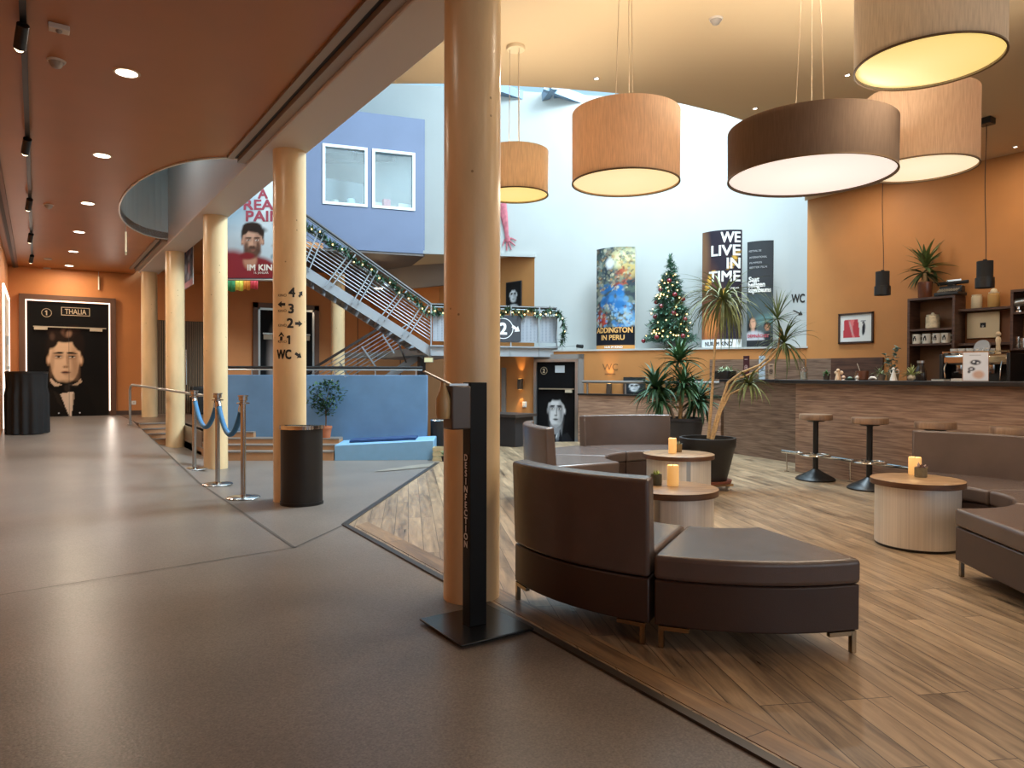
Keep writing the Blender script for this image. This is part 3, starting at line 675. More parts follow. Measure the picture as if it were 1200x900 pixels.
lamps = [  # u, v of the lower rim's centre, depth, radius, height, shade colour, diffuser centre/edge, inner power, label, cord spread
    (1087, 75, 3.79, .355, .40, 'c0b3a2', ('ffe58e', 'f2c95c', .85), 7, 'large drum pendant lamp with yellow glowing underside, topmost at the right of the ceiling', .30),
    (1078, 199, 4.9, .35, .50, 'c0a58a', ('fff0cf', 'f4d9a8', .92), 10, 'pale beige drum pendant lamp half hidden behind the yellow one', .30),
    (949, 208, 4.56, .505, .31, '75604f', ('fffaf0', 'efd9cf', .95), 4, 'wide flat dark brown drum pendant lamp with white underside', .12),
    (733, 215, 5.05, .378, .49, 'dcc2a6', ('ffedb8', 'f6d899', .90), 8, 'tan drum pendant lamp with cream underside hanging in the middle of the lounge', .10),
    (604, 229, 6.06, .278, .37, 'decab0', ('ffe58a', 'f0c552', .88), 7, 'small drum pendant lamp partly behind the nearest column', .02)]
for i, (u, v, d, r, h, sc, dif, pw, lab, cs) in enumerate(lamps):
    p = D(u, v, d); t = thing('pendant_lamp', lab, 'pendant lamp', p, 0.0, 'drum pendant lamps')
    b = MB(); b.lathe([(r, 0), (r+.003, h)], n=64); b.lathe([(r-.004, h), (r-.007, 0)], n=64)
    b.f = [f for f in b.f if len(f) == 4]; b.m = b.m[:len(b.f)]
    b.build('lamp_shade', shade_mat('lamp_fabric_%d' % i, sc, 0.35), t)
    b = MB(); b.lathe([(0.001, 0.012), (r-.008, 0.012), (r-.008, 0.016), (0.001, 0.016)], n=64); b.build('diffuser', soft_emit('lamp_diffuser_%d' % i, *dif), t)
    b = MB(); b.lathe([(r-.006, -.003), (r+.004, -.003), (r+.004, .006), (r-.006, .006), (r-.006, -.003)], n=64); b.f = [f for f in b.f if len(f) == 4]; b.m = b.m[:len(b.f)]; b.build('rim', mat('lamp_rim', '6b5134', .6), t)
    b = MB(); 
    for k in range(3):
        a = 0.5+k*2*PI/3; b.cyl((cos(a)*r*.9, sin(a)*r*.9, h-.01), (cos(a)*r*.22, sin(a)*r*.22, h+.012), .004, n=6); b.cyl((cos(a)*r*.2, sin(a)*r*.2, h), (cos(a)*.05, sin(a)*.05, ZC-p.z-.025), .0028, n=6)
    b.build('cable', M_cord, t)
    b = MB(); b.lathe([(.075, ZC-p.z-.03), (.08, ZC-p.z-.02), (.08, ZC-p.z)], n=28); b.build('ceiling_rose', mat('lamp_rose', 'd9c4a0', .5), t)
    lamp('lamp_bulb_light', 'POINT', (p.x, p.y, p.z+h*.55), pw*5.5, (1, .95, .84), 0.10)
    lamp('lamp_down_light', 'AREA', (p.x, p.y, p.z-0.01), pw*1.6, WARM2, r*1.5, (p.x, p.y, 0))

# black spot pendants over the bar
for k, (u, v, d, lab) in enumerate([(1034, 346, 8.75, 'black cylinder pendant spot hanging in front of the yucca on the bar shelf'), (1154, 337.5, 7.72, 'black cylinder pendant spot hanging above the cream jars')]):
    p = D(u, v, d); t = thing('pendant_spot', lab, 'pendant lamp', p, 0, 'black pendant spots over the bar')
    b = MB(); b.lathe([(.078, 0.11), (.078, .29), (.02, .293), (.02, .31)], n=28); b.build('housing', M_blackm, t)
    b = MB(); b.lathe([(.06, .03), (.092, 0), (.092, .11), (.078, .112)], n=28); b.build('collar', M_black, t)
    b = MB(); b.lathe([(.001, .02), (.062, .02)], n=24); b.build('bulb', glow('spot_glow', 'ffdca0', 1.5), t)
    b = MB(); pts = [(0.02*sin(z*4.1)*min(1, (ZC-p.z-z)*2), 0, z) for z in [.3+(ZC-p.z-.36)*i/14 for i in range(15)]]; b.tube(pts, .005, 6); b.build('cable', mat('brown_flex', '4a3324', .6), t)
    b = MB(); b.box((0, 0, ZC-p.z-.035), (.13, .13, .07)); b.build('ceiling_rose', M_black, t, bevel=.006)
    lamp('bar_spot_light', 'SPOT', (p.x, p.y, p.z-.01), 14, WARM2, .05, (p.x, p.y, 0), 90)

# small ceiling spots of the lounge
for k, (u, v, lab) in enumerate([(699, 92, 'tiny white ceiling spot beside the glass roof edge'), (885, 127, 'tiny white ceiling spot between the tan and the dark lamp'), (993, 88, 'tiny chrome ceiling spot at the left edge of the yellow lamp'), (1190, 172, 'tiny white ceiling spot at the end of the lounge ceiling by the ochre wall')]):
    p = G(u, v, ZC); t = thing('ceiling_spot', lab, 'ceiling spot', p, 0, 'small spots in the lounge ceiling')
    b = MB(); b.lathe([(.018, -.004), (.03, -.006), (.032, 0)], n=20); b.build('trim_ring', M_chrome, t)
    b = MB(); b.lathe([(.001, -.005), (.02, -.005)], n=16); b.build('lens', glow('led_white', 'fff4e0', 4.0), t)
for (x, y, e) in ((4.4, 5.0, 40), (6.26, 4.7, 45), (6.27, 3.4, 45), (9.4, 3.6, 40), (9.4, 5.6, 40), (4.2, 2.2, 50), (3.6, -0.4, 40), (6.4, 0.6, 45), (9.2, 1.2, 40)):
    lamp('lounge_downlight', 'AREA', (x, y, ZC-.02), e*.42, WARM2, .12, (x, y, 0))
for (x, y) in ((9.55, 4.9), (9.55, 3.7), (9.55, 6.2)): lamp('wall_washer', 'SPOT', (x, y, ZC-.05), 6, WARM, .04, (10.3, y, 1.2), 80)

# smoke detectors and sensors
M_plast = mat('white_plastic', 'cdc5ba', 0.5)
def detector(p, s, lab):
    t = thing('smoke_detector', lab, 'smoke detector', p, 0, 'smoke detectors'); b = MB(); b.lathe([(.055*s, -.012), (.06*s, 0)], n=24); b.build('base', M_plast, t)
    b = MB(); b.lathe([(.012*s, -.055*s), (.03*s, -.045*s), (.045*s, -.02*s), (.05*s, -.012)], n=24); b.build('sensor_head', mat('grey_plastic', '948b82', .5), t)
detector(G(839, 22, ZC), .9, 'round smoke detector on the beige lounge ceiling')
detector(G(66, 71, 3.4), 1.0, 'round smoke detector on the brown ceiling beside the light track')
detector(G(57, 240, 3.4), 1.0, 'distant round smoke detector on the brown corridor ceiling, between track and downlights')
p = G(69, 30, 3.4); t = thing('motion_sensor', 'small white box sensor on the brown ceiling above the smoke detector', 'sensor', p, 0)
b = MB(); b.box((0, 0, -.018), (.115, .075, .036)); b.build('housing', M_plast, t, bevel=.006); b = MB(); b.sph((0, -.01, -.035), .02, 12); b.build('lens', MATS['grey_plastic'], t)
for u, v, lab in ((56, 303, 'small far ceiling cover near the end of the corridor'), (55, 314, 'flat white ceiling cover closest to the end wall')):
    p = G(u, v, 3.4); b = MB(); b.lathe([(.06, -.02), (.07, 0)], n=20); tag(b.build('ceiling_cover', M_plast, loc=p), lab, 'ceiling cover')

# corridor downlights
DLY = [5.89, 8.24, 10.64, 12.85, 14.95, 16.95]
dlab = ['nearest round downlight in the brown corridor ceiling', 'second round downlight of the corridor row', 'third round downlight of the corridor row, level with the rounded cut-out', 'fourth round downlight of the corridor row', 'fifth round downlight of the corridor row', 'last round downlight of the row, closest to the end wall']
for i, y in enumerate(DLY):
    t = thing('downlight', dlab[i], 'downlight', (0.555, y, 3.4), 0, 'corridor downlights')
    b = MB(); b.lathe([(.07, -.004), (.088, -.007), (.092, 0)], n=28); b.build('trim_ring', mat('downlight_ring', 'd8c0a0', .4), t)
    b = MB(); b.lathe([(.001, -.006), (.072, -.006)], n=28); b.build('lens', glow('downlight_glow', 'fff2e0', 6.0), t)
    lamp('corridor_light', 'AREA', (0.555, y, 3.385), (12, 21, 32, 40, 42, 27)[i], WARM2, .16, (0.555, y, 0))
lamp('corridor_light', 'AREA', (0.555, 3.55, 3.385), 5, WARM2, .16, (0.555, 3.55, 0))
# track with spots
t = thing('track_light', 'long black ceiling track with cylinder spots along the left wall', 'track light', (-0.06, 0, 3.4))
b = MB(); b.bb((-.018, 3.5, -.03), (.018, 16.6, 0)); b.build('track', M_black, t)
for y, on in ((5.35, 0), (7.9, 0), (10.6, 0), (13.2, 1), (15.6, 1)):
    b = MB(); b.cyl((0, y, -.03), (0, y, -.06), .012, n=10); b.cyl((0, y-.02, -.05), (-.02, y+.10, -.15), .035, n=18); h = b.build('spot_head', M_black, t)
    b = MB(); b.cyl((-.02, y+.1, -.15), (-.0205, y+.103, -.153), .031, n=18); b.sph((-.02, y+.098, -.15), .03, 10); b.build('lens', glow('track_glow', 'ffe9c4', 5.0), h)
    if on: lamp('track_spot', 'SPOT', (-.08, y+.14, 3.22), 25, WARM2, .03, (-.3, y+2.0, 0.5), 70)
lamp('track_spot', 'SPOT', (-.08, 8.1, 3.22), 20, WARM2, .03, (-.35, 10, 1.2), 70)
# hanging signs seen edge-on
for u0, v0, v1, lab in ((147.5, 264, 297, 'thin hanging sign seen edge-on below the rounded ceiling cut-out'), (115.5, 319, 340, 'thin hanging sign seen edge-on near the end wall')):
    p = G(u0, v0, 3.4); dd = (p-CP).dot(Fv); zb = D(u0, v1, dd).z; az = yaw+math.atan((u0-600)/FPX)
    t = thing('hanging_sign', lab, 'sign', (p.x, p.y, zb), PI/2-az, 'edge-on hanging signs')
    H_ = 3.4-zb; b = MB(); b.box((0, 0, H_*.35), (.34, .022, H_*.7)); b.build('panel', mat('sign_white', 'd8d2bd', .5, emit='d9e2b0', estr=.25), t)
    
    for x_ in (-.1, .1): b = MB(); b.cyl((x_, 0, H_*.7), (x_, 0, H_), .006, n=8); b.build('rod', M_alu, t)

# ------------------------------------------------------------------ first screen door, with a large black and white portrait print
def portrait_door(name, lab, origin, rz, W_, H_, art, led, num, twin=True, word=None, frame=None):
    t = thing(name, lab, 'door', origin, rz, None, 'structure')
    b = MB(); b.grid(lambda x, y: ((x-.5)*W_, -.012, y*H_), 84, 120, art.a); b.build('door_print', printmat(), t)
    b = MB(); b.bb((-W_/2, -.01, 0), (W_/2, .03, H_)); b.build('door_leaf', M_blackm, t)
    b = MB(); zt = H_*.78; 
    b.bb((-W_/2*.86, -.05, zt), (W_/2*.94, -.016, zt+.022)); b.build('door_rail', mat('dull_brass_grey', 'a89a86', .4, metal=.6), t)
    for sx in ((-1, 1) if twin else (1,)):
        b = MB(); b.bb((sx*W_*.34-W_*.08, -.07, zt-.055), (sx*W_*.34+W_*.08, -.017, zt-.002)); b.build('door_closer', mat('closer_grey', 'b9ad98', .5), t)
    if twin:
        b = MB(); b.bb((-.003, -.0135, 0), (.003, -.011, zt)); b.build('door_gap', M_dark, t)
        for sx in (-1, 1):
            b = MB(); b.cyl((sx*W_*.13, -.05, .09), (sx*W_*.13, -.012, .09), .016, n=14); b.build('door_stop', M_chrome, t)
    M_sg = mat('sign_gold', 'b3a084', .5)
    b = MB(); fn = lambda cx, cz: (lambda x, y: (cx+x, -.016, cz+y))
    cx, cz, r = num[1]*W_, num[2]*H_, num[3]*W_
    b.text(num[0], r*1.5, fn(cx, cz-r*.53), 0, r*.04)
    for k in range(36):
        a0, a1 = 2*PI*k/36, 2*PI*(k+1)/36
        b.add([(cx+cos(a)*q, -.016, cz+sin(a)*q) for a, q in ((a0, r), (a1, r), (a1, r*.9), (a0, r*.9))], [(0, 1, 2, 3)])
    if word:
        wx, wz, ww, wh = word[1]*W_, word[2]*H_, word[3]*W_, word[4]*H_
        b.text(word[0], wh*1.02, fn(wx, wz-wh*.36), 0, .0012, 'c', ww*.78)
        for (x0, z0, x1, z1) in ((-ww/2, -wh/2-.012, ww/2, -wh/2), (-ww/2, wh/2, ww/2, wh/2+.012), (-ww/2-.012, -wh/2-.012, -ww/2, wh/2+.012), (ww/2, -wh/2-.012, ww/2+.012, wh/2+.012)):
            b.bb((wx+x0, -.017, wz+z0), (wx+x1, -.015, wz+z1))
    b.build('lettering', M_sg, t)
    if led:
        fw = .10; M_fr = mat('door_brown_frame', '5d3d28', .5)
        for nm, a, c in (('left', (-W_/2-fw-.04, -.05, 0), (-W_/2-.03, .02, H_+.03)), ('right', (W_/2+.03, -.05, 0), (W_/2+fw+.04, .02, H_+.03)), ('top', (-W_/2-fw-.04, -.05, H_+.03), (W_/2+fw+.04, .02, H_+fw+.04))):
            b = MB(); b.bb(a, c); b.build('door_frame', M_fr, t)
        M_led = glow('led_strip', 'ffe3cf', 2.6); e = .022
        for a, c in (((-W_/2-.03, -.06, .02), (-W_/2-.03+e, -.04, H_+.03)), ((W_/2+.03-e, -.06, .12), (W_/2+.03, -.04, H_+.03)), ((-W_/2-.03, -.06, H_+.03-e), (W_/2+.03, -.04, H_+.03))):
            b = MB(); b.bb(a, c); b.build('led_strip', M_led, t)
    return t
def portrait_one():
    a = Art(168, 220, '0d0b0a')
    a.ell(.3, 1.0, .34, .34, '1a1512', .5); a.ell(.62, .98, .5, .3, '15110e', .5)
    a.ell(.45, .40, .24, .16, '140e0b', .2)
    face(a, .45, .49, .205, 'd8b595', '1c1410', '1d130e', '9a7559', lips='8d5a4a', turn=.25)
    a.ell(.36, .27, .13, .05, '23160f', .4, .3); a.ell(.47, .262, .06, .035, '6d4d3b', .8, .5); a.ell(.54, .25, .1, .05, '2a1a12', .4, -.3); a.ell(.50, .272, .03, .03, '8a6a55', .9, .5); a.ell(.63, .33, .06, .08, '1c120d', .5, -.3); a.ell(.3, .3, .03, .03, '4a362b', .9)
    a.ell(.36, .74, .16, .05, '0b0908', .3, -.12); a.ell(.58, .735, .13, .05, '0b0908', .3, .15); a.ell(.475, .745, .035, .03, '2c2522', .5); a.ell(.55, .72, .06, .01, '3a322e', .7, .2)
    a.poly([(.27, .655), (.33, .69), (.42, .715), (.34, .735), (.28, .70)], 'cdb59e'); a.poly([(.645, .66), (.60, .695), (.53, .715), (.6, .72), (.655, .69)], 'b89f88')
    a.poly([(.39, .79), (.55, .78), (.545, .9), (.52, 1.0), (.49, .97)], 'd8c3b0'); a.poly([(.545, .785), (.57, .79), (.56, .95), (.53, .98)], '9a8574')
    a.poly([(.24, .73), (.38, .79), (.49, .98), (.5, 1.0), (.2, 1.0)], '17120f'); a.poly([(.57, .78), (.72, .72), (.85, 1.0), (.52, 1.0)], '100d0b'); a.poly([(.30, .76), (.38, .80), (.44, .92), (.36, .87)], '241d18')
    return a
d1l, d1r = PY(29, 490, 17.55), PY(130.5, 488, 17.55); W1 = d1r.x-d1l.x; Z1 = ZU-.02; H1 = PY(78, 352.5, 17.55).z-Z1
portrait_door('door_1', 'black door of the first screen with a large portrait of a man in a bow tie, framed by a light strip', ((d1l.x+d1r.x)/2, 17.56, Z1), 0, W1-.1, H1-.04, portrait_one(), True, ('1', -.27, .905, .062), True, ('THALIA', .085, .925, .34, .062))
for (x, y) in ((d1l.x, 17.40), (d1r.x, 17.40)): 
    l = lamp('led_strip_light', 'AREA', (x, y, Z1+H1*.55), 5, (1, .85, .72), .05, (x, 10, 1.2), sizey=H1*.9)
# door on the left wall, seen almost edge-on
t = thing('door_2', 'light strip framed door on the left wall, seen almost edge-on', 'door', (-0.468, 15.9, ZU-.03), PI/2, None, 'structure')
b = MB(); b.bb((-1.3, -.012, 0), (1.3, .0, 2.35)); b.build('door_leaf', mat('pale_door', 'b8a792', .5), t)
for a, c in (((-1.42, -.03, 0), (-1.38, 0, 2.42)), ((1.38, -.03, 0), (1.42, 0, 2.42)), ((-1.42, -.03, 2.38), (1.42, 0, 2.42))):
    b = MB(); b.bb(a, c); b.build('led_strip', MATS['led_strip'], t)
b = MB(); b.bb((-.08, -.06, 1.0), (.08, -.012, 1.06)); b.bb((-.06, -.05, 1.45), (.06, -.012, 1.6)); b.build('door_handle', M_alu, t)
# third screen door beyond the second column
d3l, d3r = PY(305, 430, 17.55), PY(366, 430, 17.55); z3 = PY(336, 364.5, 17.55).z
def art3():
    a = Art(60, 90, '0d0c0c'); a.ell(.3, .5, .14, .3, '8f8580', .8); a.ell(.28, .82, .3, .1, '9a938c', .7, -.3); a.ell(.4, 1.0, .5, .18, '2b2622', .5); return a
t = thing('door_3', 'dark door of the third screen behind the second column', 'door', ((d3l.x+d3r.x)/2, 17.57, ZU), 0, None, 'structure')
W3 = d3r.x-d3l.x; H3 = z3-ZU; b = MB(); b.grid(lambda x, y: ((x-.5)*W3, -.012, y*H3), 30, 45, art3().a); b.build('door_print', printmat(), t)
b = MB(); b.bb((-W3/2, -.01, 0), (W3/2, .02, H3)); b.build('door_leaf', M_blackm, t)
for a, c, m in (((-W3/2-.05, -.03, 0), (-W3/2, 0, H3+.05), M_alu), ((W3/2, -.03, 0), (W3/2+.05, 0, H3+.05), M_alu), ((-W3/2-.05, -.03, H3), (W3/2+.05, 0, H3+.05), M_alu), ((-W3/2-.17, -.04, 0), (-W3/2-.05, 0, H3+.17), MATS['door_brown_frame']), ((W3/2+.05, -.04, 0), (W3/2+.17, 0, H3+.17), MATS['door_brown_frame']), ((-W3/2-.17, -.04, H3+.05), (W3/2+.17, 0, H3+.17), MATS['door_brown_frame'])):
    b = MB(); b.bb(a, c); b.build('door_frame', m, t)
b = MB(); b.bb((-W3*.45, -.05, H3*.76), (W3*.45, -.015, H3*.775)); b.build('door_rail', M_alu, t)
for sx in (-1, 1): b = MB(); b.bb((sx*W3*.36-.1, -.06, H3*.71), (sx*W3*.36+.1, -.015, H3*.755)); b.build('door_closer', MATS['closer_grey'], t)
# slatted wall beside the columns
sl, sr = PY(183, 480, 17.55), PY(240, 480, 17.55); zt = PY(212, 376, 17.55).z
t = thing('slatted_door', 'dark wooden slatted double door on the end wall between the far columns', 'door', ((sl.x+sr.x)/2, 17.585, ZU), 0); ww = sr.x-sl.x
b = MB(); b.bb((-ww/2, -.01, 0), (ww/2, .01, zt-ZU)); b.build('back_panel', mat('slat_back', '17110e', .6), t)
b = MB(); ns = 26
for k in range(ns): x = -ww/2+ww*(k+.5)/ns; b.bb((x-.009, -.045, 0), (x+.009, -.012, zt-ZU-.01))
b.build('slats', mat('slat_wood', '8a7156', .5), t)
for x in (-.06, .1): b = MB(); b.cyl((x, -.09, .65), (x, -.09, 1.45), .014, n=10); b.cyl((x, -.09, .75), (x, -.04, .75), .01, n=8); b.cyl((x, -.09, 1.35), (x, -.04, 1.35), .01, n=8); b.build('door_handle', M_chrome, t)
# orange wall panels with seams, right of the far column
for u in (420, 470):
    p = PY(u, 430, 17.55); b = MB(); b.bb((p.x-.006, 17.585, ZU), (p.x+.006, 17.601, 2.7)); struct(b.build('trim_11' if u == 420 else 'trim_12', M_dark), 'thin dark vertical seam in the orange end wall %s' % ('beside the far column' if u == 420 else 'behind the stair'), 'trim')
p = PY(157, 472, 17.55); t = thing('wall_socket', 'small white socket on the orange end wall above the baseboard', 'socket', (p.x, 17.6, p.z), 0); b = MB(); b.box((0, -.01, 0), (.085, .02, .085)); b.build('plate', M_whitep, t, bevel=.004); b = MB(); b.cyl((0, -.021, 0), (0, -.019, 0), .022, n=14); b.build('insert', M_plast, t)
# small black speaker by the slatted door
p = PY(231, 480, 17.2); t = thing('floor_speaker', 'black upright speaker standing beside the slatted door', 'speaker', (p.x, 17.0, ZU), 0); b = MB(); b.bb((-.16, -.12, 0), (.16, .12, .62)); b.build('cabinet', M_black, t, bevel=.03); b = MB(); b.cyl((0, -.121, .35), (0, -.124, .35), .1, n=20); b.build('driver', M_blackm, t)

# ------------------------------------------------------------------ draped bar table at the left wall
p = G(31.5, 505, zf(0, 13.7)); TX, TY = -0.135, 13.75
t = thing('bar_table', 'tall bar table under a floor-length black cloth at the left wall', 'table', (TX, TY, zf(0, TY)), 0.0); hT = 0.985
b = MB(); b.lathe([(.285, hT-.03), (.292, hT-.024), (.292, hT-.004), (.285, hT)], n=40); b.build('tabletop', M_black, t)
b = MB(); n = 96; vs = []
for j in range(9):
    z = (hT-.006)*(1-j/8)
    for i in range(n):
        a = 2*PI*i/n; f = sin(a*14+.6*sin(a*3))*.018*min(1, j/3)+.012*sin(a*5+1)*j/8; r = .288+f-.025*sin(PI*j/8)*(j < 3); vs.append((r*cos(a), r*sin(a), z))
b.add(vs, [(j*n+i, (j+1)*n+i, (j+1)*n+(i+1) % n, j*n+(i+1) % n) for j in range(8) for i in range(n)]); b.add([(0.289*cos(2*PI*i/n), .289*sin(2*PI*i/n), hT+.002) for i in range(n)], [tuple(range(n))])
b.build('tablecloth', mat('black_cloth', '121214', .85), t, ang=60)

# ------------------------------------------------------------------ ramp handrail
t = thing('handrail', 'steel tube handrail beside the ramp, in front of the end wall', 'handrail', (0, 0, 0)); a = (1.40, 14.5)
z0 = zf(1.4, 14.5); h0 = PY(149, 451, 14.5).z
pts = [(1.40, 14.5, z0), (1.40, 14.5, h0-.09), (1.405, 14.44, h0-.03), (1.42, 14.36, h0)]
e0 = Vector((1.50, 14.2, h0-.01)); far = Vector((2.25, 11.9, 0.86)); pts += [tuple(e0), tuple(e0.lerp(far, .5)), tuple(far), (2.27, 11.83, .83), (2.275, 11.8, .78), (2.275, 11.8, .02)]
b = MB(); b.tube(pts, .021, 12); b.build('rail', M_alu, t)
b = MB(); b.lathe([(.05, 0), (.05, .008), (.03, .012)], c=(1.40, 14.5, z0), n=20); b.build('foot_plate', M_alu, t)

# ------------------------------------------------------------------ rope barrier
M_brass = mat('polished_steel', 'bdbab6', 0.2, metal=1.0)
SP = [(1.655, 9.70), (1.635, 8.21), (1.665, 7.18)]
slab = ['chrome stanchion post farthest along the rope barrier', 'middle chrome stanchion post of the rope barrier', 'chrome stanchion post nearest the black bin']
def stanchion():
    t = thing('stanchion', slab[0], 'barrier post', (*SP[0], zf(*SP[0])), 0, 'rope barrier posts')
    b = MB(); b.lathe([(.155, 0), (.158, .008), (.15, .016), (.06, .028), (.03, .034)], n=40); b.build('base', M_brass, t)
    b = MB(); b.lathe([(.025, .03), (.025, .93)], n=24); b.build('post', M_brass, t)
    b = MB(); b.lathe([(.025, .915), (.062, .92), (.062, .928), (.03, .935), (.03, .945), (.042, .95), (.042, .985), (.05, .99), (.05, 1.0), (.001, 1.003)], n=28); b.build('cap', M_brass, t)
    return t
st0 = stanchion()
for k in (1, 2): dup(st0, (*SP[k], zf(*SP[k])), 0, slab[k])
M_rope = mat('blue_velvet', '3a74a0', 0.75, var=.1, vscale=30)
for k, lab in ((0, 'blue velvet rope between the far and the middle stanchion'), (1, 'blue velvet rope between the middle and the near stanchion')):
    a, c = Vector((*SP[k], .885)), Vector((*SP[k+1], .885)); dv = (c-a).normalized(); a = a+dv*.045; c = c-dv*.045
    t = thing('barrier_rope', lab, 'rope', (0, 0, 0), 0, 'blue barrier ropes'); sag = .30 if k else .30
    q = [a.lerp(c, i/20)-Vector((0, 0, sag*(1-(2*i/20-1)**2))) for i in range(21)]
    b = MB(); b.tube(q, .026, 12); b.build('rope', M_rope, t)
    for e, f in ((q[0], q[1]), (q[-1], q[-2])):
        d = (f-e).normalized(); b = MB(); b.cyl(e-d*.03, e+d*.05, .03, n=16); b.build('end_fitting', M_chrome, t)

# ------------------------------------------------------------------ half-round bin against the second column
bp_ = D(354, 500, 6.62); t = thing('litter_bin', 'half-round black bin with a chrome rim against the second column', 'bin', (bp_.x, bp_.y, zf(bp_.x, bp_.y)), -yaw*0.9-.15+0.12)
hr = .192; ring = [(-hr*cos(PI*i/24), -hr*sin(PI*i/24)) for i in range(25)]
b = MB(); b.prism(ring, .012, .70); b.build('body', mat('bin_black', '1a1716', .5), t, bevel=.003)
b = MB(); b.prism([(x*1.03, y*1.03) for x, y in ring], 0, .03); b.build('foot_ring', M_black, t)
b = MB(); o_ = [(x*1.05, y*1.05) for x, y in ring]; i_ = [(x*.80, y*.80-.012) for x, y in ring]; n = 25
vs = [(x, y, .70) for x, y in o_]+[(x, y, .735) for x, y in o_]+[(x, y, .735) for x, y in i_]+[(x, y, .68) for x, y in i_]
fs = []
for k in range(3):
    for i in range(n): fs.append((k*n+i, k*n+(i+1) % n, (k+1)*n+(i+1) % n, (k+1)*n+i))
b.add(vs, fs); b.build('rim', M_chrome, t)
b = MB(); b.prism([(x*.8, y*.8-.012) for x, y in ring], .702, .708); b.build('liner', M_dark, t)

# ------------------------------------------------------------------ blue bench with cushion, shrub, bin and crate by the half wall
sBr = s_at(508.5, -0.6)
b = MB()
p4 = [bwp(sB+.01, -.66), bwp(sBr, -.6), bwp(sBr, -0.003), bwp(sB+.01, -0.003)]; zz = [.165, .235, .25, .18]
vs = [(*q, -.07) for q in p4]+[(*q, z) for q, z in zip(p4, zz)]
b.add(vs, [(3, 2, 1, 0), (4, 5, 6, 7), (0, 1, 5, 4), (1, 2, 6, 5), (2, 3, 7, 6), (3, 0, 4, 7)])
t = tag(b.build('bench', mat('slate_blue_bench', '7aa5c6', .55, var=.04), bevel=.012), 'slate blue built bench in front of the blue half wall', 'bench')
b = MB(); s0, s1 = s_at(411, -.35), s_at(488, -.35); f = lambda s: .165+.07*(s-sB)/(sBr-sB)+.012
vs = []; NN = 10
for i in range(NN+1):
    s = s0+(s1-s0)*i/NN; w_ = .012*sin(i*1.7)
    for o_, dz in ((-.46+w_, 0), (-.46+w_, .028), (-.2+w_, .034), (-.06+w_, .03), (-.06+w_, 0)): vs.append((*bwp(s, o_), f(s)+dz+.004*sin(i*2.3)))
fs = [(i*5+k, (i+1)*5+k, (i+1)*5+k+1, i*5+k+1) for i in range(NN) for k in range(4)]+[tuple(range(5))[::-1], tuple(NN*5+k for k in range(5))]
b.add(vs, fs); tag(b.build('seat_cushion', mat('navy_cloth', '213d66', .85), ang=50), 'navy blue cushion lying on the slate blue bench', 'cushion')
p = D(382, 517, 10.72); pz = .155
t = thing('potted_shrub', 'round leafy shrub in a terracotta pot against the blue half wall', 'potted plant', (*bwp(s_at(382, -.16), -.175), .235), hd(ST))
b = MB(); b.lathe([(.068, 0), (.088, .14), (.096, .142), (.096, .18), (.084, .18), (.08, .165), (.001, .165)], n=28); b.build('pot', mat('terracotta', 'b06a48', .8), t)
b = MB(); b.tube([(0, 0, .16), (.005, 0, .3), (-.005, .01, .42)], [.011, .01, .008], 8)
for k in range(6): a = k*1.05; b.tube([(0, 0, .36+.02*k), (.08*cos(a), .06*sin(a), .5+.03*k), (  .15*cos(a), .05*sin(a)-.02, .62+.03*k)], [.006, .005, .003], 6)
b.build('stem', mat('bark', '6a563f', .8), t)
b = MB(); rg = random.Random(3)
for k in range(420):
    while True:
        x, y, z = rg.uniform(-1, 1), rg.uniform(-1, 1), rg.uniform(-1, 1)
        if .25 < x*x+y*y+z*z < 1: break
    px_ = Vector((x*.27+.05*sin(k), y*.085-.03, .66+z*.24+.05*x)); b.leaf(px_, rg.uniform(0, 6.28), rg.uniform(-.6, .9), rg.uniform(.05, .085), .034, rg.uniform(.2, .9), 0, 3)
for k in range(60):
    px_ = Vector((rg.uniform(-.13, .13), rg.uniform(-.08, .04), rg.uniform(.33, .5))); b.leaf(px_, rg.uniform(0, 6.28), rg.uniform(-.3, .9), .07, .032, .6, 0, 3)
b.build('foliage', leafmat('shrub_green', '35583a'), t)
for x, z in ((-.30, .80), (.32, .93), (.12, .88)):
    b = MB(); 
    for k in range(5): a = k*1.257; b.leaf((x, -.08, z), a, .5, .035, .022, .3, 0, 3)
    b.build('blossom', mat('pale_blossom', 'd9d5dd', .6), t)
p = G(516.5, 534, 0); t = thing('litter_bin', 'round black bin with a chrome lid at the right end of the blue wall', 'bin', (*bwp(s_at(517, .1)-.0, .12), 0), 0)
b = MB(); b.lathe([(.17, 0), (.17, .48)], n=32); b.build('body', MATS['bin_black'], t); b = MB(); b.lathe([(.172, .48), (.176, .49), (.17, .505), (.06, .52), (.001, .52)], n=32); b.build('lid', M_chrome, t)
p = G(517.5, 535, 0); t = thing('wooden_crate', 'small pale wooden crate on the floor beside the blue bench', 'crate', (p.x+.02, p.y, zf(p.x, p.y)), -.6); M_cr = mat('pale_timber', 'c3b48f', .7, var=.15)
for z in (.0, .075, .15): b = MB(); b.bb((-.13, -.1, z), (.13, -.09, z+.05)); b.bb((-.13, .09, z), (.13, .1, z+.05)); b.bb((-.14, -.1, z), (-.13, .1, z+.05)); b.bb((.13, -.1, z), (.14, .1, z+.05)); b.build('slat', M_cr, t)
for x in (-.12, .12):
    for y in (-.085, .085): b = MB(); b.box((x, y, .1), (.02, .012, .2)); b.build('corner_post', M_cr, t)
t = thing('potted_plant', 'small green plant on the floor beside the wooden crate, half behind the nearest column', 'potted plant', (*[q for q in G(522.5, 541, 0)][:2], 0.0), 0)
b = MB(); b.lathe([(.05, 0), (.065, .07), (.06, .07), (.001, .06)], n=20); b.build('pot', M_blackm, t); b = MB(); rg = random.Random(5)
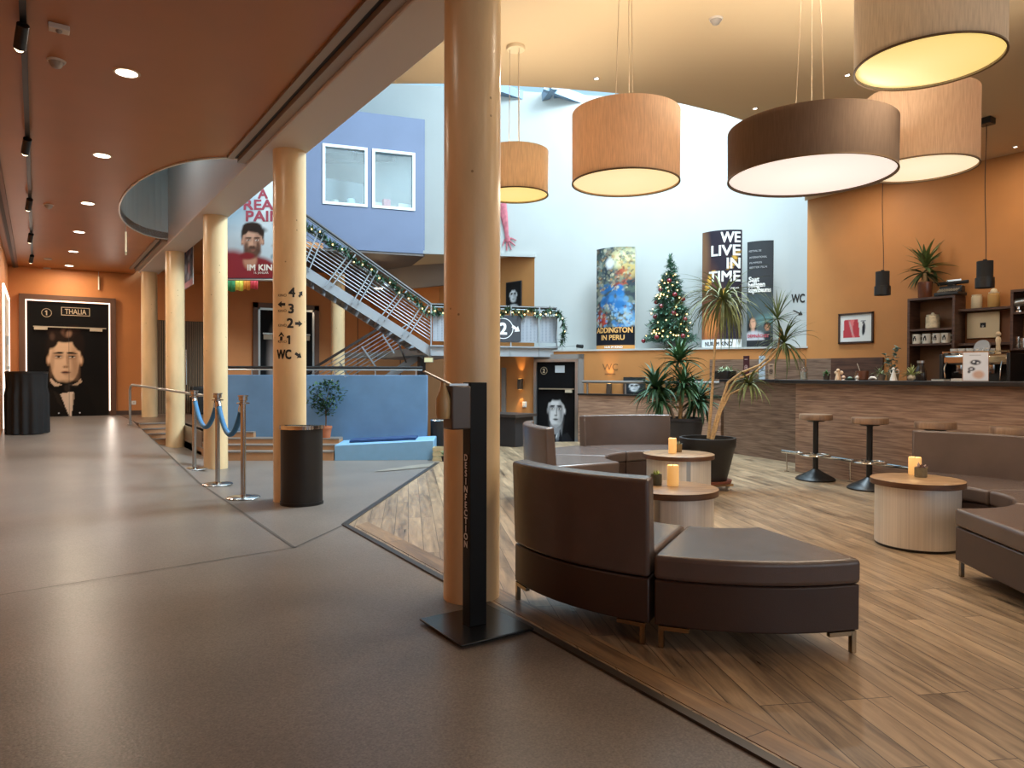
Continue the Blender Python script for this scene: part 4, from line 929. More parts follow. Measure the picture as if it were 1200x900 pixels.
for k in range(40): b.leaf((0, 0, .06), rg.uniform(0, 6.28), rg.uniform(.2, 1.2), rg.uniform(.09, .16), .03, rg.uniform(.5, 1.4), 0, 4)
b.build('foliage', leafmat('fern_green', '3f6a35'), t)
# rail on top of the blue half wall
t = thing('handrail', 'dark handrail running above the blue half wall', 'handrail', (0, 0, 0)); zr = D(380, 431, 11.6).z
b = MB(); b.tube([bwp(sL, .07, zr), bwp(sR-.08, .07, zr)], .022, 10); b.build('rail', M_black, t); b = MB(); b.tube([bwp(sL, .07, zr-.035), bwp(sR-.08, .07, zr-.035)], .012, 8); b.build('flat_bar', M_alu, t)
for k in range(6): s = sL+.06+(sR-sL-.24)*k/5; b = MB(); b.cyl(bwp(s, .07, 1.2), bwp(s, .07, zr), .012, n=8); b.build('baluster', M_alu, t)

# ------------------------------------------------------------------ upper stair flight and landing
M_tread2 = mat('stair_tread', '6f6d6c', .5); M_rail = mat('rail_grey', '9aa2a9', .45, metal=.3); M_hand = mat('dark_handrail', '3a3534', .4)
SA = D(503, 404.5, 12.65); SB = D(357, 311, 12.1); RA = D(506, 357.5, 12.65); RB = D(357, 251, 12.1)
E1 = SB-SA; E2 = RB-RA
def tcol(u, P, E):      # parameter on P+tE at picture column u
    a = (P-CP); r = ray(u, 450); n = Vector((r.y, -r.x, 0)); return -a.dot(n)/E.dot(n)
TM = 1.20
hE = Vector((E1.x, E1.y, 0)).normalized(); BK = Vector((-hE.y, hE.x, 0)); BK = BK if BK.dot(Fv) > 0 else -BK
st = thing('staircase', 'grey steel stair flight with horizontal railing bars climbing to the upper left', 'staircase', (0, 0, 0))
def stringer(b, P, E, t0, t1, h, w):
    a = P+E*t0; c = P+E*t1; q = Vector((0, 0, -h)); s = BK*w
    vs = [a, c, c+q, a+q]; vs += [v+s for v in vs]
    b.add(vs, [(0, 1, 2, 3), (7, 6, 5, 4), (4, 5, 1, 0), (5, 6, 2, 1), (6, 7, 3, 2), (7, 4, 0, 3)])
b = MB(); stringer(b, SA, E1, -.02, TM, .195, .05); b.build('stringer', M_steel, st)
b = MB(); stringer(b, SA+BK*1.15, E1, -.02, TM, .195, .05); b.build('stringer', M_steel, st)
NT = 13
for k in range(NT):
    t = (k+.5)/NT*TM; c = SA+E1*t+BK*.6-Vector((0, 0, .10)); b = MB(); b.box((0, 0, 0), (.24, 1.1, .035)); b.box((-.0, 0, -.045), (.05, 1.1, .07))
    o = b.build('tread', M_tread2, st); o.location = c; o.rotation_euler = (0, 0, hd(hE))
b = MB(); b.tube([RA-E2*.0, RA+E2*TM], .026, 10); b.build('handrail', M_hand, st)
b = MB(); b.tube([RA-E2*0+Vector((0, 0, -.035)), RA+E2*TM+Vector((0, 0, -.035))], .014, 8); b.build('rail_flat', M_rail, st)
b = MB(); b.tube([RA+BK*1.15, RA+BK*1.15+E2*TM], .026, 10); b.build('handrail', M_hand, st)
for k in range(8):
    f = .13+k*.083; b = MB(); a = SA.lerp(RA, f); c = (SA+E1*TM).lerp(RA+E2*TM, f); b.tube([a, c], (.0085 if k < 7 else .015), 6); b.build('rail_bar', M_rail, st)
for u0, v0, u1, v1 in ((358, 309, 376.7, 280), (385, 337, 412.7, 295), (416.5, 357, 439, 320), (447, 374, 472.7, 338), (475, 396, 497.5, 360)):
    a = SA+E1*tcol(u0, SA, E1)+Vector((0, 0, -.10)); tt = tcol(u1, RA, E2); c = (RA+E2*tt); f = SA+E1*tcol(u1, SA, E1)
    for dx in (-.055, .055):
        q = hE*dx; top = f.lerp(c, .86); b = MB(); b.beam(a+q-BK*.035, top+q-BK*.035, .02, .034, up=BK); b.build('railing_post', M_rail, st)
# landing
LA = SA.copy(); LB = D(652.5, 407.5, 13.35); ZLd = LA.z; LB.z = ZLd
ld = thing('stair_landing', 'grey steel stair landing with a perforated railing panel above the second screen door', 'landing', (0, 0, 0))
LT = (LB-LA); LLn = LT.length; LT.normalize(); LK = Vector((-LT.y, LT.x, 0)); LK = LK if LK.dot(Fv) > 0 else -LK
pB = lp(ls(640, WO+.14), WO+.14, ZLd); pA = lp(ls(640, WO+.14)+4.2, WO+.14, ZLd)
b = MB(); b.prism([(LA.x, LA.y), (LB.x, LB.y), (pB.x, pB.y), (pA.x, pA.y)], ZLd-.16, ZLd-.012); b.build('deck', M_steel, ld)
b = MB(); b.beam(LA-LK*.03+Vector((0, 0, -.10)), LB-LK*.03+Vector((0, 0, -.10)), .04, .175); b.beam(LA-LK*.05+Vector((0, 0, -.012)), LB-LK*.05+Vector((0, 0, -.012)), .09, .024); b.build('fascia', M_steel, ld)
lrz = D(560, 359, 12.95).z
def lnd(u):   # point on the landing edge at picture column u
    r = ray(u, 450); t = -((LA.x)*r.y-(LA.y)*r.x)/(LT.x*r.y-LT.y*r.x); return LA+LT*t
b = MB(); a = lnd(505); c = lnd(652); b.tube([(a.x, a.y, lrz), (c.x, c.y, lrz)], .027, 10); b.build('handrail', M_hand, ld)
b = MB(); b.tube([(a.x, a.y, lrz-.04), (c.x, c.y, lrz-.04)], .012, 8); b.build('rail_flat', M_rail, ld)
zp0, zp1 = D(630, 401, 13.2).z, D(630, 371, 13.2).z
for u in (504.5, 545, 597.5, 631, 651):
    q = lnd(u)-LK*.055; b = MB(); b.box((q.x, q.y, (ZLd-.18+lrz)/2), (.022, .012, lrz-ZLd+.18), rz=hd(LT)); b.build('railing_post', M_rail, ld)
def panel_mat():
    m = mat('perforated_sheet', '99a2ad', .4, metal=.3); nt = m.node_tree; N = nt.nodes; L = nt.links; b = N['Principled BSDF']
    tc = N.new('ShaderNodeTexCoord'); v = N.new('ShaderNodeTexVoronoi'); v.inputs['Scale'].default_value = 45; v.inputs['Randomness'].default_value = 0
    L.new(tc.outputs['Object'], v.inputs['Vector']); r = N.new('ShaderNodeValToRGB'); r.color_ramp.elements[0].position = .25; r.color_ramp.elements[1].position = .32
    r.color_ramp.elements[0].color = (*hx('5b636e'), 1); r.color_ramp.elements[1].color = (*hx('a0a9b4'), 1); L.new(v.outputs['Distance'], r.inputs[0]); L.new(r.outputs[0], b.inputs['Base Color']); return m
M_perf = panel_mat()
for u0, u1 in ((507, 545), (546, 597), (598, 630.5), (632, 652)):
    p, q = lnd(u0), lnd(u1); mid = (p+q)/2; b = MB(); b.box((mid.x, mid.y, (zp0+zp1)/2), ((q-p).length, .012, zp1-zp0), rz=hd(LT)); b.build('mesh_panel', M_perf, ld)
    b = MB()
    for z in (zp0, zp1): b.box((mid.x, mid.y, z), ((q-p).length, .024, .022), rz=hd(LT))
    b.build('panel_frame', M_rail, ld)
# direction board fixed to the landing
p, q = lnd(545), lnd(609); mid = (p+q)/2-LK*.06; t = thing('direction_sign', 'dark direction board with a ringed 2 and an arrow on the landing railing', 'sign', (mid.x, mid.y, zp0), hd(LT)); hw = (q-p).length/2; hs = zp1-zp0+.0
b = MB(); b.bb((-hw, -.012, 0), (hw, .012, hs)); b.build('board', mat('sign_charcoal', '383c43', .5), t)
b = MB(); fn = lambda cx, cz: (lambda x, y: (cx+x, -.014, cz+y)); kx = 2*hw/64
cx = (588-577)*kx; b.text('2', hs*.62, fn(cx, hs*.28), 0, .012)
for k in range(40):
    a0, a1 = 2*PI*k/40, 2*PI*(k+1)/40; r = hs*.40; b.add([(cx+cos(a)*g, -.014, hs*.5+sin(a)*g) for a, g in ((a0, r), (a1, r), (a1, r*.93), (a0, r*.93))], [(0, 1, 2, 3)])
ar = [(-1, .3), (.05, .3), (.05, .75), (1, 0), (.05, -.75), (.05, -.3), (-1, -.3)]; an = rad(-33)
b.add([((603-577)*kx+(x*cos(an)-y*sin(an))*.085, -.014, hs*.5+(x*sin(an)+y*cos(an))*.085) for x, y in ar], [(0, 1, 5, 6), (1, 2, 4, 5), (2, 3, 4)])
b.text('KINO', hs*.34, fn(cx-.36, hs*.36), 0, .004); b.build('lettering', mat('sign_white_paint', 'e8e9ea', .5), t)
# emergency light under the landing corner
p = D(502.5, 421.5, 12.95); t = thing('emergency_light', 'small glowing box light under the left corner of the landing', 'light', (p.x, p.y, p.z-.05), -yaw); b = MB(); b.box((0, 0, .05), (.17, .05, .1)); b.build('housing', M_plast, t, bevel=.006)
b = MB(); b.cyl((0, 0, .09), (0, 0, ZLd-.12-p.z+.05), .012, n=10); b.build('stem', M_plast, t)
b = MB(); b.box((0, -.027, .045), (.15, .006, .075)); b.build('diffuser', glow('emergency_glow', 'e6ecc0', .9), t)
# lower flight behind
lf = thing('staircase', 'lower stair flight descending to the left behind the blue half wall', 'staircase', (0, 0, 0))
A2 = D(497, 407, 14.3); B2 = D(410, 469, 14.05); F2 = B2-A2; RA2 = D(452, 380, 14.2); RB2 = D(352, 441, 13.9); H2 = RB2-RA2
hE2 = Vector((F2.x, F2.y, 0)).normalized(); K2 = Vector((-hE2.y, hE2.x, 0)); K2 = K2 if K2.dot(Fv) > 0 else -K2
def str2(P, t0, t1):
    b = MB(); a = P+F2*t0; c = P+F2*t1; qd = Vector((0, 0, -.18)); s = K2*.05; vs = [a, c, c+qd, a+qd]; vs += [v+s for v in vs]
    b.add(vs, [(0, 1, 2, 3), (7, 6, 5, 4), (4, 5, 1, 0), (5, 6, 2, 1), (6, 7, 3, 2), (7, 4, 0, 3)]); b.build('stringer', M_steel, lf)
tm = min(1.3, (A2.z-ZU-.2)/-F2.z); str2(A2, 0, tm); str2(A2+K2*1.2, 0, tm)
for k in range(8):
    t = (k+.5)/8*tm; c = A2+F2*t+K2*.62-Vector((0, 0, .1)); b = MB(); b.box((0, 0, 0), (.22, 1.14, .035)); o = b.build('tread', M_tread2, lf); o.location = c; o.rotation_euler = (0, 0, hd(hE2))
b = MB(); b.beam(RA2, RA2+H2*1.05, .05, .05); b.build('handrail', M_hand, lf)
for k in range(7):
    b = MB(); d = Vector((0, 0, -.10-.085*k)); b.tube([RA2-H2*.28*(k > 1)+d, RA2+H2*1.05+d], .010, 6); b.build('rail_bar', M_rail, lf)
for u0, v0, u1, v1 in ((424, 406, 442, 432), (448, 392, 462, 414), (463, 392, 476, 425), (398, 425, 410, 443)):
    a = D(u0, v0, 14.1); c = D(u1, v1, 14.15); b = MB(); b.beam(a, c, .03, .05, up=K2); b.build('railing_post', M_rail if u0 != 463 else M_hand, lf)
p = D(494, 425, 14.2); b = MB(); b.bb((p.x-.06, p.y-.06, -.1), (p.x+.06, p.y+.06, 1.6)); tag(b.build('steel_post', mat('dark_steel', '4b4744', .5)), 'dark steel post under the left corner of the landing', 'post')

# garland with fairy lights
gd = thing('garland', 'green fir garland with warm lights along the stair and landing rails', 'garland', (0, 0, 0))
gpath = []
for i in range(30): t = 1.12-1.12*i/29; gpath.append((SA+E1*t).lerp(RA+E2*t, .80+.05*sin(i*1.3))-BK*.03)
a, c = lnd(508), lnd(652)
for i in range(44): q = a.lerp(c, i/43); gpath.append(Vector((q.x, q.y, lrz-.10-.035*sin(i*.9)))-LK*.045)
for u, v in ((656, 368), (659, 376), (661, 386), (660, 396), (658, 403)): gpath.append(D(u, v, 13.2))
dens = MB(); rg = random.Random(11); bulbs = []
for i in range(len(gpath)-1):
    p, q = gpath[i], gpath[i+1]; L_ = (q-p).length; nn = max(12, int(L_*210))
    for k in range(nn):
        o = p.lerp(q, rg.random()); az = rg.uniform(0, 6.28); dens.leaf(o, az, rg.uniform(-1.2, 1.2), rg.uniform(.08, .14), .036, rg.uniform(-.4, .6), 0, 2)
    if i % 2 == 0: bulbs.append(p.lerp(q, rg.random())-LK*.05+Vector((0, 0, rg.uniform(-.04, .03))))
dens.build('foliage', leafmat('garland_green', '3a5a44'), gd)
M_bulb = glow('fairy_light', 'ffd48a', 5.0); b0 = MB(); b0.sph((0, 0, 0), .013, 8); ob = b0.build('light_bulb', M_bulb, gd); ob.location = bulbs[0]
for q in bulbs[1:]: o = ob.copy(); COL.objects.link(o); o.location = q; o.parent = gd
# mural arm on the white wall
p = lp(ls(594, WO), WO-.01, 0); t = thing('wall_figure', 'painted reaching arm with an open hand on the white wall, beside the nearest column', 'wall decoration', (p.x, p.y, lz(594, 268, WO)), RZL)
kk = 14.4/FPX; b = MB(); P_ = lambda u, v: Vector(((u-594)*kk, -.02, (268-v)*kk))
b.tube([P_(588, 238), P_(590, 252), P_(593, 268), P_(594, 278)], [.09, .085, .055, .04], 12); b.tube([P_(594, 276), P_(595, 281), P_(596, 284)], [.042, .065, .05], 12)
for u, v, u2, v2 in ((600, 280, 606.5, 283), (599, 284, 605, 289), (597, 286, 600, 293.5), (594, 286, 594, 294), (591, 281, 588.5, 288)): b.tube([P_(595.5, 281), P_(u, v), P_(u2, v2)], [.02, .018, .012], 8)
for v_ in range(len(b.v)): b.v[v_] = (b.v[v_][0], -.01+(b.v[v_][1]+.02)*.3, b.v[v_][2])
b.build('arm', mat('mural_pink', 'b0606a', .7, var=.3, vscale=12), t)
p = q0+SW*1.55; zc = D(603, 346, 15.6).z
pp = PL(603, 346, (q0.x, q0.y, 0), (SW.y, -SW.x, 0)); t = thing('framed_picture', 'small black and white portrait picture in the gallery recess', 'picture', (pp.x-.012, pp.y, pp.z), hd((-SW.x, -SW.y)))
a_ = Art(40, 52, '141414'); face(a_, .5, .5, .26, 'c9c9c9', '0e0e0e', '191919', '808080'); a_.ell(.5, .95, .3, .1, 'bdbdbd', .5)
b = MB(); b.grid(lambda x, y: ((x-.5)*.44, -.022, (y-.5)*.52), 20, 26, a_.a); b.build('print', printmat(), t)
b = MB(); b.bb((-.24, -.02, -.28), (.24, 0, .28)); b.build('frame', M_blackm, t)
for u, v, zz_, lab in ((498, 302.5, 3.87, 'square recessed light in the beige recess ceiling beside the office box'), (594, 304, 3.655, 'small recessed light in the recess ceiling above the framed portrait')):
    p = G(u, v, zz_); b = MB(); b.lathe([(.001, -.008), (.06, -.008), (.07, -.004), (.072, 0)], n=20); tag(b.build('recess_light', glow('recess_glow', 'fff3df', 3.0), loc=p), lab, 'ceiling light')
    lamp('recess_lamp', 'SPOT', (p.x, p.y, p.z-.03), 14, WARM, .05, (p.x, p.y, 0), 110)
p = D(443.5, 337.5, 16.4); b = MB(); b.lathe([(.001, -.02), (.09, -.02), (.1, 0)], n=20); tag(b.build('recess_light', MATS['recess_glow'], loc=p), 'round ceiling light seen through the stair railing', 'ceiling light'); lamp('recess_lamp', 'POINT', (p.x, p.y, p.z-.2), 10, WARM, .1)

# ------------------------------------------------------------------ second screen door, sconces, wall print
def portrait_two():
    a = Art(120, 280, '0b0b0d')
    a.poly([(.0, .68), (.3, .56), (.5, .60), (.8, .56), (1, .66), (1, 1), (0, 1)], '232326')
    a.ell(.5, .52, .15, .1, '8a8c90', .5)
    face(a, .5, .385, .23, 'c9cbce', '121214', '0f0f11', '6b6d71', turn=-.3)
    a.ell(.2, .42, .11, .13, '0f0f11', .8, 0, .8); a.ell(.5, .26, .28, .05, '0d0d0f', .3); a.ell(.74, .29, .06, .07, '0d0d0f', .5)
    a.poly([(.36, .54), (.45, .67), (.56, .55), (.5, .60)], 'dcdee0'); a.poly([(.44, .58), (.40, .80), (.49, .80), (.49, .58)], '121214'); a.poly([(.6, .53), (.56, .66), (.5, .84), (.66, .63)], '17171a'); a.poly([(.36, .54), (.30, .62), (.42, .84), (.44, .68)], '17171a'); a.ell(.76, .80, .12, .02, 'c9cbcd', .5, -.4)
    return a
dl, dr = lp(sD1, -.004), lp(sD0, -.004); zt2 = lz(655, 421, 0); wD = (Vector(dr)-Vector(dl)).length
o = portrait_door('door_4', 'black door of the second screen with a black and white portrait of a man in a suit', (*((Vector(dl)+Vector(dr))/2), -.88), RZL, wD-.1, zt2+.88-.05, portrait_two(), False, ('2', -.32, .93, .09), False)
tD = zt2+.88; wd_ = wD-.1
for a, c, m in (((-wd_/2-.055, -.05, 0), (-wd_/2, .02, tD), M_alu), ((wd_/2, -.05, 0), (wd_/2+.055, .02, tD), M_alu), ((-wd_/2-.055, -.05, tD-.05), (wd_/2+.055, .02, tD), M_alu), ((wd_/2+.055, -.04, 0), (wd_/2+.155, .02, tD+.09), M_greyw), ((-wd_/2-.055, -.04, tD), (wd_/2+.155, .02, tD+.09), M_greyw)):
    b = MB(); b.bb(a, c); b.build('door_frame', m, o)
b = MB(); b.bb((-.02, -.02, tD*.895), (.17, -.012, tD*.95)); b.build('notice', mat('pale_notice', 'a9b0b6', .5), o)
M_sc = mat('sconce_bronze', '5b5148', .4, metal=.5)
def sconce(p, rz, lab, up=True, dn=True, e=9):
    t = thing('wall_sconce', lab, 'wall light', p, rz); b = MB(); b.box((0, -.05, 0), (.085, .09, .2)); b.build('housing', M_sc, t, bevel=.008)
    b = MB(); b.box((0, -.006, 0), (.06, .012, .1)); b.build('back_plate', M_sc, t)
    nv = Vector((sin(rz), -cos(rz), 0)); q = Vector(p)+nv*.06
    M_g = glow('sconce_glow', 'ffc46a', 6.0)
    for s, on in ((1, up), (-1, dn)):
        if on:
            b = MB(); b.box((0, -.05, s*.1005), (.05, .055, .002)); b.build('bulb', M_g, t)
            lamp('sconce_light', 'SPOT', q+Vector((0, 0, s*.12)), e, (1, .62, .25), .015, q+Vector((-nv.x*.012, -nv.y*.012, s*1.0)), 52, blend=.7)
p = lp(ls(611, 0), -.002, lz(611, 450, 0)); sconce(p, RZL, 'bronze up and down wall light left of the second screen door', e=14)
p = lp(ls(715, 0), -.002, lz(715, 456, 0)); sconce(p, RZL, 'bronze wall light behind the guard rail, shining up the ochre wall', dn=False, e=20)
p = lp(ls(615, 0), -.002, lz(615, 474, 0)); t = thing('light_switch', 'small white switch on the ochre wall below the up and down wall light', 'switch', p, RZL); b = MB(); b.box((0, -.008, 0), (.085, .016, .11)); b.build('plate', M_whitep, t, bevel=.004); b = MB(); b.box((0, -.02, 0), (.05, .01, .07)); b.build('rocker', M_plast, t)
p = lp(ls(715, 0), -.003, lz(715, 434, 0)); b = MB(); b.text('WC', .17, lambda x, y: (x, 0, y), 0, 0); b.bb((-.1, -.002, -.07), (.1, 0, -.06)); o = b.build('wall_lettering', mat('faint_ink', '6b4a28', .6), loc=p); o.rotation_euler = (0, 0, RZL); tag(o, 'faint WC lettering lit by the wall light below the ledge', 'lettering')
p = lp(ls(591, 0), -.01, .0); b = MB(); b.box((0, 0, .2), (.09, .05, 2.3)); o = b.build('trim_13', M_greyw, loc=p); o.rotation_euler = (0, 0, RZL); struct(o, 'grey vertical wall strip just right of the nearest column', 'trim')
# dark desk behind the sofa
p = G(597, 530, -.3); p = D(596, 485, 12.0); t = thing('reception_desk', 'dark desk with a projecting top behind the left sofa', 'desk', (p.x, p.y, -.3), RZL-.2)
b = MB(); b.bb((-.6, -.1, 0), (.22, .4, p.z+.3-.05)); b.build('body', mat('charcoal_front', '26262a', .5), t); b = MB(); b.bb((-.6, -.16, p.z+.3-.05), (.27, .44, p.z+.3)); b.build('top', mat('dark_top', '3a3431', .4), t)
# pictures standing on the low wall behind the rail
def leaning(u, v0, v1, w, art, lab, o=-.005):
    s = ls(u, 0); z0, z1 = lz(u, v1, o), lz(u, v0, o); p = lp(s, o-.01, z0); t = thing('framed_picture', lab, 'picture', p, RZL); h = z1-z0
    b = MB(); b.grid(lambda x, y: ((x-.5)*(w-.05), -.03, .025+y*(h-.05)), 20, 20, art.a); b.build('print', printmat(), t); b = MB(); b.bb((-w/2, -.026, 0), (w/2, 0, h)); b.build('frame', M_blackm, t)
a = Art(40, 40, '2a3036'); face(a, .5, .55, .26, 'd5dade', '20242a', '32363c', '8d969e'); leaning(744, 442, 462, .40, a, 'black and white portrait picture on the ochre wall, right of the guard rail end')
a = Art(40, 40, '24241f'); a.ell(.5, .6, .3, .3, '8a9187', .6); leaning(808, 444, 460, .42, a, 'dark framed picture on the ochre wall, behind the yucca')

# low wall with guard rail in front of the sunken floor
K0, K1 = Vector((9.0, 7.62)), Vector((8.12, 9.98)); KT = (K1-K0).normalized(); KN = Vector((KT.y, -KT.x)); KN = KN if KN.dot(Vector((1, 0))) > 0 else -KN
def lw(s, o): q = K0+KT*s+KN*o; return (q.x, q.y)
KL = (K1-K0).length; zk = .88
t = thing('guard_wall', 'low wood-clad wall with a dark cap behind the far sofa', 'low wall', (0, 0, 0)); b = MB(); b.prism([lw(-.1, 0), lw(KL, 0), lw(KL, .14), lw(-.1, .14)], -.9, zk-.03); b.build('cladding', M_wenge, t)
b = MB(); b.prism([lw(-.1, -.03), lw(KL, -.03), lw(KL, .17), lw(-.1, .17)], zk-.03, zk); b.build('cap', M_black, t, bevel=.004)
t = thing('guard_rail', 'steel guard rail above the low wood-clad wall', 'rail', (0, 0, 0)); b = MB(); b.tube([(*lw(-.05, .07), zk+.21), (*lw(KL-.05, .07), zk+.21)], .026, 12); b.build('rail', mat('rail_taupe', '8f8a86', .35, metal=.6), t)
for k in range(4): s = .1+(KL-.25)*k/3; b = MB(); b.cyl((*lw(s, .07), zk), (*lw(s, .07), zk+.21), .018, n=10); b.build('baluster', MATS['rail_taupe'], t)

# ------------------------------------------------------------------ curved film posters and fir tree on the ledge
M_bk = mat('poster_board', 'c6c1b8', .6)
def curved(u, w, h, sag, art, lab, texts, o=.3, band=None, nx=40, ny=90, lean=0.0):
    p = lp(ls(u, o), o, ZL); t = thing('film_poster', lab, 'poster', p, RZL+lean)
    yy = lambda x: -sag*(1-(2*x/w)**2)
    b = MB(); b.grid(lambda x, y: ((x-.5)*w, yy((x-.5)*w)-.003, y*h), nx, ny, art.a); b.build('print', printmat(), t)
    b = MB(); n = 16; f = [((i/n-.5)*w, yy((i/n-.5)*w)) for i in range(n+1)]; b.prism(f+[(w/2, sag*.5), (-w/2, sag*.5)], 0, h); b.build('display_board', M_bk, t)
    for k, (s, cx, cz, sz, m, bold, wd, al) in enumerate(texts):
        b = MB(); b.text(s, sz, lambda x, y: (max(-w/2+.003, min(w/2-.003, cx*w/2+x)), yy(max(-w/2, min(w/2, cx*w/2+x)))-.008, cz*h+y), 0, bold, al, wd); b.build('lettering', m, t)
    return t
M_gold = mat('ink_gold', 'd9a662', .5); M_wi = mat('ink_white', 'e9e7e2', .5); M_ri = mat('ink_red', 'b44a5a', .5); M_gr = mat('ink_grey', '9a9a9c', .5); M_di = mat('ink_dark', '35343a', .5)
a = Art(150, 360, '39434b'); a.noise(160, ['4b5a5f', '6a7a70', '2c363e', '8a8a74', '56655a', '9aa39a', '7b6a55'], 0, 0, 1, .8, (.03, .12), 4, .7)
a.ell(.75, .12, .3, .1, 'd8d3a0', .9); a.ell(.85, .22, .2, .08, 'b9a46a', .9); a.noise(30, ['a8523f', '8a4334', 'b86a4a'], .5, .2, .9, .4, (.02, .06), 5, .7); a.noise(40, ['5f95c4', '3f77b0', '8db7d8'], .5, .5, 1, .8, (.03, .1), 8, .7); a.noise(30, ['2d6aa6', '3f83bf', '24578c'], .2, .38, .75, .6, (.05, .12), 9, .75); a.noise(14, ['a33f33', '7c2c26'], .02, .62, .35, .75, (.03, .08), 6, .8)
a.noise(260, ['4b5a5f', '8a8a74', '9aa39a', '2c363e', 'b0895a', '5f6f58', 'c9c2a0', '6d4a3a'], 0, 0, 1, .42, (.01, .045), 14, .6); a.noise(120, ['5f95c4', '8db7d8', '2c4a66', '9aa39a', 'b9b09a', '7c4a3a'], 0, .55, 1, .78, (.01, .04), 15, .6); a.ell(.4, .16, .1, .05, 'cfd3d6', .7); a.rect(0, .78, 1, .955, '16181f'); a.rect(0, .955, 1, 1, 'c48a4e')
curved(721, .735, 1.86, .13, a, 'curved film poster with orange lettering and jungle colours at the left end of the ledge', [('ADDINGTON', -.02, .165, .135, M_gold, .006, .68, 'c'), ('IN PERU', -.05, .095, .125, M_gold, .006, .44, 'c'), ('NUR IM KINO', 0, .013, .05, M_wi, .002, .34, 'c')], nx=75, ny=180)
a = Art(80, 250, '2f2a33'); a.ell(.0, .6, .45, .3, '6d4634', .9); a.ell(.1, .85, .35, .15, '9c5c3a', .9); a.ell(.25, .8, .22, .1, 'c47c46', .8, .3); a.rect(0, 0, .1, 1, '6a4a3a', .5); a.ell(.0, .2, .2, .25, '7a5a42', .8)
for cx, cy, r0 in ((.9, .18, .1), (.3, .35, .08), (.62, .5, .09)):
    for k in range(9): a.ell(cx-k*.02, cy+k*.018, .09, .006, 'd9a94a', .5, -.3)
a.rect(0, .93, 1, 1, 'dfe4e6')
curved(845, .66, 2.0, .12, a, 'tall curved film poster with large white lettering in the middle of the ledge', [('WE', .93, .895, .25, M_wi, .006, .30, 'r'), ('LIVE', .93, .785, .25, M_wi, .006, .46, 'r'), ('IN', .93, .675, .25, M_wi, .006, .2, 'r'), ('TIME', .93, .565, .25, M_wi, .006, .50, 'r'), ('AB 9. JANUAR', .9, .50, .04, M_wi, .001, .22, 'r'), ('NUR IM KINO', -.1, .018, .10, M_di, .002, .46, 'c')])
a = Art(60, 220, '3a3c3f'); a.ell(.5, .7, .9, .2, '4d5a5c', .9); a.ell(.75, .74, .35, .05, '5f7f80', .8); a.ell(.22, .80, .17, .085, '221a18', .3); a.ell(.25, .775, .12, .052, 'c79a80', .3); a.ell(.26, .84, .07, .03, 'b98a70', .4); a.ell(.3, .93, .42, .09, 'b5b5bb', .3); a.ell(.78, .80, .13, .04, '2a1d18', .4); a.ell(.78, .81, .09, .03, 'a87a60', .3); a.ell(.85, .9, .2, .05, '2b2f33', .4); a.rect(0, .93, 1, 1, '2a2b2e')
curved(890, .42, 1.78, .05, a, 'narrow dark film poster with two women at the right end of the ledge', [('Saat', -.85, .62, .12, M_wi, .004, .17, 'l'), ('heiligen', -.9, .57, .12, M_wi, .004, .27, 'l'), ('feigenbaums', -.9, .52, .11, M_wi, .004, .36, 'l'), ('FESTIVAL DE', -.85, .90, .045, M_gr, .001, .2, 'l'), ('INTERNATIONAL', -.8, .84, .045, M_gr, .001, .28, 'l'), ('FILMPREIS', -.8, .79, .04, M_gr, .001, .2, 'l'), ('BESTER FILM', -.8, .745, .045, M_gr, .001, .28, 'l'), ('DEMNÄCHST', -.1, .095, .07, M_ri, .003, .34, 'c')], nx=30, ny=80)
# WC lettering on the white wall
b = MB(); sc = 11.3/FPX; b.text('WC', 15*sc, lambda x, y: (x, 0, y), 0, .004, 'c', 15*sc)
p = lp(ls(934.5, WO), WO-.004, lz(934, 354.5, WO)); o = b.build('wall_lettering', M_ink, loc=p); o.rotation_euler = (0, 0, RZL); tag(o, 'black WC lettering with an arrow on the white wall beside the bar', 'lettering')
b = MB(); an = rad(-28); b.add([((x*cos(an)-y*sin(an))*.085+.0, 0, (x*sin(an)+y*cos(an))*.085-.17) for x, y in [(-1, .1), (.3, .1), (.3, .5), (1, 0), (.3, -.5), (.3, -.1), (-1, -.1)]], [(0, 1, 5, 6), (1, 2, 4, 5), (2, 3, 4)])
b.build('arrow', M_ink, o)
# fir tree
p = lp(ls(785, .32), .32, ZL); t = thing('christmas_tree', 'decorated artificial fir tree with red baubles and warm lights on the white ledge', 'christmas tree', p, RZL)
b = MB(); b.tube([(0, 0, 0), (0, 0, 1.5)], [.025, .008], 8); b.lathe([(.14, 0), (.03, .03), (.025, .1)], n=16); b.build('trunk', MATS['bark'], t)
rg = random.Random(21); fo = MB(); HT = 1.64; RB_ = .47
def trad(h): return RB_*(1-h)**.82*(.88+.12*sin(h*38))+.02
for k in range(1150):
    h = 1-math.sqrt(rg.random()); h = max(0.0, min(.985, h)); az = rg.uniform(0, 6.28); R_ = trad(h)*rg.uniform(.60, 1.06); z = .17+h*(HT-.2); el = rg.uniform(-.35, .45)
    dx, dy = cos(az), sin(az)*.72; L_ = max(.10, R_*.55)
    tip = Vector((dx*R_, dy*R_, z-.06*(1-h))); base = Vector((dx*(R_-L_), dy*(R_-L_), z+.02))
    d = (tip-base)
    for j in range(7):
        q = base+d*(.15+.85*j/6); a2 = az+rg.choice((-1, 1))*rg.uniform(.3, 1.0); fo.leaf(q, a2, el+rg.uniform(-.5, .5), rg.uniform(.06, .10), .026, rg.uniform(-.3, .5), 0, 2)
for k in range(30): fo.leaf((0, 0, HT-.16+.005*k), rg.uniform(0, 6.28), rg.uniform(.5, 1.3), .1, .02, 0, 0, 2)
for k in range(6): fo.leaf((0, 0, HT-.04), k*1.05, 1.2, .11, .02, 0, 0, 2)
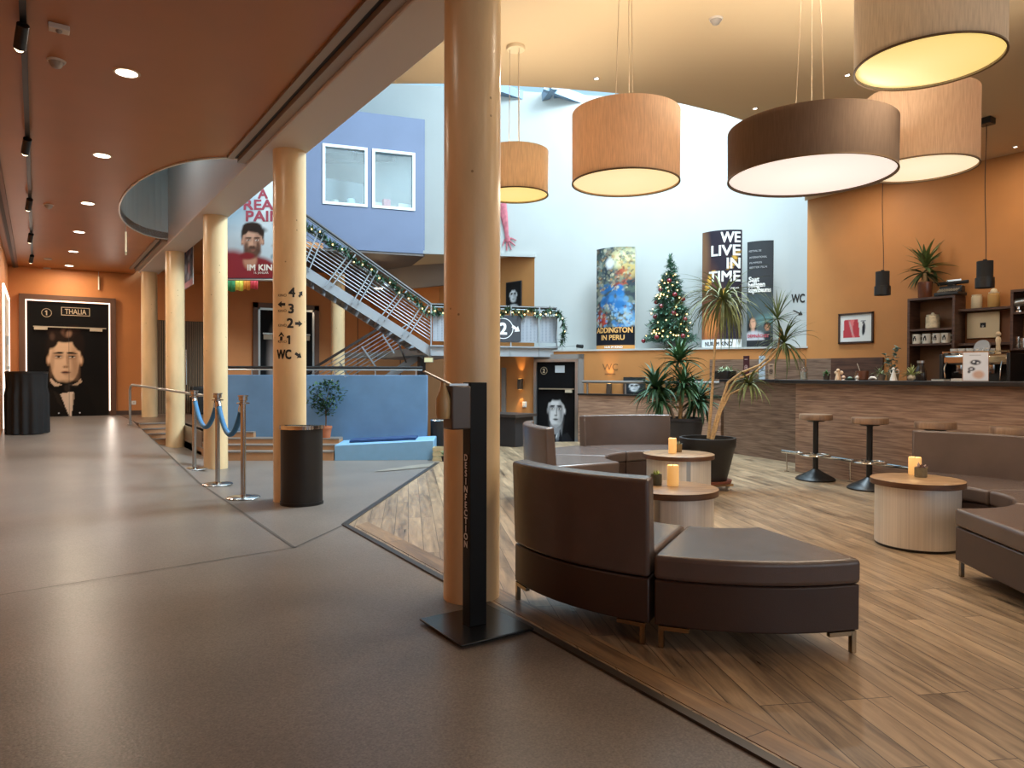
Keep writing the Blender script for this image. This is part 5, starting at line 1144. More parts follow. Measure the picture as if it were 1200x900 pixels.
fo.build('branches', leafmat('fir_green', '5d8570', .35), t)
b = MB(); b.sph((0, 0, 0), .042, 14); ba = b.build('bauble', mat('red_bauble', '7a1f2a', .2, spec=.8), t); b = MB(); b.sph((0, 0, 0), .013, 8); bu = b.build('light_bulb', M_bulb, t)
def onT(h, az): R_ = trad(h)*1.02; return Vector((cos(az)*R_, sin(az)*R_*.72, .17+h*(HT-.2)-.05*(1-h)))
first = True
for h, az in ((.62, -2.6), (.55, -1.1), (.48, -2.9), (.33, -1.2), (.30, -2.5), (.02, -3.0), (.05, -1.9), (.72, -1.5), (.06, -.9), (.42, -2.0), (.26, -.5), (.5, -.4)):
    o = ba if first else ba.copy(); o.location = onT(h, az)
    if not first: COL.objects.link(o); o.parent = t
    first = False
for k in range(54):
    o = bu if k == 0 else bu.copy(); o.location = onT(.05+.78*rg.random()**1.3, -3.1+3.0*rg.random())
    if k: COL.objects.link(o); o.parent = t
# camera-like pipe on the ledge left of the first poster
p = lp(ls(676, .2), .2, ZL); t = thing('ledge_lamp', 'thin rod with a small spot head lying on the ledge left of the first poster', 'spot light', p, RZL); b = MB(); b.cyl((-.62, 0, .07), (.02, 0, .07), .008, n=8); b.cyl((-.3, 0, 0), (-.3, 0, .07), .008, n=8); b.cyl((-.6, 0, 0), (-.6, 0, .07), .008, n=8); b.cyl((0, 0, 0), (0, 0, .07), .008, n=8); b.build('rod', M_alu, t); b = MB(); b.cyl((.0, 0, .075), (.12, -.02, .06), .035, n=14); b.build('spot_head', M_black, t)

# hanging film banner behind the columns
p = D(308, 328, 10.4); bw, bh = 90*10.4/FPX, 140*10.4/FPX; a = Art(140, 200, 'b9cbd6')
a.ell(.6, .3, .6, .3, 'd3dde2', .9); a.ell(.1, .35, .3, .2, '93aab9', .9); a.noise(30, ['c2a98c', 'b59b84', 'a6b3bb', '7f95a3'], .62, .5, 1, .85, (.015, .04), 3, .7); a.rect(.68, .55, .72, .8, 'b08c74'); a.rect(.78, .6, .81, .8, 'b89a80'); a.noise(12, ['3f4d57', '59656c'], .8, .72, 1, .95, (.03, .07), 2, .8)
a.ell(.30, 1.02, .5, .23, '7e2a30', .15); a.ell(.1, .95, .3, .2, '86303a', .3); a.ell(.34, .83, .09, .08, 'b98b74', .4)
face(a, .37, .675, .135, 'c99f88', '241b18', '33261f', '8d6556', beard='4e3930', lips='9a6258', turn=.4); a.ell(.40, .575, .14, .03, '2d221d', .6, .1); a.ell(.3, .80, .1, .03, '7e2a30', .5); a.rect(0, .985, 1, 1, '2c3844')
t = thing('film_banner', 'hanging film banner with red lettering and a bearded man, between two columns', 'banner', (p.x, p.y, p.z), -yaw)
b = MB(); b.grid(lambda x, y: ((x-.5)*bw, -.008, y*bh), 70, 100, a.a); b.build('print', printmat(), t); b = MB(); b.bb((-bw/2, -.006, 0), (bw/2, .006, bh)); b.build('backing', M_bk, t)

for z_ in (0, bh): b = MB(); b.cyl((-bw/2, 0, z_), (bw/2, 0, z_), .016, n=10); b.build('rod', M_alu, t)
b = MB(); b.cyl((-bw*.4, 0, bh), (-bw*.4, 0, 7.4-p.z), .004, n=6); b.cyl((bw*.4, 0, bh), (bw*.4, 0, 7.4-p.z), .004, n=6); b.build('cable', M_alu, t)
kx = bw/90; kz = kx; M_rl = mat('banner_red', '9c3a4c', .5)
for s, u0, u1, v, hp in (('A', 303, 314, 233, 11), ('REAL', 286.5, 330, 246, 11.5), ('PAIN', 289, 330, 259.5, 12)):
    b = MB(); b.text(s, hp*kz*1.42, lambda x, y: ((u0-308)*kx+x, -.012, (328-v)*kz+y), 0, .012, 'l', (u1-u0)*kx); b.build('lettering', M_rl, t)
b = MB(); b.text('IM KINO', 7*kz*1.4, lambda x, y: ((290.5-308)*kx+x, -.012, (328-317)*kz+y), 0, .006, 'l', 37*kx); b.text('16. JANUAR', 2.6*kz*1.4, lambda x, y: ((298-308)*kx+x, -.012, (328-321)*kz+y), 0, 0, 'l', 17*kx); b.build('lettering', M_wi, t)
t = thing('rainbow_flag', 'short string of green, yellow, orange and red cloth hanging below the film banner', 'flag', (p.x, p.y, p.z-.012), -yaw)
for k, (c, u0, u1) in enumerate((('2f7a4c', 264.5, 276), ('d9d456', 276, 286), ('d98a35', 286, 294), ('c8404a', 294, 303))):
    b = MB(); x0, x1 = (u0-308)*kx, (u1-308)*kx; n = 8
    vs = []
    for j in (0, 1):
        for i in range(n+1): x = x0+(x1-x0)*i/n; vs.append((x, -.02+.012*sin(i*1.9+k), -.005-(.155-.012*k)*j+.008*sin(i*.8)*j))
    b.add(vs, [(i, i+1, n+2+i, n+1+i) for i in range(n)]); o = b.build('cloth', mat('flag_'+c, c, .8), t); md = o.modifiers.new('thick', 'SOLIDIFY'); md.thickness = .004
# second banner seen edge-on between the far columns
p0, p1 = D(217, 330, 13.2), D(226.5, 333, 12.4); dv = Vector((p1.x-p0.x, p1.y-p0.y, 0)); w2 = dv.length; mid = (p0+p1)/2; z0 = min(p0.z, p1.z)
a = Art(60, 120, '56607a'); a.noise(50, ['7d88a0', '3a3f55', 'a37f8c', '8f9cb5', '2b2d3d'], 0, 0, 1, 1, (.06, .2), 12, .8); a.rect(0, .88, 1, 1, 'b58ca0')
t = thing('film_banner', 'film banner seen at a steep angle between the two far columns', 'banner', (mid.x, mid.y, z0), hd(dv)); b = MB(); b.grid(lambda x, y: ((x-.5)*w2, -.008, y*1.0), 20, 40, a.a); b.build('print', printmat(), t); b = MB(); b.bb((-w2/2, -.006, 0), (w2/2, .006, 1.0)); b.build('backing', M_bk, t); b = MB(); b.cyl((-w2*.4, 0, 1), (-w2*.4, 0, 3.5-z0), .004, n=6); b.cyl((w2*.4, 0, 1), (w2*.4, 0, 3.5-z0), .004, n=6); b.build('cable', M_alu, t)

# ------------------------------------------------------------------ sanitiser stand
t = thing('sanitiser_stand', 'black sanitiser stand with white vertical lettering beside the nearest column', 'sanitiser stand', (1.73, 2.89, 0.012), 0)
b = MB(); b.bb((-.195, -.205, 0), (.195, .205, .010)); b.build('base_plate', mat('black_plate', '17181a', .25), t, bevel=.003)
b = MB(); b.bb((-.052, -.035, .01), (.04, .035, 1.155)); b.build('post', mat('black_post', '0b0a0a', .5, spec=.25), t, bevel=.003)
b = MB(); zt_ = lambda v: D(545, v, 3.3).z
n = len('DESINFECTION')
for i, ch in enumerate('DESINFECTION'):
    z = zt_(538+i*(641-538)/(n-1))-.012-.012; b.text(ch, .043, lambda x, y: (-.0545, .0-x, z+y), 0, .0014)
b.build('lettering', mat('sign_white_paint', 'e8e9ea', .5), t)
b = MB(); b.bb((-.155, -.045, zt_(503)-.012), (-.053, .045, zt_(452)-.012)); b.build('dispenser', mat('dispenser_grey', '57504c', .4), t, bevel=.008)
b = MB(); z0 = zt_(490)-.012; b.lathe([(.03, 0), (.034, .02), (.034, .09), (.02, .13), (.012, .15), (.012, .17)], c=(-.178, -.005, z0), n=24); b.build('bottle', mat('sanitiser_beige', 'b79a6c', .35), t)
b = MB(); zt2_ = zt_(450); b.tube([(-.14, 0, zt2_-.012), (-.19, -.02, zt2_+.004), (-.30, -.05, zt2_+.045)], .006, 8); b.bb((-.16, -.03, zt2_-.02), (-.06, .03, zt2_-.01)); b.build('lever', M_alu, t)

# ------------------------------------------------------------------ modular sofa
def arc_poly(Ri, Ro, a0, a1, n=18):
    return [(Ro*cos(a0+(a1-a0)*i/n), Ro*sin(a0+(a1-a0)*i/n)) for i in range(n+1)]+[(Ri*cos(a1-(a1-a0)*i/n), Ri*sin(a1-(a1-a0)*i/n)) for i in range(n+1)]
M_lsh = mat('leather_shell', '40302a', .38, var=.06, vscale=5, bump=.1, bscale=220)
M_leg = mat('brass_leg', 'a9977e', .25, metal=1.0)
def sofa(c, a0, a1, Ri, Ro, back, lab, grp):
    t = thing('sofa_module' if back else 'sofa_bench', lab, 'sofa', (c[0], c[1], 0.008), 0, grp); g = .010/Ro
    A0, A1 = rad(a0)+g, rad(a1)-g; zb = .095
    b = MB(); b.prism(arc_poly(Ri+.012, Ro-.004, A0, A1), zb, .295); b.build('base', M_lsh, t, bevel=.008, ang=30)
    b = MB(); b.prism(arc_poly(Ri, Ro-(.10 if back else -.004), A0-.003, A1+.003), .297, .405); b.build('seat_cushion', M_leather, t, bevel=.022, seg=4, ang=30)
    if back:
        b = MB(); n = 18; vs = []; 
        for i in range(n+1):
            a = A0+(A1-A0)*i/n
            for r, z in ((Ro, .30), (Ro+.015, .735), (Ro-.075, .745), (Ro-.105, .41), (Ro-.1, .30)): vs.append((r*cos(a), r*sin(a), z))
        fs = [(i*5+k, i*5+(k+1) % 5, (i+1)*5+(k+1) % 5, (i+1)*5+k) for i in range(n) for k in range(5)]+[tuple(range(5))[::-1], tuple(n*5+k for k in range(5))]
        b.add(vs, fs); b.build('backrest', M_leather, t, bevel=.016, seg=3, ang=30)
    for a, sg in ((A0, 1), (A1, -1)):
        for r, dr in ((Ro-.012, -.03), (Ri+.03, .03)):
            aa = a+sg*.03/r; e = a+sg*.15/r; b = MB(); x, y = r*cos(aa), r*sin(aa); x2, y2 = r*cos(e), r*sin(e); b.box((x, y, zb/2), (.022, .022, zb), rz=a); b.beam((x, y, zb-.009), (x2, y2, zb-.009), .022, .018); b.build('leg', M_leg, t)
    return t
C1 = (3.284, 2.851)
sofa(C1, 210.3, 254.3, .51, 1.2, False, 'backless curved brown leather bench in front, nearest the viewer', 'left sofa ring')
sofa(C1, 165.5, 210.1, .51, 1.2, True, 'curved brown leather sofa module with its back to the nearest column', 'left sofa ring')
C2 = (5.1, 4.8)
sofa(C2, 133.5, 176, .66, 1.45, True, 'curved sofa module with a slanting back in front of the dark desk', 'left sofa ring')
sofa(C2, 90.5, 133.2, .66, 1.45, False, 'backless curved sofa seat in front of the second screen door', 'left sofa ring')
sofa(C2, 45, 90.2, .66, 1.45, True, 'curved sofa module with a wide back in front of the wood-clad low wall', 'left sofa ring')
C3 = (4.95, 2.5)
sofa(C3, -26, 27, .58, 1.35, True, 'curved brown sofa module with its back to the bar stools, at the right edge', 'right sofa ring')
sofa(C3, -78.5, -26.3, .58, 1.35, False, 'middle backless leather seat of the right sofa, beside the drum table', 'right sofa ring')
sofa(C3, -130.5, -78.8, .58, 1.35, False, 'front backless leather seat of the right sofa with a slim corner leg', 'right sofa ring')

# ------------------------------------------------------------------ drum coffee tables, candles, succulents
M_drum = mat('brushed_steel_drum', 'e0d9cf', .36, metal=.35, var=.10, vscale=2.0, stretch=(40, 40, .3))
M_top = wood('oak_top', '76583c', 'a98962', .38, (2, 14, 14), 2.4); M_tedge = wood('oak_edge', '4d3422', '6a4a33', .4, (3, 3, 30), 2.0)
tabs = [((3.42, 3.25), .30, 'drum side table with a steel body between the front benches', -.4), ((4.97, 4.63), .325, 'drum side table with a steel body farther back, beside the large black plant pot', .2), ((5.17, 2.57), .298, 'drum side table with a steel body and dark edged top beside the right sofa', 2.5)]
for (x, y), r, lab, sa in tabs:
    t = thing('drum_table', lab, 'side table', (x, y, .008), sa, 'steel drum tables'); rb = r*.90
    b = MB(); b.lathe([(rb, .018), (rb, .43)], n=64); b.build('drum', M_drum, t); b = MB(); b.lathe([(rb*.97, 0), (rb*.97, .02)], n=48); b.build('plinth', M_black, t)
    b = MB(); b.lathe([(rb+.0015, .02), (rb+.0015, .43)], n=6, a0=-2.35, a1=-2.22); b.build('seam', M_alu, t)
    b = MB(); b.lathe([(r, .43), (r, .468), (r-.004, .47), (.001, .47)], n=64, mi=0); b.m = [1 if (all(b.v[i][2] > .467 for i in f)) else 0 for f in b.f]; b.build('tabletop', [M_tedge, M_top], t)
M_wax = mat('candle_wax', 'e9c083', .5, emit='f5b765', estr=.42)
def candle(x, y, z, r, h, lab):
    t = thing('pillar_candle', lab, 'candle', (x, y, z), 0, 'pillar candles'); b = MB(); b.lathe([(r*.98, 0), (r, .006), (r, h-.006), (r*.92, h), (r*.75, h-.004), (.001, h-.01)], n=32); b.build('wax', M_wax, t)
    b = MB(); b.cyl((0, 0, h-.012), (0, 0, h+.004), .0025, n=8); b.build('wick', M_dark, t); lamp('candle_light', 'POINT', (x, y, z+h+.03), .35, (1, .65, .3), .02)
def succ(x, y, z, r, h, lab, pc, lc, rosette=False):
    t = thing('succulent', lab, 'potted plant', (x, y, z), 0, 'succulents on the tables'); b = MB(); b.lathe([(r*.92, 0), (r, .004), (r, h), (r*.88, h), (r*.86, h-.008), (.001, h-.01)], n=28); b.build('pot', pc, t); b = MB(); rg = random.Random(int(x*100))
    for k in range(34 if not rosette else 40):
        e = rg.uniform(.1, 1.3) if rosette else rg.uniform(.5, 1.5); b.leaf((rg.uniform(-.3, .3)*r, rg.uniform(-.3, .3)*r, h-.01), rg.uniform(0, 6.28), e, rg.uniform(.03, .05)*(1.1 if rosette else 1), .016 if rosette else .008, .3 if rosette else .2, 0, 3)
    b.build('leaves', lc, t)
zt = .478
q = G(788.5, 569, zt); candle(q.x, q.y, zt, .038, .135, 'lit cream pillar candle on the front drum table'); q = G(769, 568.5, zt); succ(q.x, q.y, zt, .037, .072, 'small green succulent in a dark pot on the front drum table', mat('moss_pot', '4c4a38', .7, var=.2, vscale=30), leafmat('lime_leaf', '9fb05c'))
q = G(788, 531, zt); candle(q.x, q.y, zt, .037, .140, 'lit cream pillar candle on the farther drum table'); q = G(794.5, 529.5, zt); succ(q.x, q.y, zt, .037, .075, 'pale succulent half behind the candle on the farther drum table', mat('tan_pot', '7d6a48', .7), leafmat('pale_succulent', 'a9a98e'))
q = G(1072, 556, zt); candle(q.x, q.y, zt, .043, .128, 'lit cream pillar candle on the drum table at the right'); q = G(1079, 559, zt); succ(q.x, q.y, zt, .041, .068, 'purple tinged succulent in a grey pot on the drum table at the right', mat('grey_pot', '75684f', .8, var=.2, vscale=30), leafmat('mauve_leaf', '9a8078'), True)

# ------------------------------------------------------------------ large plants
M_soil = mat('soil', '2b221b', .9, var=.3, vscale=40)
def rosette(b, c, n, L, w, seed, e0=-.6, e1=1.45, dr=(.6, 1.6), seg=5):
    rg = random.Random(seed)
    for k in range(n): b.leaf(c, rg.uniform(0, 6.28), rg.uniform(e0, e1), L*rg.uniform(.65, 1.1), w*rg.uniform(.8, 1.15), rg.uniform(*dr), 0, seg)
PO = D(829, 552, 7.5); t = thing('potted_palm', 'tall dragon tree with thin bent trunks in a large black pot on a wheeled saucer', 'potted plant', (PO.x, PO.y, 0.006), -.3); kz = 7.5/FPX
rt, rb = 64/2*kz, 44/2*kz; zr = D(829, 513, 7.5).z; zb_ = D(829, 561, 7.5).z
b = MB(); b.lathe([(rb, .105), (rt*.97, zr-.10), (rt, zr-.09), (rt*1.02, zr-.005), (rt*1.0, zr), (rt*.93, zr), (rt*.92, zr-.06), (.001, zr-.06)], n=56)
for k in range(len(b.v)):
    x, y, z = b.v[k]
    if zr-.095 < z < zr-.002: f = 1+.006*sin(28*math.atan2(y, x)); b.v[k] = (x*f, y*f, z)
b.build('pot', mat('black_pot', '1f1d1d', .5), t); b = MB(); b.lathe([(rt*.92, zr-.055), (.001, zr-.05)], n=40); b.build('soil', M_soil, t)
b = MB(); b.lathe([(rb*1.05, .075), (rb*1.22, .08), (rb*1.26, .105), (rb*1.2, .108), (rb*1.0, .092), (.001, .092)], n=44); b.build('saucer', mat('terracotta_saucer', '7b4433', .6), t)
b = MB(); b.bb((-.19, -.19, .05), (.19, .19, .072)); b.build('trolley', mat('trolley_wood', '9a7b55', .6), t)
for x in (-.15, .15):
    for y in (-.15, .15): b = MB(); b.cyl((x-.012, y, .025), (x+.012, y, .025), .025, n=18); b.build('castor', M_whitep, t); 
def L_(u, v, dd=0): 
    q = D(u, v, 7.5+dd); q = q-PO; c, s = cos(.3), sin(.3); q = Vector((q.x*c-q.y*s, q.x*s+q.y*c, q.z+PO.z-.006)); return q
M_bark = mat('tan_bark', 'b39468', .75, var=.2, vscale=18, stretch=(1, 1, 6))
tr = [([(830, 514), (833, 480), (835, 450), (838, 400), (847, 352)], .014, 'straight'), ([(833, 515), (838, 495), (846, 470), (853, 448), (868, 437), (890, 428), (912, 408), (915, 385)], .013, 'bent'), ([(835, 515), (842, 488), (850, 465), (862, 445), (885, 436), (905, 420), (918, 403)], .012, 'bent'), ([(836, 514), (845, 482), (855, 462), (866, 457), (878, 452)], .010, 'low')]
for pth, r, _ in tr: b = MB(); P = [L_(u, v, .03*i) for i, (u, v) in enumerate(pth)]; b.tube(P, [r*(1.25-.5*i/len(P)) for i in range(len(P))], 10); b.build('trunk', M_bark, t)
M_dr = leafmat('dragon_leaf', '55663a', .35); M_dr2 = leafmat('dragon_leaf_pale', '6f7a4a', .35)
b = MB(); rosette(b, L_(847, 350, .12), 85, .62, .020, 31, -.9, 1.1, (.7, 1.9)); b.build('leaf_crown', M_dr2, t)
b = MB(); rosette(b, L_(847, 353, .12), 30, .85, .018, 36, -.2, .6, (1.6, 2.4)); b.build('leaf_crown', M_dr2, t)
b = MB(); rosette(b, L_(911, 374, .2), 42, .36, .018, 32, -.3, 1.5, (.1, .7)); b.build('leaf_crown', M_dr, t)
b = MB(); rosette(b, L_(919, 402, .2), 70, .44, .019, 33, -.7, 1.4, (.5, 1.7)); b.build('leaf_crown', M_dr, t)
b = MB(); rosette(b, L_(878, 450, .12), 52, .36, .024, 34, -.5, 1.2, (.9, 2.1)); b.build('leaf_crown', M_dr2, t)
# yucca behind
PY_ = D(800, 505, 9.6); t = thing('potted_yucca', 'bushy green yucca in a dark tub behind the far sofa', 'potted plant', (PY_.x, PY_.y, 0.006), 0); ky = 9.6/FPX; zr = D(800, 490, 9.6).z
b = MB(); b.lathe([(.19, 0), (.27, zr-.05), (.285, zr-.04), (.285, zr), (.26, zr), (.25, zr-.05), (.001, zr-.05)], n=40); b.build('pot', mat('navy_tub', '26262c', .45), t); b = MB(); b.lathe([(.25, zr-.045), (.001, zr-.04)], n=32); b.build('soil', M_soil, t)
def Y_(u, v, dd=0): q = D(u, v, 9.6+dd)-PY_; return Vector((q.x, q.y, q.z+PY_.z-.006))
b = MB(); b.tube([Y_(797, 491), Y_(799, 460), Y_(797, 430)], [.028, .024, .02], 10); b.build('trunk', M_bark, t); b = MB(); b.tube([Y_(790, 490), Y_(786, 478), Y_(796, 465), Y_(806, 456), Y_(806, 440)], [.02, .017, .015, .014, .012], 10); b.build('trunk', mat('pale_bark', 'b7a594', .8, var=.2), t)
b = MB(); b.tube([Y_(802, 491), Y_(812, 478), Y_(820, 462)], [.022, .02, .016], 10); b.build('trunk', M_bark, t)
M_yu = leafmat('yucca_leaf', '3c6440', .35); M_yu2 = leafmat('yucca_leaf_dark', '2f5236', .35)
for u, v, n, L0_, w, sd, e0, m in ((796, 424, 80, .40, .045, 41, -.3, M_yu), (768, 455, 100, .46, .045, 42, -.5, M_yu2), (800, 452, 90, .42, .042, 43, -.6, M_yu), (818, 470, 100, .45, .045, 44, -.7, M_yu2), (775, 470, 80, .36, .04, 45, -.8, M_yu)):
    b = MB(); rosette(b, Y_(u, v), n, L0_, w, sd, e0, 1.4, (.3, 1.4)); b.build('leaf_crown', m, t)
b = MB(); b.tube([Y_(800, 470), Y_(785, 468), Y_(768, 458)], [.018, .015, .012], 8); b.tube([Y_(797, 478), Y_(785, 476), Y_(775, 472)], [.014, .012, .01], 8); b.build('branch', M_bark, t)

# ------------------------------------------------------------------ bar
F0 = Vector((7.90, 5.41)); FT = Vector((-.18, -.984)); FN = Vector((.984, -.18))
def bp(s, o=0.0, z=None): q = F0+FT*s+FN*o; return (q.x, q.y) if z is None else Vector((q.x, q.y, z))
def bs(u, o=0.0): r = ray(u, 450); q = F0+FN*o; return (q.x*r.y-q.y*r.x)/(FT.y*r.x-FT.x*r.y)
RZB = hd(FT); ZB = 1.155; BL = 7.5
t = thing('bar_counter', 'long bar counter clad in dark horizontal wood grain', 'bar counter', (0, 0, 0)); b = MB(); b.prism([bp(0, 0), bp(BL, 0), bp(BL, .5), bp(0, .5)], .006, ZB-.045); b.build('cladding', M_wenge, t); b = MB(); b.prism([bp(.02, .02), bp(BL, .02), bp(BL, .03), bp(.02, .03)], .007, .06); b.build('plinth', M_black, t)
b = MB(); b.prism([bp(-.24, -.12), bp(BL, -.12), bp(BL, .55), bp(-.24, .55)], ZB-.045, ZB); tag(b.build('countertop', mat('black_stone', '1f1e20', .28), bevel=.006), 'long black countertop of the bar', 'countertop')
G0 = Vector((8.68, 5.99)); GT = Vector((.2, .98)); GN = Vector((.98, -.2))
def gp(s, o): q = G0+GT*s+GN*o; return (q.x, q.y)
t = thing('bar_counter', 'recessed end section of the bar with lighter wood cladding, left of the stools', 'bar counter', (0, 0, 0)); b = MB(); b.prism([gp(-1.2, 0), gp(1.45, 0), gp(1.45, .45), gp(-1.2, .45)], .006, ZB-.045); b.build('cladding', wood('wenge_light', '5c4638', '8a7261', .42, (1.2, 1.2, 22), 2.6), t)
b = MB(); b.prism([gp(-.55, -.1), gp(1.45, -.1), gp(1.45, .5), gp(-.55, .5)], ZB-.045, ZB-.003); b.build('counter_slab', MATS['black_stone'], t, bevel=.005)
# foot rail
t = thing('foot_rail', 'chrome foot rail in front of the bar', 'foot rail', (0, 0, 0)); b = MB(); zr_ = .255; b.tube([bp(-.1, -.12, zr_), bp(BL, -.12, zr_)], .020, 12); b.build('rail', M_chrome, t)
for k in range(8): s = -.02+k*.95; b = MB(); b.tube([bp(s, -.12, .012), bp(s, -.12, zr_-.02)], .008, 8); b.lathe([(.03, .0), (.03, .006), (.01, .01)], c=bp(s, -.12, .008), n=16); b.build('leg', M_chrome, t); b = MB(); b.sph(bp(s+.2, -.12, zr_+.005), .033, 14, sc=(1, 1, .8)); b.build('clamp', M_chrome, t)
# stools
M_seat = wood('walnut_seat', '6d533f', '97785d', .45, (14, 2, 2), 2.2)
SPS = [((7.45, 4.84), 'bar stool with a round wooden seat at the left end of the foot rail'), ((7.32, 4.13), 'second bar stool from the left, beside the drum table'), ((7.19, 3.41), 'bar stool showing only its wooden seat above the right sofa back'), ((7.06, 2.70), 'bar stool at the right edge, its seat cut by the picture border')]
t = thing('bar_stool', SPS[0][1], 'stool', (*SPS[0][0], .008), 0, 'bar stools')
b = MB(); b.lathe([(.215, 0), (.218, .012), (.2, .03), (.06, .105), (.036, .125)], n=44); b.build('base', M_black, t); b = MB(); b.lathe([(.03, .11), (.03, .66), (.034, .66), (.034, .685)], n=24); b.build('post', M_black, t)
b = MB(); b.lathe([(.09, .672), (.11, .69)], n=28); b.build('seat_plate', M_black, t)
b = MB(); n = 40; R_ = .165; b.tube([(R_*cos(2*PI*i/n), R_*sin(2*PI*i/n), .285) for i in range(n+1)], .011, 8); b.lathe([(.033, .262), (.04, .265), (.04, .305), (.033, .308)], n=24)
for a in (.4, 2.5, 4.6): b.cyl((.035*cos(a), .035*sin(a), .285), (R_*cos(a), R_*sin(a), .285), .008, n=8)
b.build('foot_ring', M_chrome, t); b = MB(); b.lathe([(.172, .69), (.18, .696), (.18, .748), (.174, .756), (.001, .756)], n=52); b.build('seat', M_seat, t)
for p, lab in SPS[1:]: dup(t, (*p, .008), .5, lab)

# back bar: counter, panels, shelves
b = MB(); b.bb((9.35, 1.6, .006), (XW-.04, 6.4, .90)); t = tag(b.build('back_counter', M_wengeh), 'low back counter along the ochre wall behind the bar', 'counter')
b = MB(); b.bb((9.30, 1.6, .90), (XW-.04, 6.4, .94)); tag(b.build('worktop', MATS['black_stone']), 'black worktop of the low back counter', 'worktop')
z0, z1 = .95, lz(880, 421, 0)
b = MB(); b.prism([lp(ls(832), -.03), lp(.02, -.03), lp(.02, -.002), lp(ls(832), -.002)], .5, z1); tag(b.build('wall_panel', MATS['wenge_light']), 'grey brown wood panel on the wall behind the recessed bar end', 'panel')
y0 = PX(975, 421, XW).y; y1 = PX(1036, 421, XW).y
b = MB(); b.bb((XW-.03, y0, .5), (XW-.001, 6.78, z1)); tag(b.build('wall_panel', MATS['wenge_light']), 'grey brown wood panel on the ochre wall below the WC arrow', 'panel')
b = MB(); b.bb((XW-.035, y1, .5), (XW-.001, y0-.004, z1)); tag(b.build('wall_panel', M_wengeh), 'darker wood panel on the ochre wall beneath the framed red picture', 'panel')
def shelfunit(ya, yb, lab, shelves, loc=9.9):
    t = thing('shelf_unit', lab, 'shelf', (loc, ya, .94), -PI/2); w = ya-yb; d = XW-loc-.004; h = 2.262-.94; th = .03
    for nm, a, c in (('side_panel', (0, 0, 0), (th, d, h)), ('side_panel', (w-th, 0, 0), (w, d, h)), ('top_panel', (th, 0, h-th), (w-th, d, h)), ('bottom_panel', (th, 0, 0), (w-th, d, th))):
        b = MB(); b.bb(a, c); b.build(nm, M_wengeh, t)
    for z in shelves: b = MB(); b.bb((th, .01, z-.94-.025), (w-th, d-.01, z-.94)); b.build('shelf_board', M_wengeh, t)
    b = MB(); b.bb((th, d-.012, th), (w-th, d-.002, h-th)); b.build('back_panel', mat('shelf_back', '6f4c30', .6), t); return t
def yx(u, X): r = ray(u, 450); return X*r.y/r.x
YA, YBs = yx(1062.5, 9.9), yx(1118, 9.9); zs1 = PX(1095, 385, 9.95).z; zs2 = PX(1095, 402.5, 9.95).z
shelfunit(YA, YBs, 'dark open shelf unit with cups and a ginger jar on the ochre wall', (zs1, zs2)); YC = yx(1183, 9.9)
zs3 = PX(1190, 408, 9.95).z; zs4 = PX(1190, 431, 9.95).z; zs5 = PX(1190, 366, 9.95).z
shelfunit(YC, YC-.62, 'dark shelf unit with glasses and bowls at the right edge', (zs3, zs4, zs5))
zb1, zb2 = PX(1155, 360.5, 10.0).z, PX(1155, 397, 10.0).z
for z, lab, o in ((zb1, 'dark wall board carrying the cream jars between the shelf units', 0), (zb2-.05, 'dark lower wall board behind the coffee machine', 0)):
    b = MB(); b.bb((9.98, YC+.003, z-.03), (XW-.002, YBs-.003, z)); tag(b.build('wall_board', M_wengeh), lab, 'shelf')
b = MB(); b.bb((XW-.02, YC+.003, 1.0), (XW-.002, YBs-.003, zb1-.03)); tag(b.build('wall_panel', mat('rust_panel', '7a4a28', .6)), 'rust brown wall panel between the shelf units', 'panel')
def at9(u, v, X): q = PX(u, v, X); return q
p = at9(1152.5, 381, 10.15); t = thing('wall_tile', 'square cream metal plate with a small dark emblem between the shelf units', 'plate', (p.x, p.y, p.z), -PI/2); b = MB(); b.bb((-.19, -.012, -.165), (.19, .0, .165)); b.build('plate', mat('cream_plate', 'cfc3a4', .3, metal=.3), t, bevel=.003); b = MB(); b.box((0, -.014, -.0), (.065, .006, .06)); b.build('emblem', M_blackm, t); b = MB(); b.lathe([(.012, 0), (.018, .004)], n=4); b.text('*', .07, lambda x, y: (x, -.018, y-.05)); b.build('emblem_mark', mat('ink_white', 'e9e7e2', .5), t)
def jar(p, r, h, m, name, lab, cat, lid=None, rz=0):
    t = thing(name, lab, cat, p, rz); b = MB(); b.lathe([(r*.85, 0), (r, h*.08), (r, h*.82), (r*.8, h*.9), (r*.8, h*.92)], n=24); b.build('body', m, t)
    b = MB(); b.lathe([(r*.9, h*.9), (r*.92, h*.97), (r*.3, h), (.001, h)], n=24); b.build('lid', lid or m, t); return t
M_cer = mat('cream_ceramic', 'd3c4a6', .35, var=.08); M_gla = glass_mat('jar_glass', (.93, .93, .9), .25, .05)
p = at9(1144.5, 360.5, 10.08); jar((10.08, p.y, zb1), .062, .185, M_cer, 'storage_jar', 'plain cream jar on the board left of the domed jar', 'jar')
p = at9(1164.5, 360.5, 10.08); t = jar((10.08, p.y, zb1), .066, .20, mat('ochre_jar', 'c39a5c', .35), 'storage_jar', 'ochre jar with a cream domed lid on the board between the shelf units', 'jar', M_cer); b = MB(); b.sph((0, 0, .205), .04, 14); b.build('lid_knob', M_cer, t)
p = at9(1093, 384, 10.02); t = jar((10.02, p.y, zs1), .085, .195, mat('cream_pattern', 'cdbb9b', .4, var=.3, vscale=22), 'ginger_jar', 'patterned ginger jar on the upper board of the cup shelf', 'jar', M_cer); b = MB(); b.sph((0, 0, .2), .022, 12); b.build('lid_knob', M_cer, t)
M_cupb = mat('cup_white', 'd9d2c4', .35); c0 = None
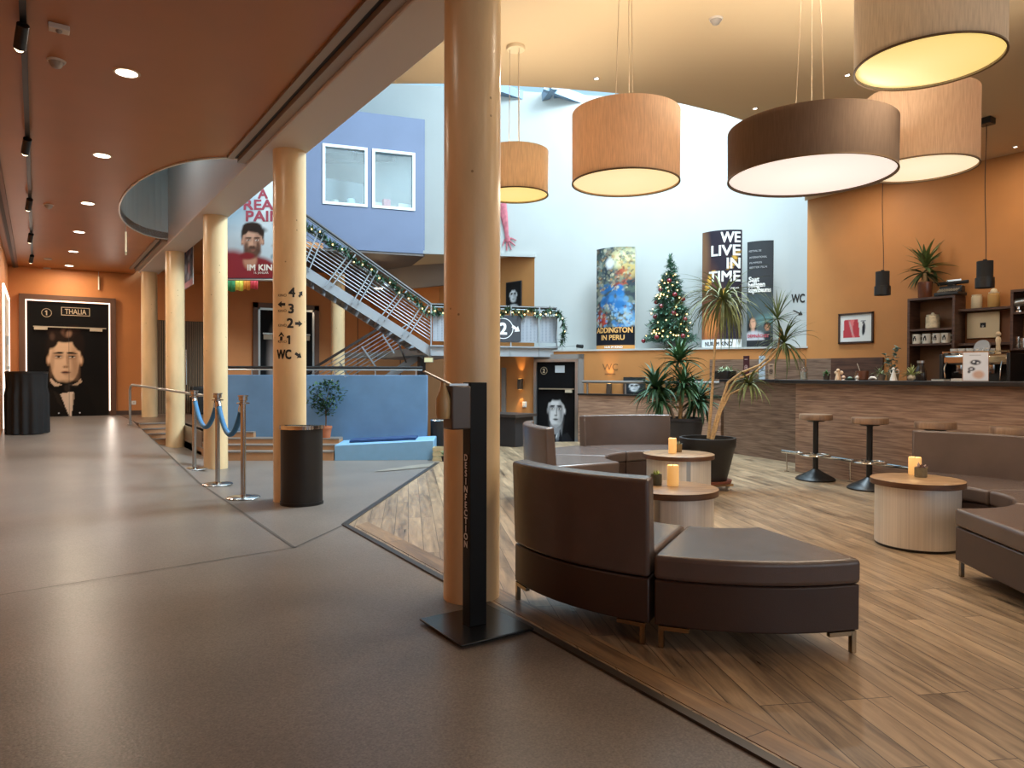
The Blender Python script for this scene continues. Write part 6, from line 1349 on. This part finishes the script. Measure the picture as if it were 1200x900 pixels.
for k, u in enumerate((1074.5, 1086.5, 1098.5, 1109)):
    p = at9(u, 402, 10.0); lab = ['cream mug with a dark print, leftmost of four on the shelf', 'second mug from the left in the row of four', 'third mug from the left in the row of four', 'mug at the right end of the row of four'][k]
    if c0 is None:
        c0 = thing('mug', lab, 'mug', (9.99, p.y, zs2), -PI/2, 'mugs on the cup shelf'); b = MB(); b.lathe([(.048, 0), (.054, .006), (.054, .135), (.049, .135), (.047, .012), (.001, .01)], n=24); b.build('body', M_cupb, c0)
        b = MB(); b.text('n', .09, lambda x, y: (x, -.0555-.0, .045+y), 0, .006); b.sph((0, -.052, .098), .014, 8, sc=(1, .3, 1)); b.build('print_mark', M_ink, c0)
        b = MB(); b.tube([(.05, 0, .11), (.085, 0, .1), (.09, 0, .06), (.05, 0, .03)], .007, 8); b.build('handle', M_cupb, c0)
    else: dup(c0, (9.99, p.y, zs2), -PI/2, lab)
# yucca and typewriter on the shelf unit
p = at9(1084, 347, 10.03); t = thing('potted_yucca', 'yucca in a brown glass pot on top of the cup shelf', 'potted plant', (10.03, p.y, 2.262), 0); b = MB(); b.lathe([(.075, 0), (.085, .02), (.088, .22), (.08, .22), (.078, .2), (.001, .2)], n=28); b.build('pot', mat('brown_glaze', '6b3f2c', .25, var=.2), t)
b = MB(); b.tube([(0, 0, .2), (-.01, .0, .32), (.01, 0, .40)], [.03, .026, .02], 10); b.build('trunk', M_bark, t)
b = MB(); rosette(b, (.0, .0, .42), 34, .42, .05, 51, -.3, 1.4, (.1, .9)); b.build('leaf_crown', leafmat('shelf_yucca', '5f6f3c'), t); b = MB(); rosette(b, (-.02, .02, .34), 22, .36, .045, 52, -.7, .4, (.3, .9)); b.build('leaf_crown', leafmat('shelf_yucca_dark', '4a5a34'), t)
for lf_ in t.children:      # keep the blades clear of the wall
    if lf_.name.startswith('leaf_crown'):
        for v in lf_.data.vertices: v.co.x = min(v.co.x, .155)
p = at9(1114, 347, 10.02); t = thing('typewriter', 'old black typewriter on top of the cup shelf', 'typewriter', (10.02, p.y, 2.262), -PI/2); b = MB(); b.prism([(-.15, -.14), (.15, -.14), (.15, .12), (-.15, .12)], 0, .045); b.prism([(-.14, -.01), (.14, -.01), (.13, .11), (-.13, .11)], .045, .135); b.prism([(-.05, .0), (.05, .0), (.04, .08), (-.04, .08)], .135, .16); b.build('body', M_black, t, bevel=.012); b = MB(); b.cyl((-.185, .06, .178), (.185, .06, .178), .024, n=18); b.build('carriage', M_blackm, t)
b = MB(); 
for r_ in range(3):
    for k in range(9): b.cyl((-.115+k*.029, -.10+r_*.03, .055+r_*.014), (-.115+k*.029, -.10+r_*.03, .068+r_*.014), .010, n=8)
b.build('keys', mat('ivory_keys', '9a8f7c', .4), t); b = MB(); b.tube([(-.17, .04, .178), (-.215, -.03, .205)], .006, 6); b.bb((-.09, .085, .17), (.09, .09, .225)); b.build('return_lever', M_chrome, t)
# framed red picture
p = PX(1003.5, 384.5, XW); t = thing('framed_picture', 'dark framed picture of a red dress on the ochre wall behind the bar', 'picture', (XW-.001, p.y, p.z), -PI/2); fw_, fh = .545, .455
a = Art(90, 72, 'd9dcdb'); a.poly([(.14, .2), (.56, .2), (.6, .55), (.62, .84), (.1, .84), (.12, .5)], 'b8464e'); a.poly([(.32, .2), (.46, .2), (.4, .6), (.5, .84), (.4, .84), (.34, .5)], 'd9787a'); a.ell(.36, .5, .03, .3, 'c9a0a0', .6, -.3); a.ell(.74, .55, .05, .22, '2b2b33', .3, .1); a.ell(.73, .32, .035, .04, '3a3a44', .4); a.rect(.66, .24, .8, .27, '5c6474')
b = MB(); b.grid(lambda x, y: ((x-.5)*(fw_-.05), -.014, (y-.5)*(fh-.05)), 45, 36, a.a); b.build('print', printmat(), t)
for a_, c_ in (((-fw_/2, -.03, -fh/2), (-fw_/2+.026, 0, fh/2)), ((fw_/2-.026, -.03, -fh/2), (fw_/2, 0, fh/2)), ((-fw_/2, -.03, -fh/2), (fw_/2, 0, -fh/2+.026)), ((-fw_/2, -.03, fh/2-.026), (fw_/2, 0, fh/2))): b = MB(); b.bb(a_, c_); b.build('frame', mat('frame_dark', '35221a', .4), t)
b = MB(); b.bb((-fw_/2+.02, -.012, -fh/2+.02), (fw_/2-.02, -.002, fh/2-.02)); b.build('backing', M_bk, t)
# coffee machine on the back counter
p = PX(1148, 446, 9.55); t = thing('coffee_machine', 'chrome espresso machine with cups on top behind the menu stand', 'coffee machine', (9.62, p.y, .94), -PI/2); M_mc = mat('machine_chrome', 'c9c2b8', .14, metal=1.0)
b = MB(); b.bb((-.36, -.22, .07), (.36, .2, .2)); b.build('drip_base', M_mc, t, bevel=.02); b = MB(); b.bb((-.36, -.02, .2), (.36, .2, .42)); b.build('body', M_black, t, bevel=.02); b = MB(); b.bb((-.37, -.22, .40), (.37, .21, .53)); b.build('head', M_mc, t, bevel=.03)

for x0_ in (-.39, .35): b = MB(); b.bb((x0_, -.24, .09), (x0_+.04, .2, .54)); b.build('side_panel', M_black, t, bevel=.01)
for x in (-.19, .17):
    b = MB(); b.lathe([(.045, .30), (.05, .33), (.05, .40)], c=(x, -.15, 0), n=20); b.build('brew_group', M_mc, t); b = MB(); b.tube([(x, -.17, .315), (x, -.32, .30)], [.012, .016], 10); b.build('portafilter', M_black, t)
for x in (-.31, .30): b = MB(); b.tube([(x, -.22, .44), (x*1.02, -.27, .36), (x*.98, -.26, .22)], .008, 8); b.build('steam_wand', M_mc, t)
for x in (-.36+.05, .31):
    for y in (-.16, .15): b = MB(); b.cyl((x, y, 0), (x, y, .08), .02, n=12); b.build('foot', M_mc, t)
b = MB(); b.bb((-.37, -.2, .53), (-.36, .2, .57)); b.bb((.36, -.2, .53), (.37, .2, .57)); b.bb((-.37, -.21, .555), (.37, -.2, .57)); b.build('cup_rail', M_mc, t)
MZ = .94+.531; mx_ = 9.62
c1 = None
for k in range(10):
    dx, dy = -.28+(k % 5)*.092, -.1+(k//5)*.11; lab = 'white espresso cup stacked on top of the coffee machine'
    pos = (mx_+dy, p.y-dx, MZ)
    if c1 is None:
        c1 = thing('espresso_cup', lab, 'cup', pos, 0, 'espresso cups on the coffee machine'); b = MB(); b.lathe([(.024, 0), (.038, .025), (.044, .075), (.040, .075), (.034, .025), (.001, .014)], n=18); b.build('body', M_whitep, c1); b = MB(); b.tube([(.042, 0, .06), (.06, 0, .055), (.058, 0, .03), (.038, 0, .026)], .004, 6); b.build('handle', M_whitep, c1)
    else: dup(c1, pos, k*.7, lab)
q = PX(1151, 414, 9.5); t = thing('bean_hopper_lid', 'tilted grey round tray standing on the coffee machine', 'tray', (9.50, q.y, MZ+.085), -PI/2); b = MB(); n = 28
b.tube([(0, -.012, 0), (0, .012, 0)], [.088, .088], n)
for k in range(len(b.v)): x, y, z = b.v[k]; b.v[k] = (x*1.0, y+z*.25, z)
b.build('disc', mat('zinc', '8d8a88', .45, metal=.6), t); b = MB(); b.bb((-.012, .03, -.088), (.012, .06, .0)); b.build('support', M_alu, t)
q = PX(1168, 409, 9.62); t = thing('figurine', 'slender pale figure standing on the coffee machine', 'figurine', (9.66, q.y, MZ), 0); b = MB(); b.lathe([(.035, 0), (.03, .01), (.022, .12), (.03, .17), (.026, .2), (.012, .215), (.001, .22)], n=18); b.build('body', mat('pale_figure', 'd9c3a0', .5), t); b = MB(); b.sph((0, 0, .245), .03, 12); b.build('head', MATS['pale_figure'], t)
# right shelf contents
def glassware(u, z, X, r, h, lab, m=None, name='glass', cat='glass'):
    q = yx(u, X); t = thing(name, lab, cat, (X, q, z), 0); b = MB(); b.lathe([(r*.8, 0), (r, h*.15), (r, h), (r*.92, h), (r*.9, h*.1), (.001, h*.06)], n=22); b.build('bowl', m or M_gla, t); b = MB(); b.lathe([(r*.85, 0), (r*.85, h*.04)], n=18); b.build('foot', m or M_gla, t); return t
glassware(1191.5, zs3, 10.0, .045, .14, 'tall clear glass on the right shelf, upper row'); glassware(1197.5, zs3, 10.0, .045, .12, 'short clear glass on the right shelf beside the tall one')
q = yx(1195, 10.0); t = thing('bowl', 'cream bowl on the lower board of the right shelf', 'bowl', (9.99, q, zs4), 0); b = MB(); b.lathe([(.05, 0), (.09, .03), (.12, .075), (.112, .075), (.08, .03), (.001, .015)], n=30); b.build('bowl', M_cer, t); b = MB(); b.lathe([(.055, -.0), (.05, .012)], n=24); b.build('foot', M_cer, t)
q = yx(1192, 10.0); t = thing('coffee_grinder', 'chrome grinder on the upper board of the right shelf', 'grinder', (10.0, q, zs5-.0), 0); b = MB(); b.lathe([(.06, 0), (.06, .02), (.03, .04), (.03, .1)], n=20); b.build('base', M_chrome, t); b = MB(); b.cyl((-.03, .05, .11), (-.03, -.12, .13), .05, n=20); b.build('drum', M_alu, t)

# small things on the bar counter
def ctr(u, o): return bp(bs(u, o), o)
def onbar(name, lab, cat, u, o, grp=None, rz=RZB): return thing(name, lab, cat, (*ctr(u, o), ZB), rz, grp)
t = onbar('glass_jar', 'ribbed glass jar standing on the left end of the bar', 'jar', 942, .28); b = MB(); b.lathe([(.048, 0), (.05, .01), (.047, .04), (.05, .06), (.047, .08), (.05, .1), (.05, .145), (.04, .15), (.042, .165), (.038, .165)], n=28); b.build('body', M_gla, t); b = MB(); b.lathe([(.04, .008), (.04, .10), (.001, .10)], n=24); b.build('contents', mat('pale_contents', 'b9c0b8', .5, var=.25, vscale=40), t)
def smallplant(u, o, r, h, pc, lc, n, L0_, w, seed, lab, e0=.1, dr=(.4, 1.4)):
    t = onbar('potted_plant', lab, 'potted plant', u, o); b = MB(); b.lathe([(r*.8, 0), (r, h), (r*.9, h), (r*.85, h*.88), (.001, h*.86)], n=24); b.build('pot', pc, t); b = MB(); rosette(b, (0, 0, h*.86), n, L0_, w, seed, e0, 1.5, dr, 4); b.build('foliage', lc, t); return t
smallplant(968.5, .2, .042, .075, mat('dark_clay', '3b322b', .6), leafmat('bar_green', '4e7a3f'), 40, .07, .018, 61, 'tiny green plant in a dark pot left of the wooden angel')
t = onbar('angel_figurine', 'pale wooden angel with spread wings on the bar', 'figurine', 982, .16); M_an = mat('angel_wood', 'd8b795', .6); b = MB(); b.lathe([(.036, 0), (.03, .04), (.016, .085), (.012, .1)], n=20); b.build('body', M_an, t); b = MB(); b.sph((0, 0, .115), .022, 14); b.build('head', M_an, t)
for s in (-1, 1):
    b = MB(); b.sph((s*.036, .012, .088), .03, 12, sc=(1.05, .22, .8)); b.build('wing', M_an, t)
for u, o, r, lab, m in ((988.5, .14, .022, 'pale ball at the foot of the wooden angel', 'd9b9a0'), (1004.5, .12, .021, 'small white ball ornament on the bar left of the copper pot', 'e6ddd0')):
    t = onbar('ball_ornament', lab, 'ornament', u, o); b = MB(); b.sph((0, 0, r*1.45), r, 16); b.build('ball', mat('ball_'+m, m, .4), t); b = MB(); b.lathe([(r*.9, 0), (r*.5, r*.6)], n=16); b.build('stand', M_whitep, t)
t = onbar('soap_dish', 'small green dish behind the white ball on the bar', 'dish', 996, .3); b = MB(); b.lathe([(.05, 0), (.065, .02), (.06, .02), (.001, .008)], n=24); b.build('dish', mat('green_glaze', '4d6a60', .3), t); b = MB(); b.sph((0, 0, .025), .028, 12, sc=(1, .8, .6)); b.build('contents', mat('sage', '7f9a8c', .6), t)
t = onbar('tea_light', 'dark glass candle holder behind the white ball on the bar', 'candle holder', 1004.5, .27); b = MB(); b.lathe([(.035, 0), (.04, .09), (.036, .09), (.03, .01), (.001, .008)], n=24); b.build('glass', M_gla, t); b = MB(); b.lathe([(.025, .008), (.025, .035), (.001, .036)], n=18); b.build('wax', M_whitep, t)
t = onbar('copper_pot', 'copper coloured pot with a spoon on the bar', 'pot', 1010.5, .32); b = MB(); b.lathe([(.058, 0), (.07, .01), (.072, .11), (.066, .11), (.064, .015), (.001, .012)], n=28); b.build('pot', mat('copper', '7c5240', .35, metal=.5), t); b = MB(); b.tube([(.0, 0, .02), (-.04, 0, .12), (-.075, 0, .2)], .005, 6); b.build('spoon', M_alu, t)
t = onbar('white_shell', 'white curved shell shape lying on the bar', 'ornament', 1022.5, .06); b = MB(); b.tube([(-.05, 0, .012), (-.02, 0, .03), (.02, 0, .032), (.05, 0, .018)], [.008, .016, .014, .008], 10); b.build('shell', M_whitep, t)
smallplant(1031, .34, .06, .07, mat('grey_bowl', '7d7468', .7), leafmat('aloe_pale', '8fa07a'), 26, .14, .018, 62, 'pale aloe in a grey bowl left of the white cone angel')
t = smallplant(1046, .42, .07, .09, MATS['grey_pot'], leafmat('euca_leaf', '6f8a80'), 20, .12, .03, 63, 'eucalyptus branch with round leaves behind the white cone angel'); rg = random.Random(9); b = MB(); b.tube([(0, 0, .09), (-.02, 0, .22), (.05, 0, .36)], [.005, .004, .003], 6); b.tube([(0, 0, .09), (-.06, 0, .2), (-.11, 0, .3)], [.005, .004, .003], 6); b.build('stem', MATS['bark'], t); b = MB()
for k in range(46):
    f = rg.random(); s = rg.choice((0, 1)); c = Vector((0, 0, .09)).lerp(Vector((.05, 0, .38)) if s else Vector((-.11, 0, .3)), f); b.leaf(c, rg.uniform(0, 6.28), rg.uniform(-.4, .9), .055, .045, .4, 0, 3)
b.build('round_leaves', MATS['euca_leaf'], t)
t = onbar('angel_figurine', 'white cone-shaped angel with wire wings on the bar', 'figurine', 1047, .1); b = MB(); b.lathe([(.04, 0), (.038, .006), (.008, .115), (.001, .118)], n=24); b.build('robe', M_whitep, t); b = MB(); b.sph((0, 0, .128), .017, 12); b.build('head', M_whitep, t)
for s in (-1, 1):
    b = MB(); b.tube([(0, .008, .095), (s*.03, .012, .125), (s*.055, .014, .11), (s*.05, .014, .08), (s*.02, .01, .075), (0, .008, .095)], .003, 6); b.build('wing', M_whitep, t)
t = onbar('potted_plant', 'spiky pale green air plant in a round white pot on the bar', 'potted plant', 1068, .05); b = MB(); b.sph((0, 0, .033), .038, 18, sc=(1, 1, .9)); b.build('pot', mat('pot_offwhite', 'c9bda6', .5), t); b = MB(); rosette(b, (0, 0, .06), 34, .125, .018, 64, .0, 1.5, (.2, 1.0), 4); b.build('foliage', leafmat('air_plant', 'b3bd83'), t)
t = onbar('syrup_bottle', 'dark glass carafe with a pale stripe behind the air plant', 'bottle', 1079, .28); b = MB(); b.lathe([(.055, 0), (.06, .01), (.055, .10), (.035, .15), (.03, .19), (.034, .2), (.001, .2)], n=24); b.build('body', mat('dark_glass', '2d2624', .1), t); b = MB(); b.lathe([(.036, .19), (.036, .215), (.001, .216)], n=20); b.build('stopper', M_alu, t)
t = onbar('notebook', 'teal notebook lying on the bar left of the menu stand', 'notebook', 1102, .16); b = MB(); b.bb((-.07, -.05, 0), (.07, .05, .004)); b.bb((-.07, -.05, .018), (.07, .05, .022)); b.build('cover', mat('teal_cover', '4f6a6c', .5), t); b = MB(); b.bb((-.066, -.046, .004), (.066, .046, .018)); b.build('pages', M_whitep, t)
t = onbar('menu_stand', 'white menu card stand with dark prints on the bar in front of the coffee machine', 'menu', 1143, .06, None, -yaw-.55)
a = Art(60, 80, 'dbe0ea'); a.rect(.25, .09, .7, .12, '8a8f98', .7); a.ell(.5, .36, .2, .09, '3b3f4a', .4); a.ell(.44, .34, .05, .035, 'dbe0ea', .5); a.ell(.58, .38, .05, .03, 'dbe0ea', .5); a.ell(.35, .58, .14, .07, '474b56', .4); a.ell(.34, .58, .06, .03, 'dbe0ea', .5); a.ell(.25, .68, .06, .05, '5a5e68', .5); a.ell(.62, .78, .22, .14, 'c8a99a', .6)
b = MB(); b.grid(lambda x, y: ((x-.5)*.205, -.012+y*.05-.003, .006+y*.275), 30, 40, a.a); b.build('card', printmat(), t)
b = MB(); vs = [(-.107, -.012, .002), (.107, -.012, .002), (.107, .04, .285), (-.107, .04, .285), (-.107, .10, .002), (.107, .10, .002)]; b.add(vs, [(0, 1, 2, 3), (3, 2, 5, 4), (0, 3, 4), (1, 5, 2), (0, 4, 5, 1)]); b.build('stand', mat('stand_copper', '9a6f5a', .4, metal=.3), t)
for u, lab in ((1127, 'white napkin pile left of the menu stand'),):
    t = onbar('napkin_pile', lab, 'napkins', u, .12); b = MB(); 
    for k in range(6): b.box((.002*(k % 2), .002*(k % 3), .0025+.004*k), (.15, .12, .0032), rz=.02*k)
    b.build('napkins', M_whitep, t); b = MB(); b.box((0, 0, .0265), (.155, .02, .003)); b.build('band', mat('grey_plastic', '948b82', .5), t)
# dark box, plants and cards on the recessed bar end
def gtop(u, o): r = ray(u, 450); q = G0+GN*o; s = (q.x*r.y-q.y*r.x)/(GT.y*r.x-GT.x*r.y); return (*gp(s, o), ZB-.002)
t = thing('planter_box', 'dark planter box with pale trailing plant on the recessed bar end', 'potted plant', gtop(850, .25), hd((-GT.x, -GT.y))); b = MB(); b.bb((-.16, -.09, 0), (.16, .09, .13)); b.build('box', M_black, t, bevel=.008); b = MB(); rg = random.Random(70)
for k in range(60): b.leaf((rg.uniform(-.13, .13), rg.uniform(-.05, .05), .12), rg.uniform(0, 6.28), rg.uniform(.3, 1.4), rg.uniform(.09, .17), .02, rg.uniform(.6, 1.8), 0, 4)
b.build('foliage', leafmat('pale_trailing', 'a9b795'), t)
def card(u, v0, w, c, lab, emb=None):
    t = thing('card_stand', lab, 'card', gtop(u, .3), hd((-GT.x, -GT.y))); h = (ZB-.002)+0; q = Vector(gtop(u, .3)); dd = (q-CP).dot(Fv); h = D(u, v0, dd).z-q.z
    b = MB(); b.bb((-w/2, -.006, 0), (w/2, .006, h)); b.build('card', mat('card_'+c, c, .5), t)
    if emb: b = MB(); b.lathe([(.028, 0), (.04, 0)], n=24); b.v = [(x, -.008, y+h*.5) for x, y, z in b.v]; b.f = [f for f in b.f if len(f) == 4]; b.m = b.m[:len(b.f)]; b.box((0, -.007, h*.5), (.03, .004, .03)); b.box((0, -.007, h*.85), (w*.5, .003, .012)); b.build('print_mark', mat('card_ink_'+emb, emb, .5), t)
    b = MB(); b.bb((-w*.4, 0, 0), (w*.4, .08, .006)); b.build('foot', M_black, t)
card(874.5, 417, .13, '40151c', 'dark red card with a ringed emblem on the recessed bar end', 'a98a86'); card(893, 417, .13, 'b9c6cf', 'pale leaflet standing right of the dark red card', '4a4f58'); card(904, 426, .12, 'a58870', 'tan photo card standing at the bar end, right of the pale leaflet', '3b2a24')
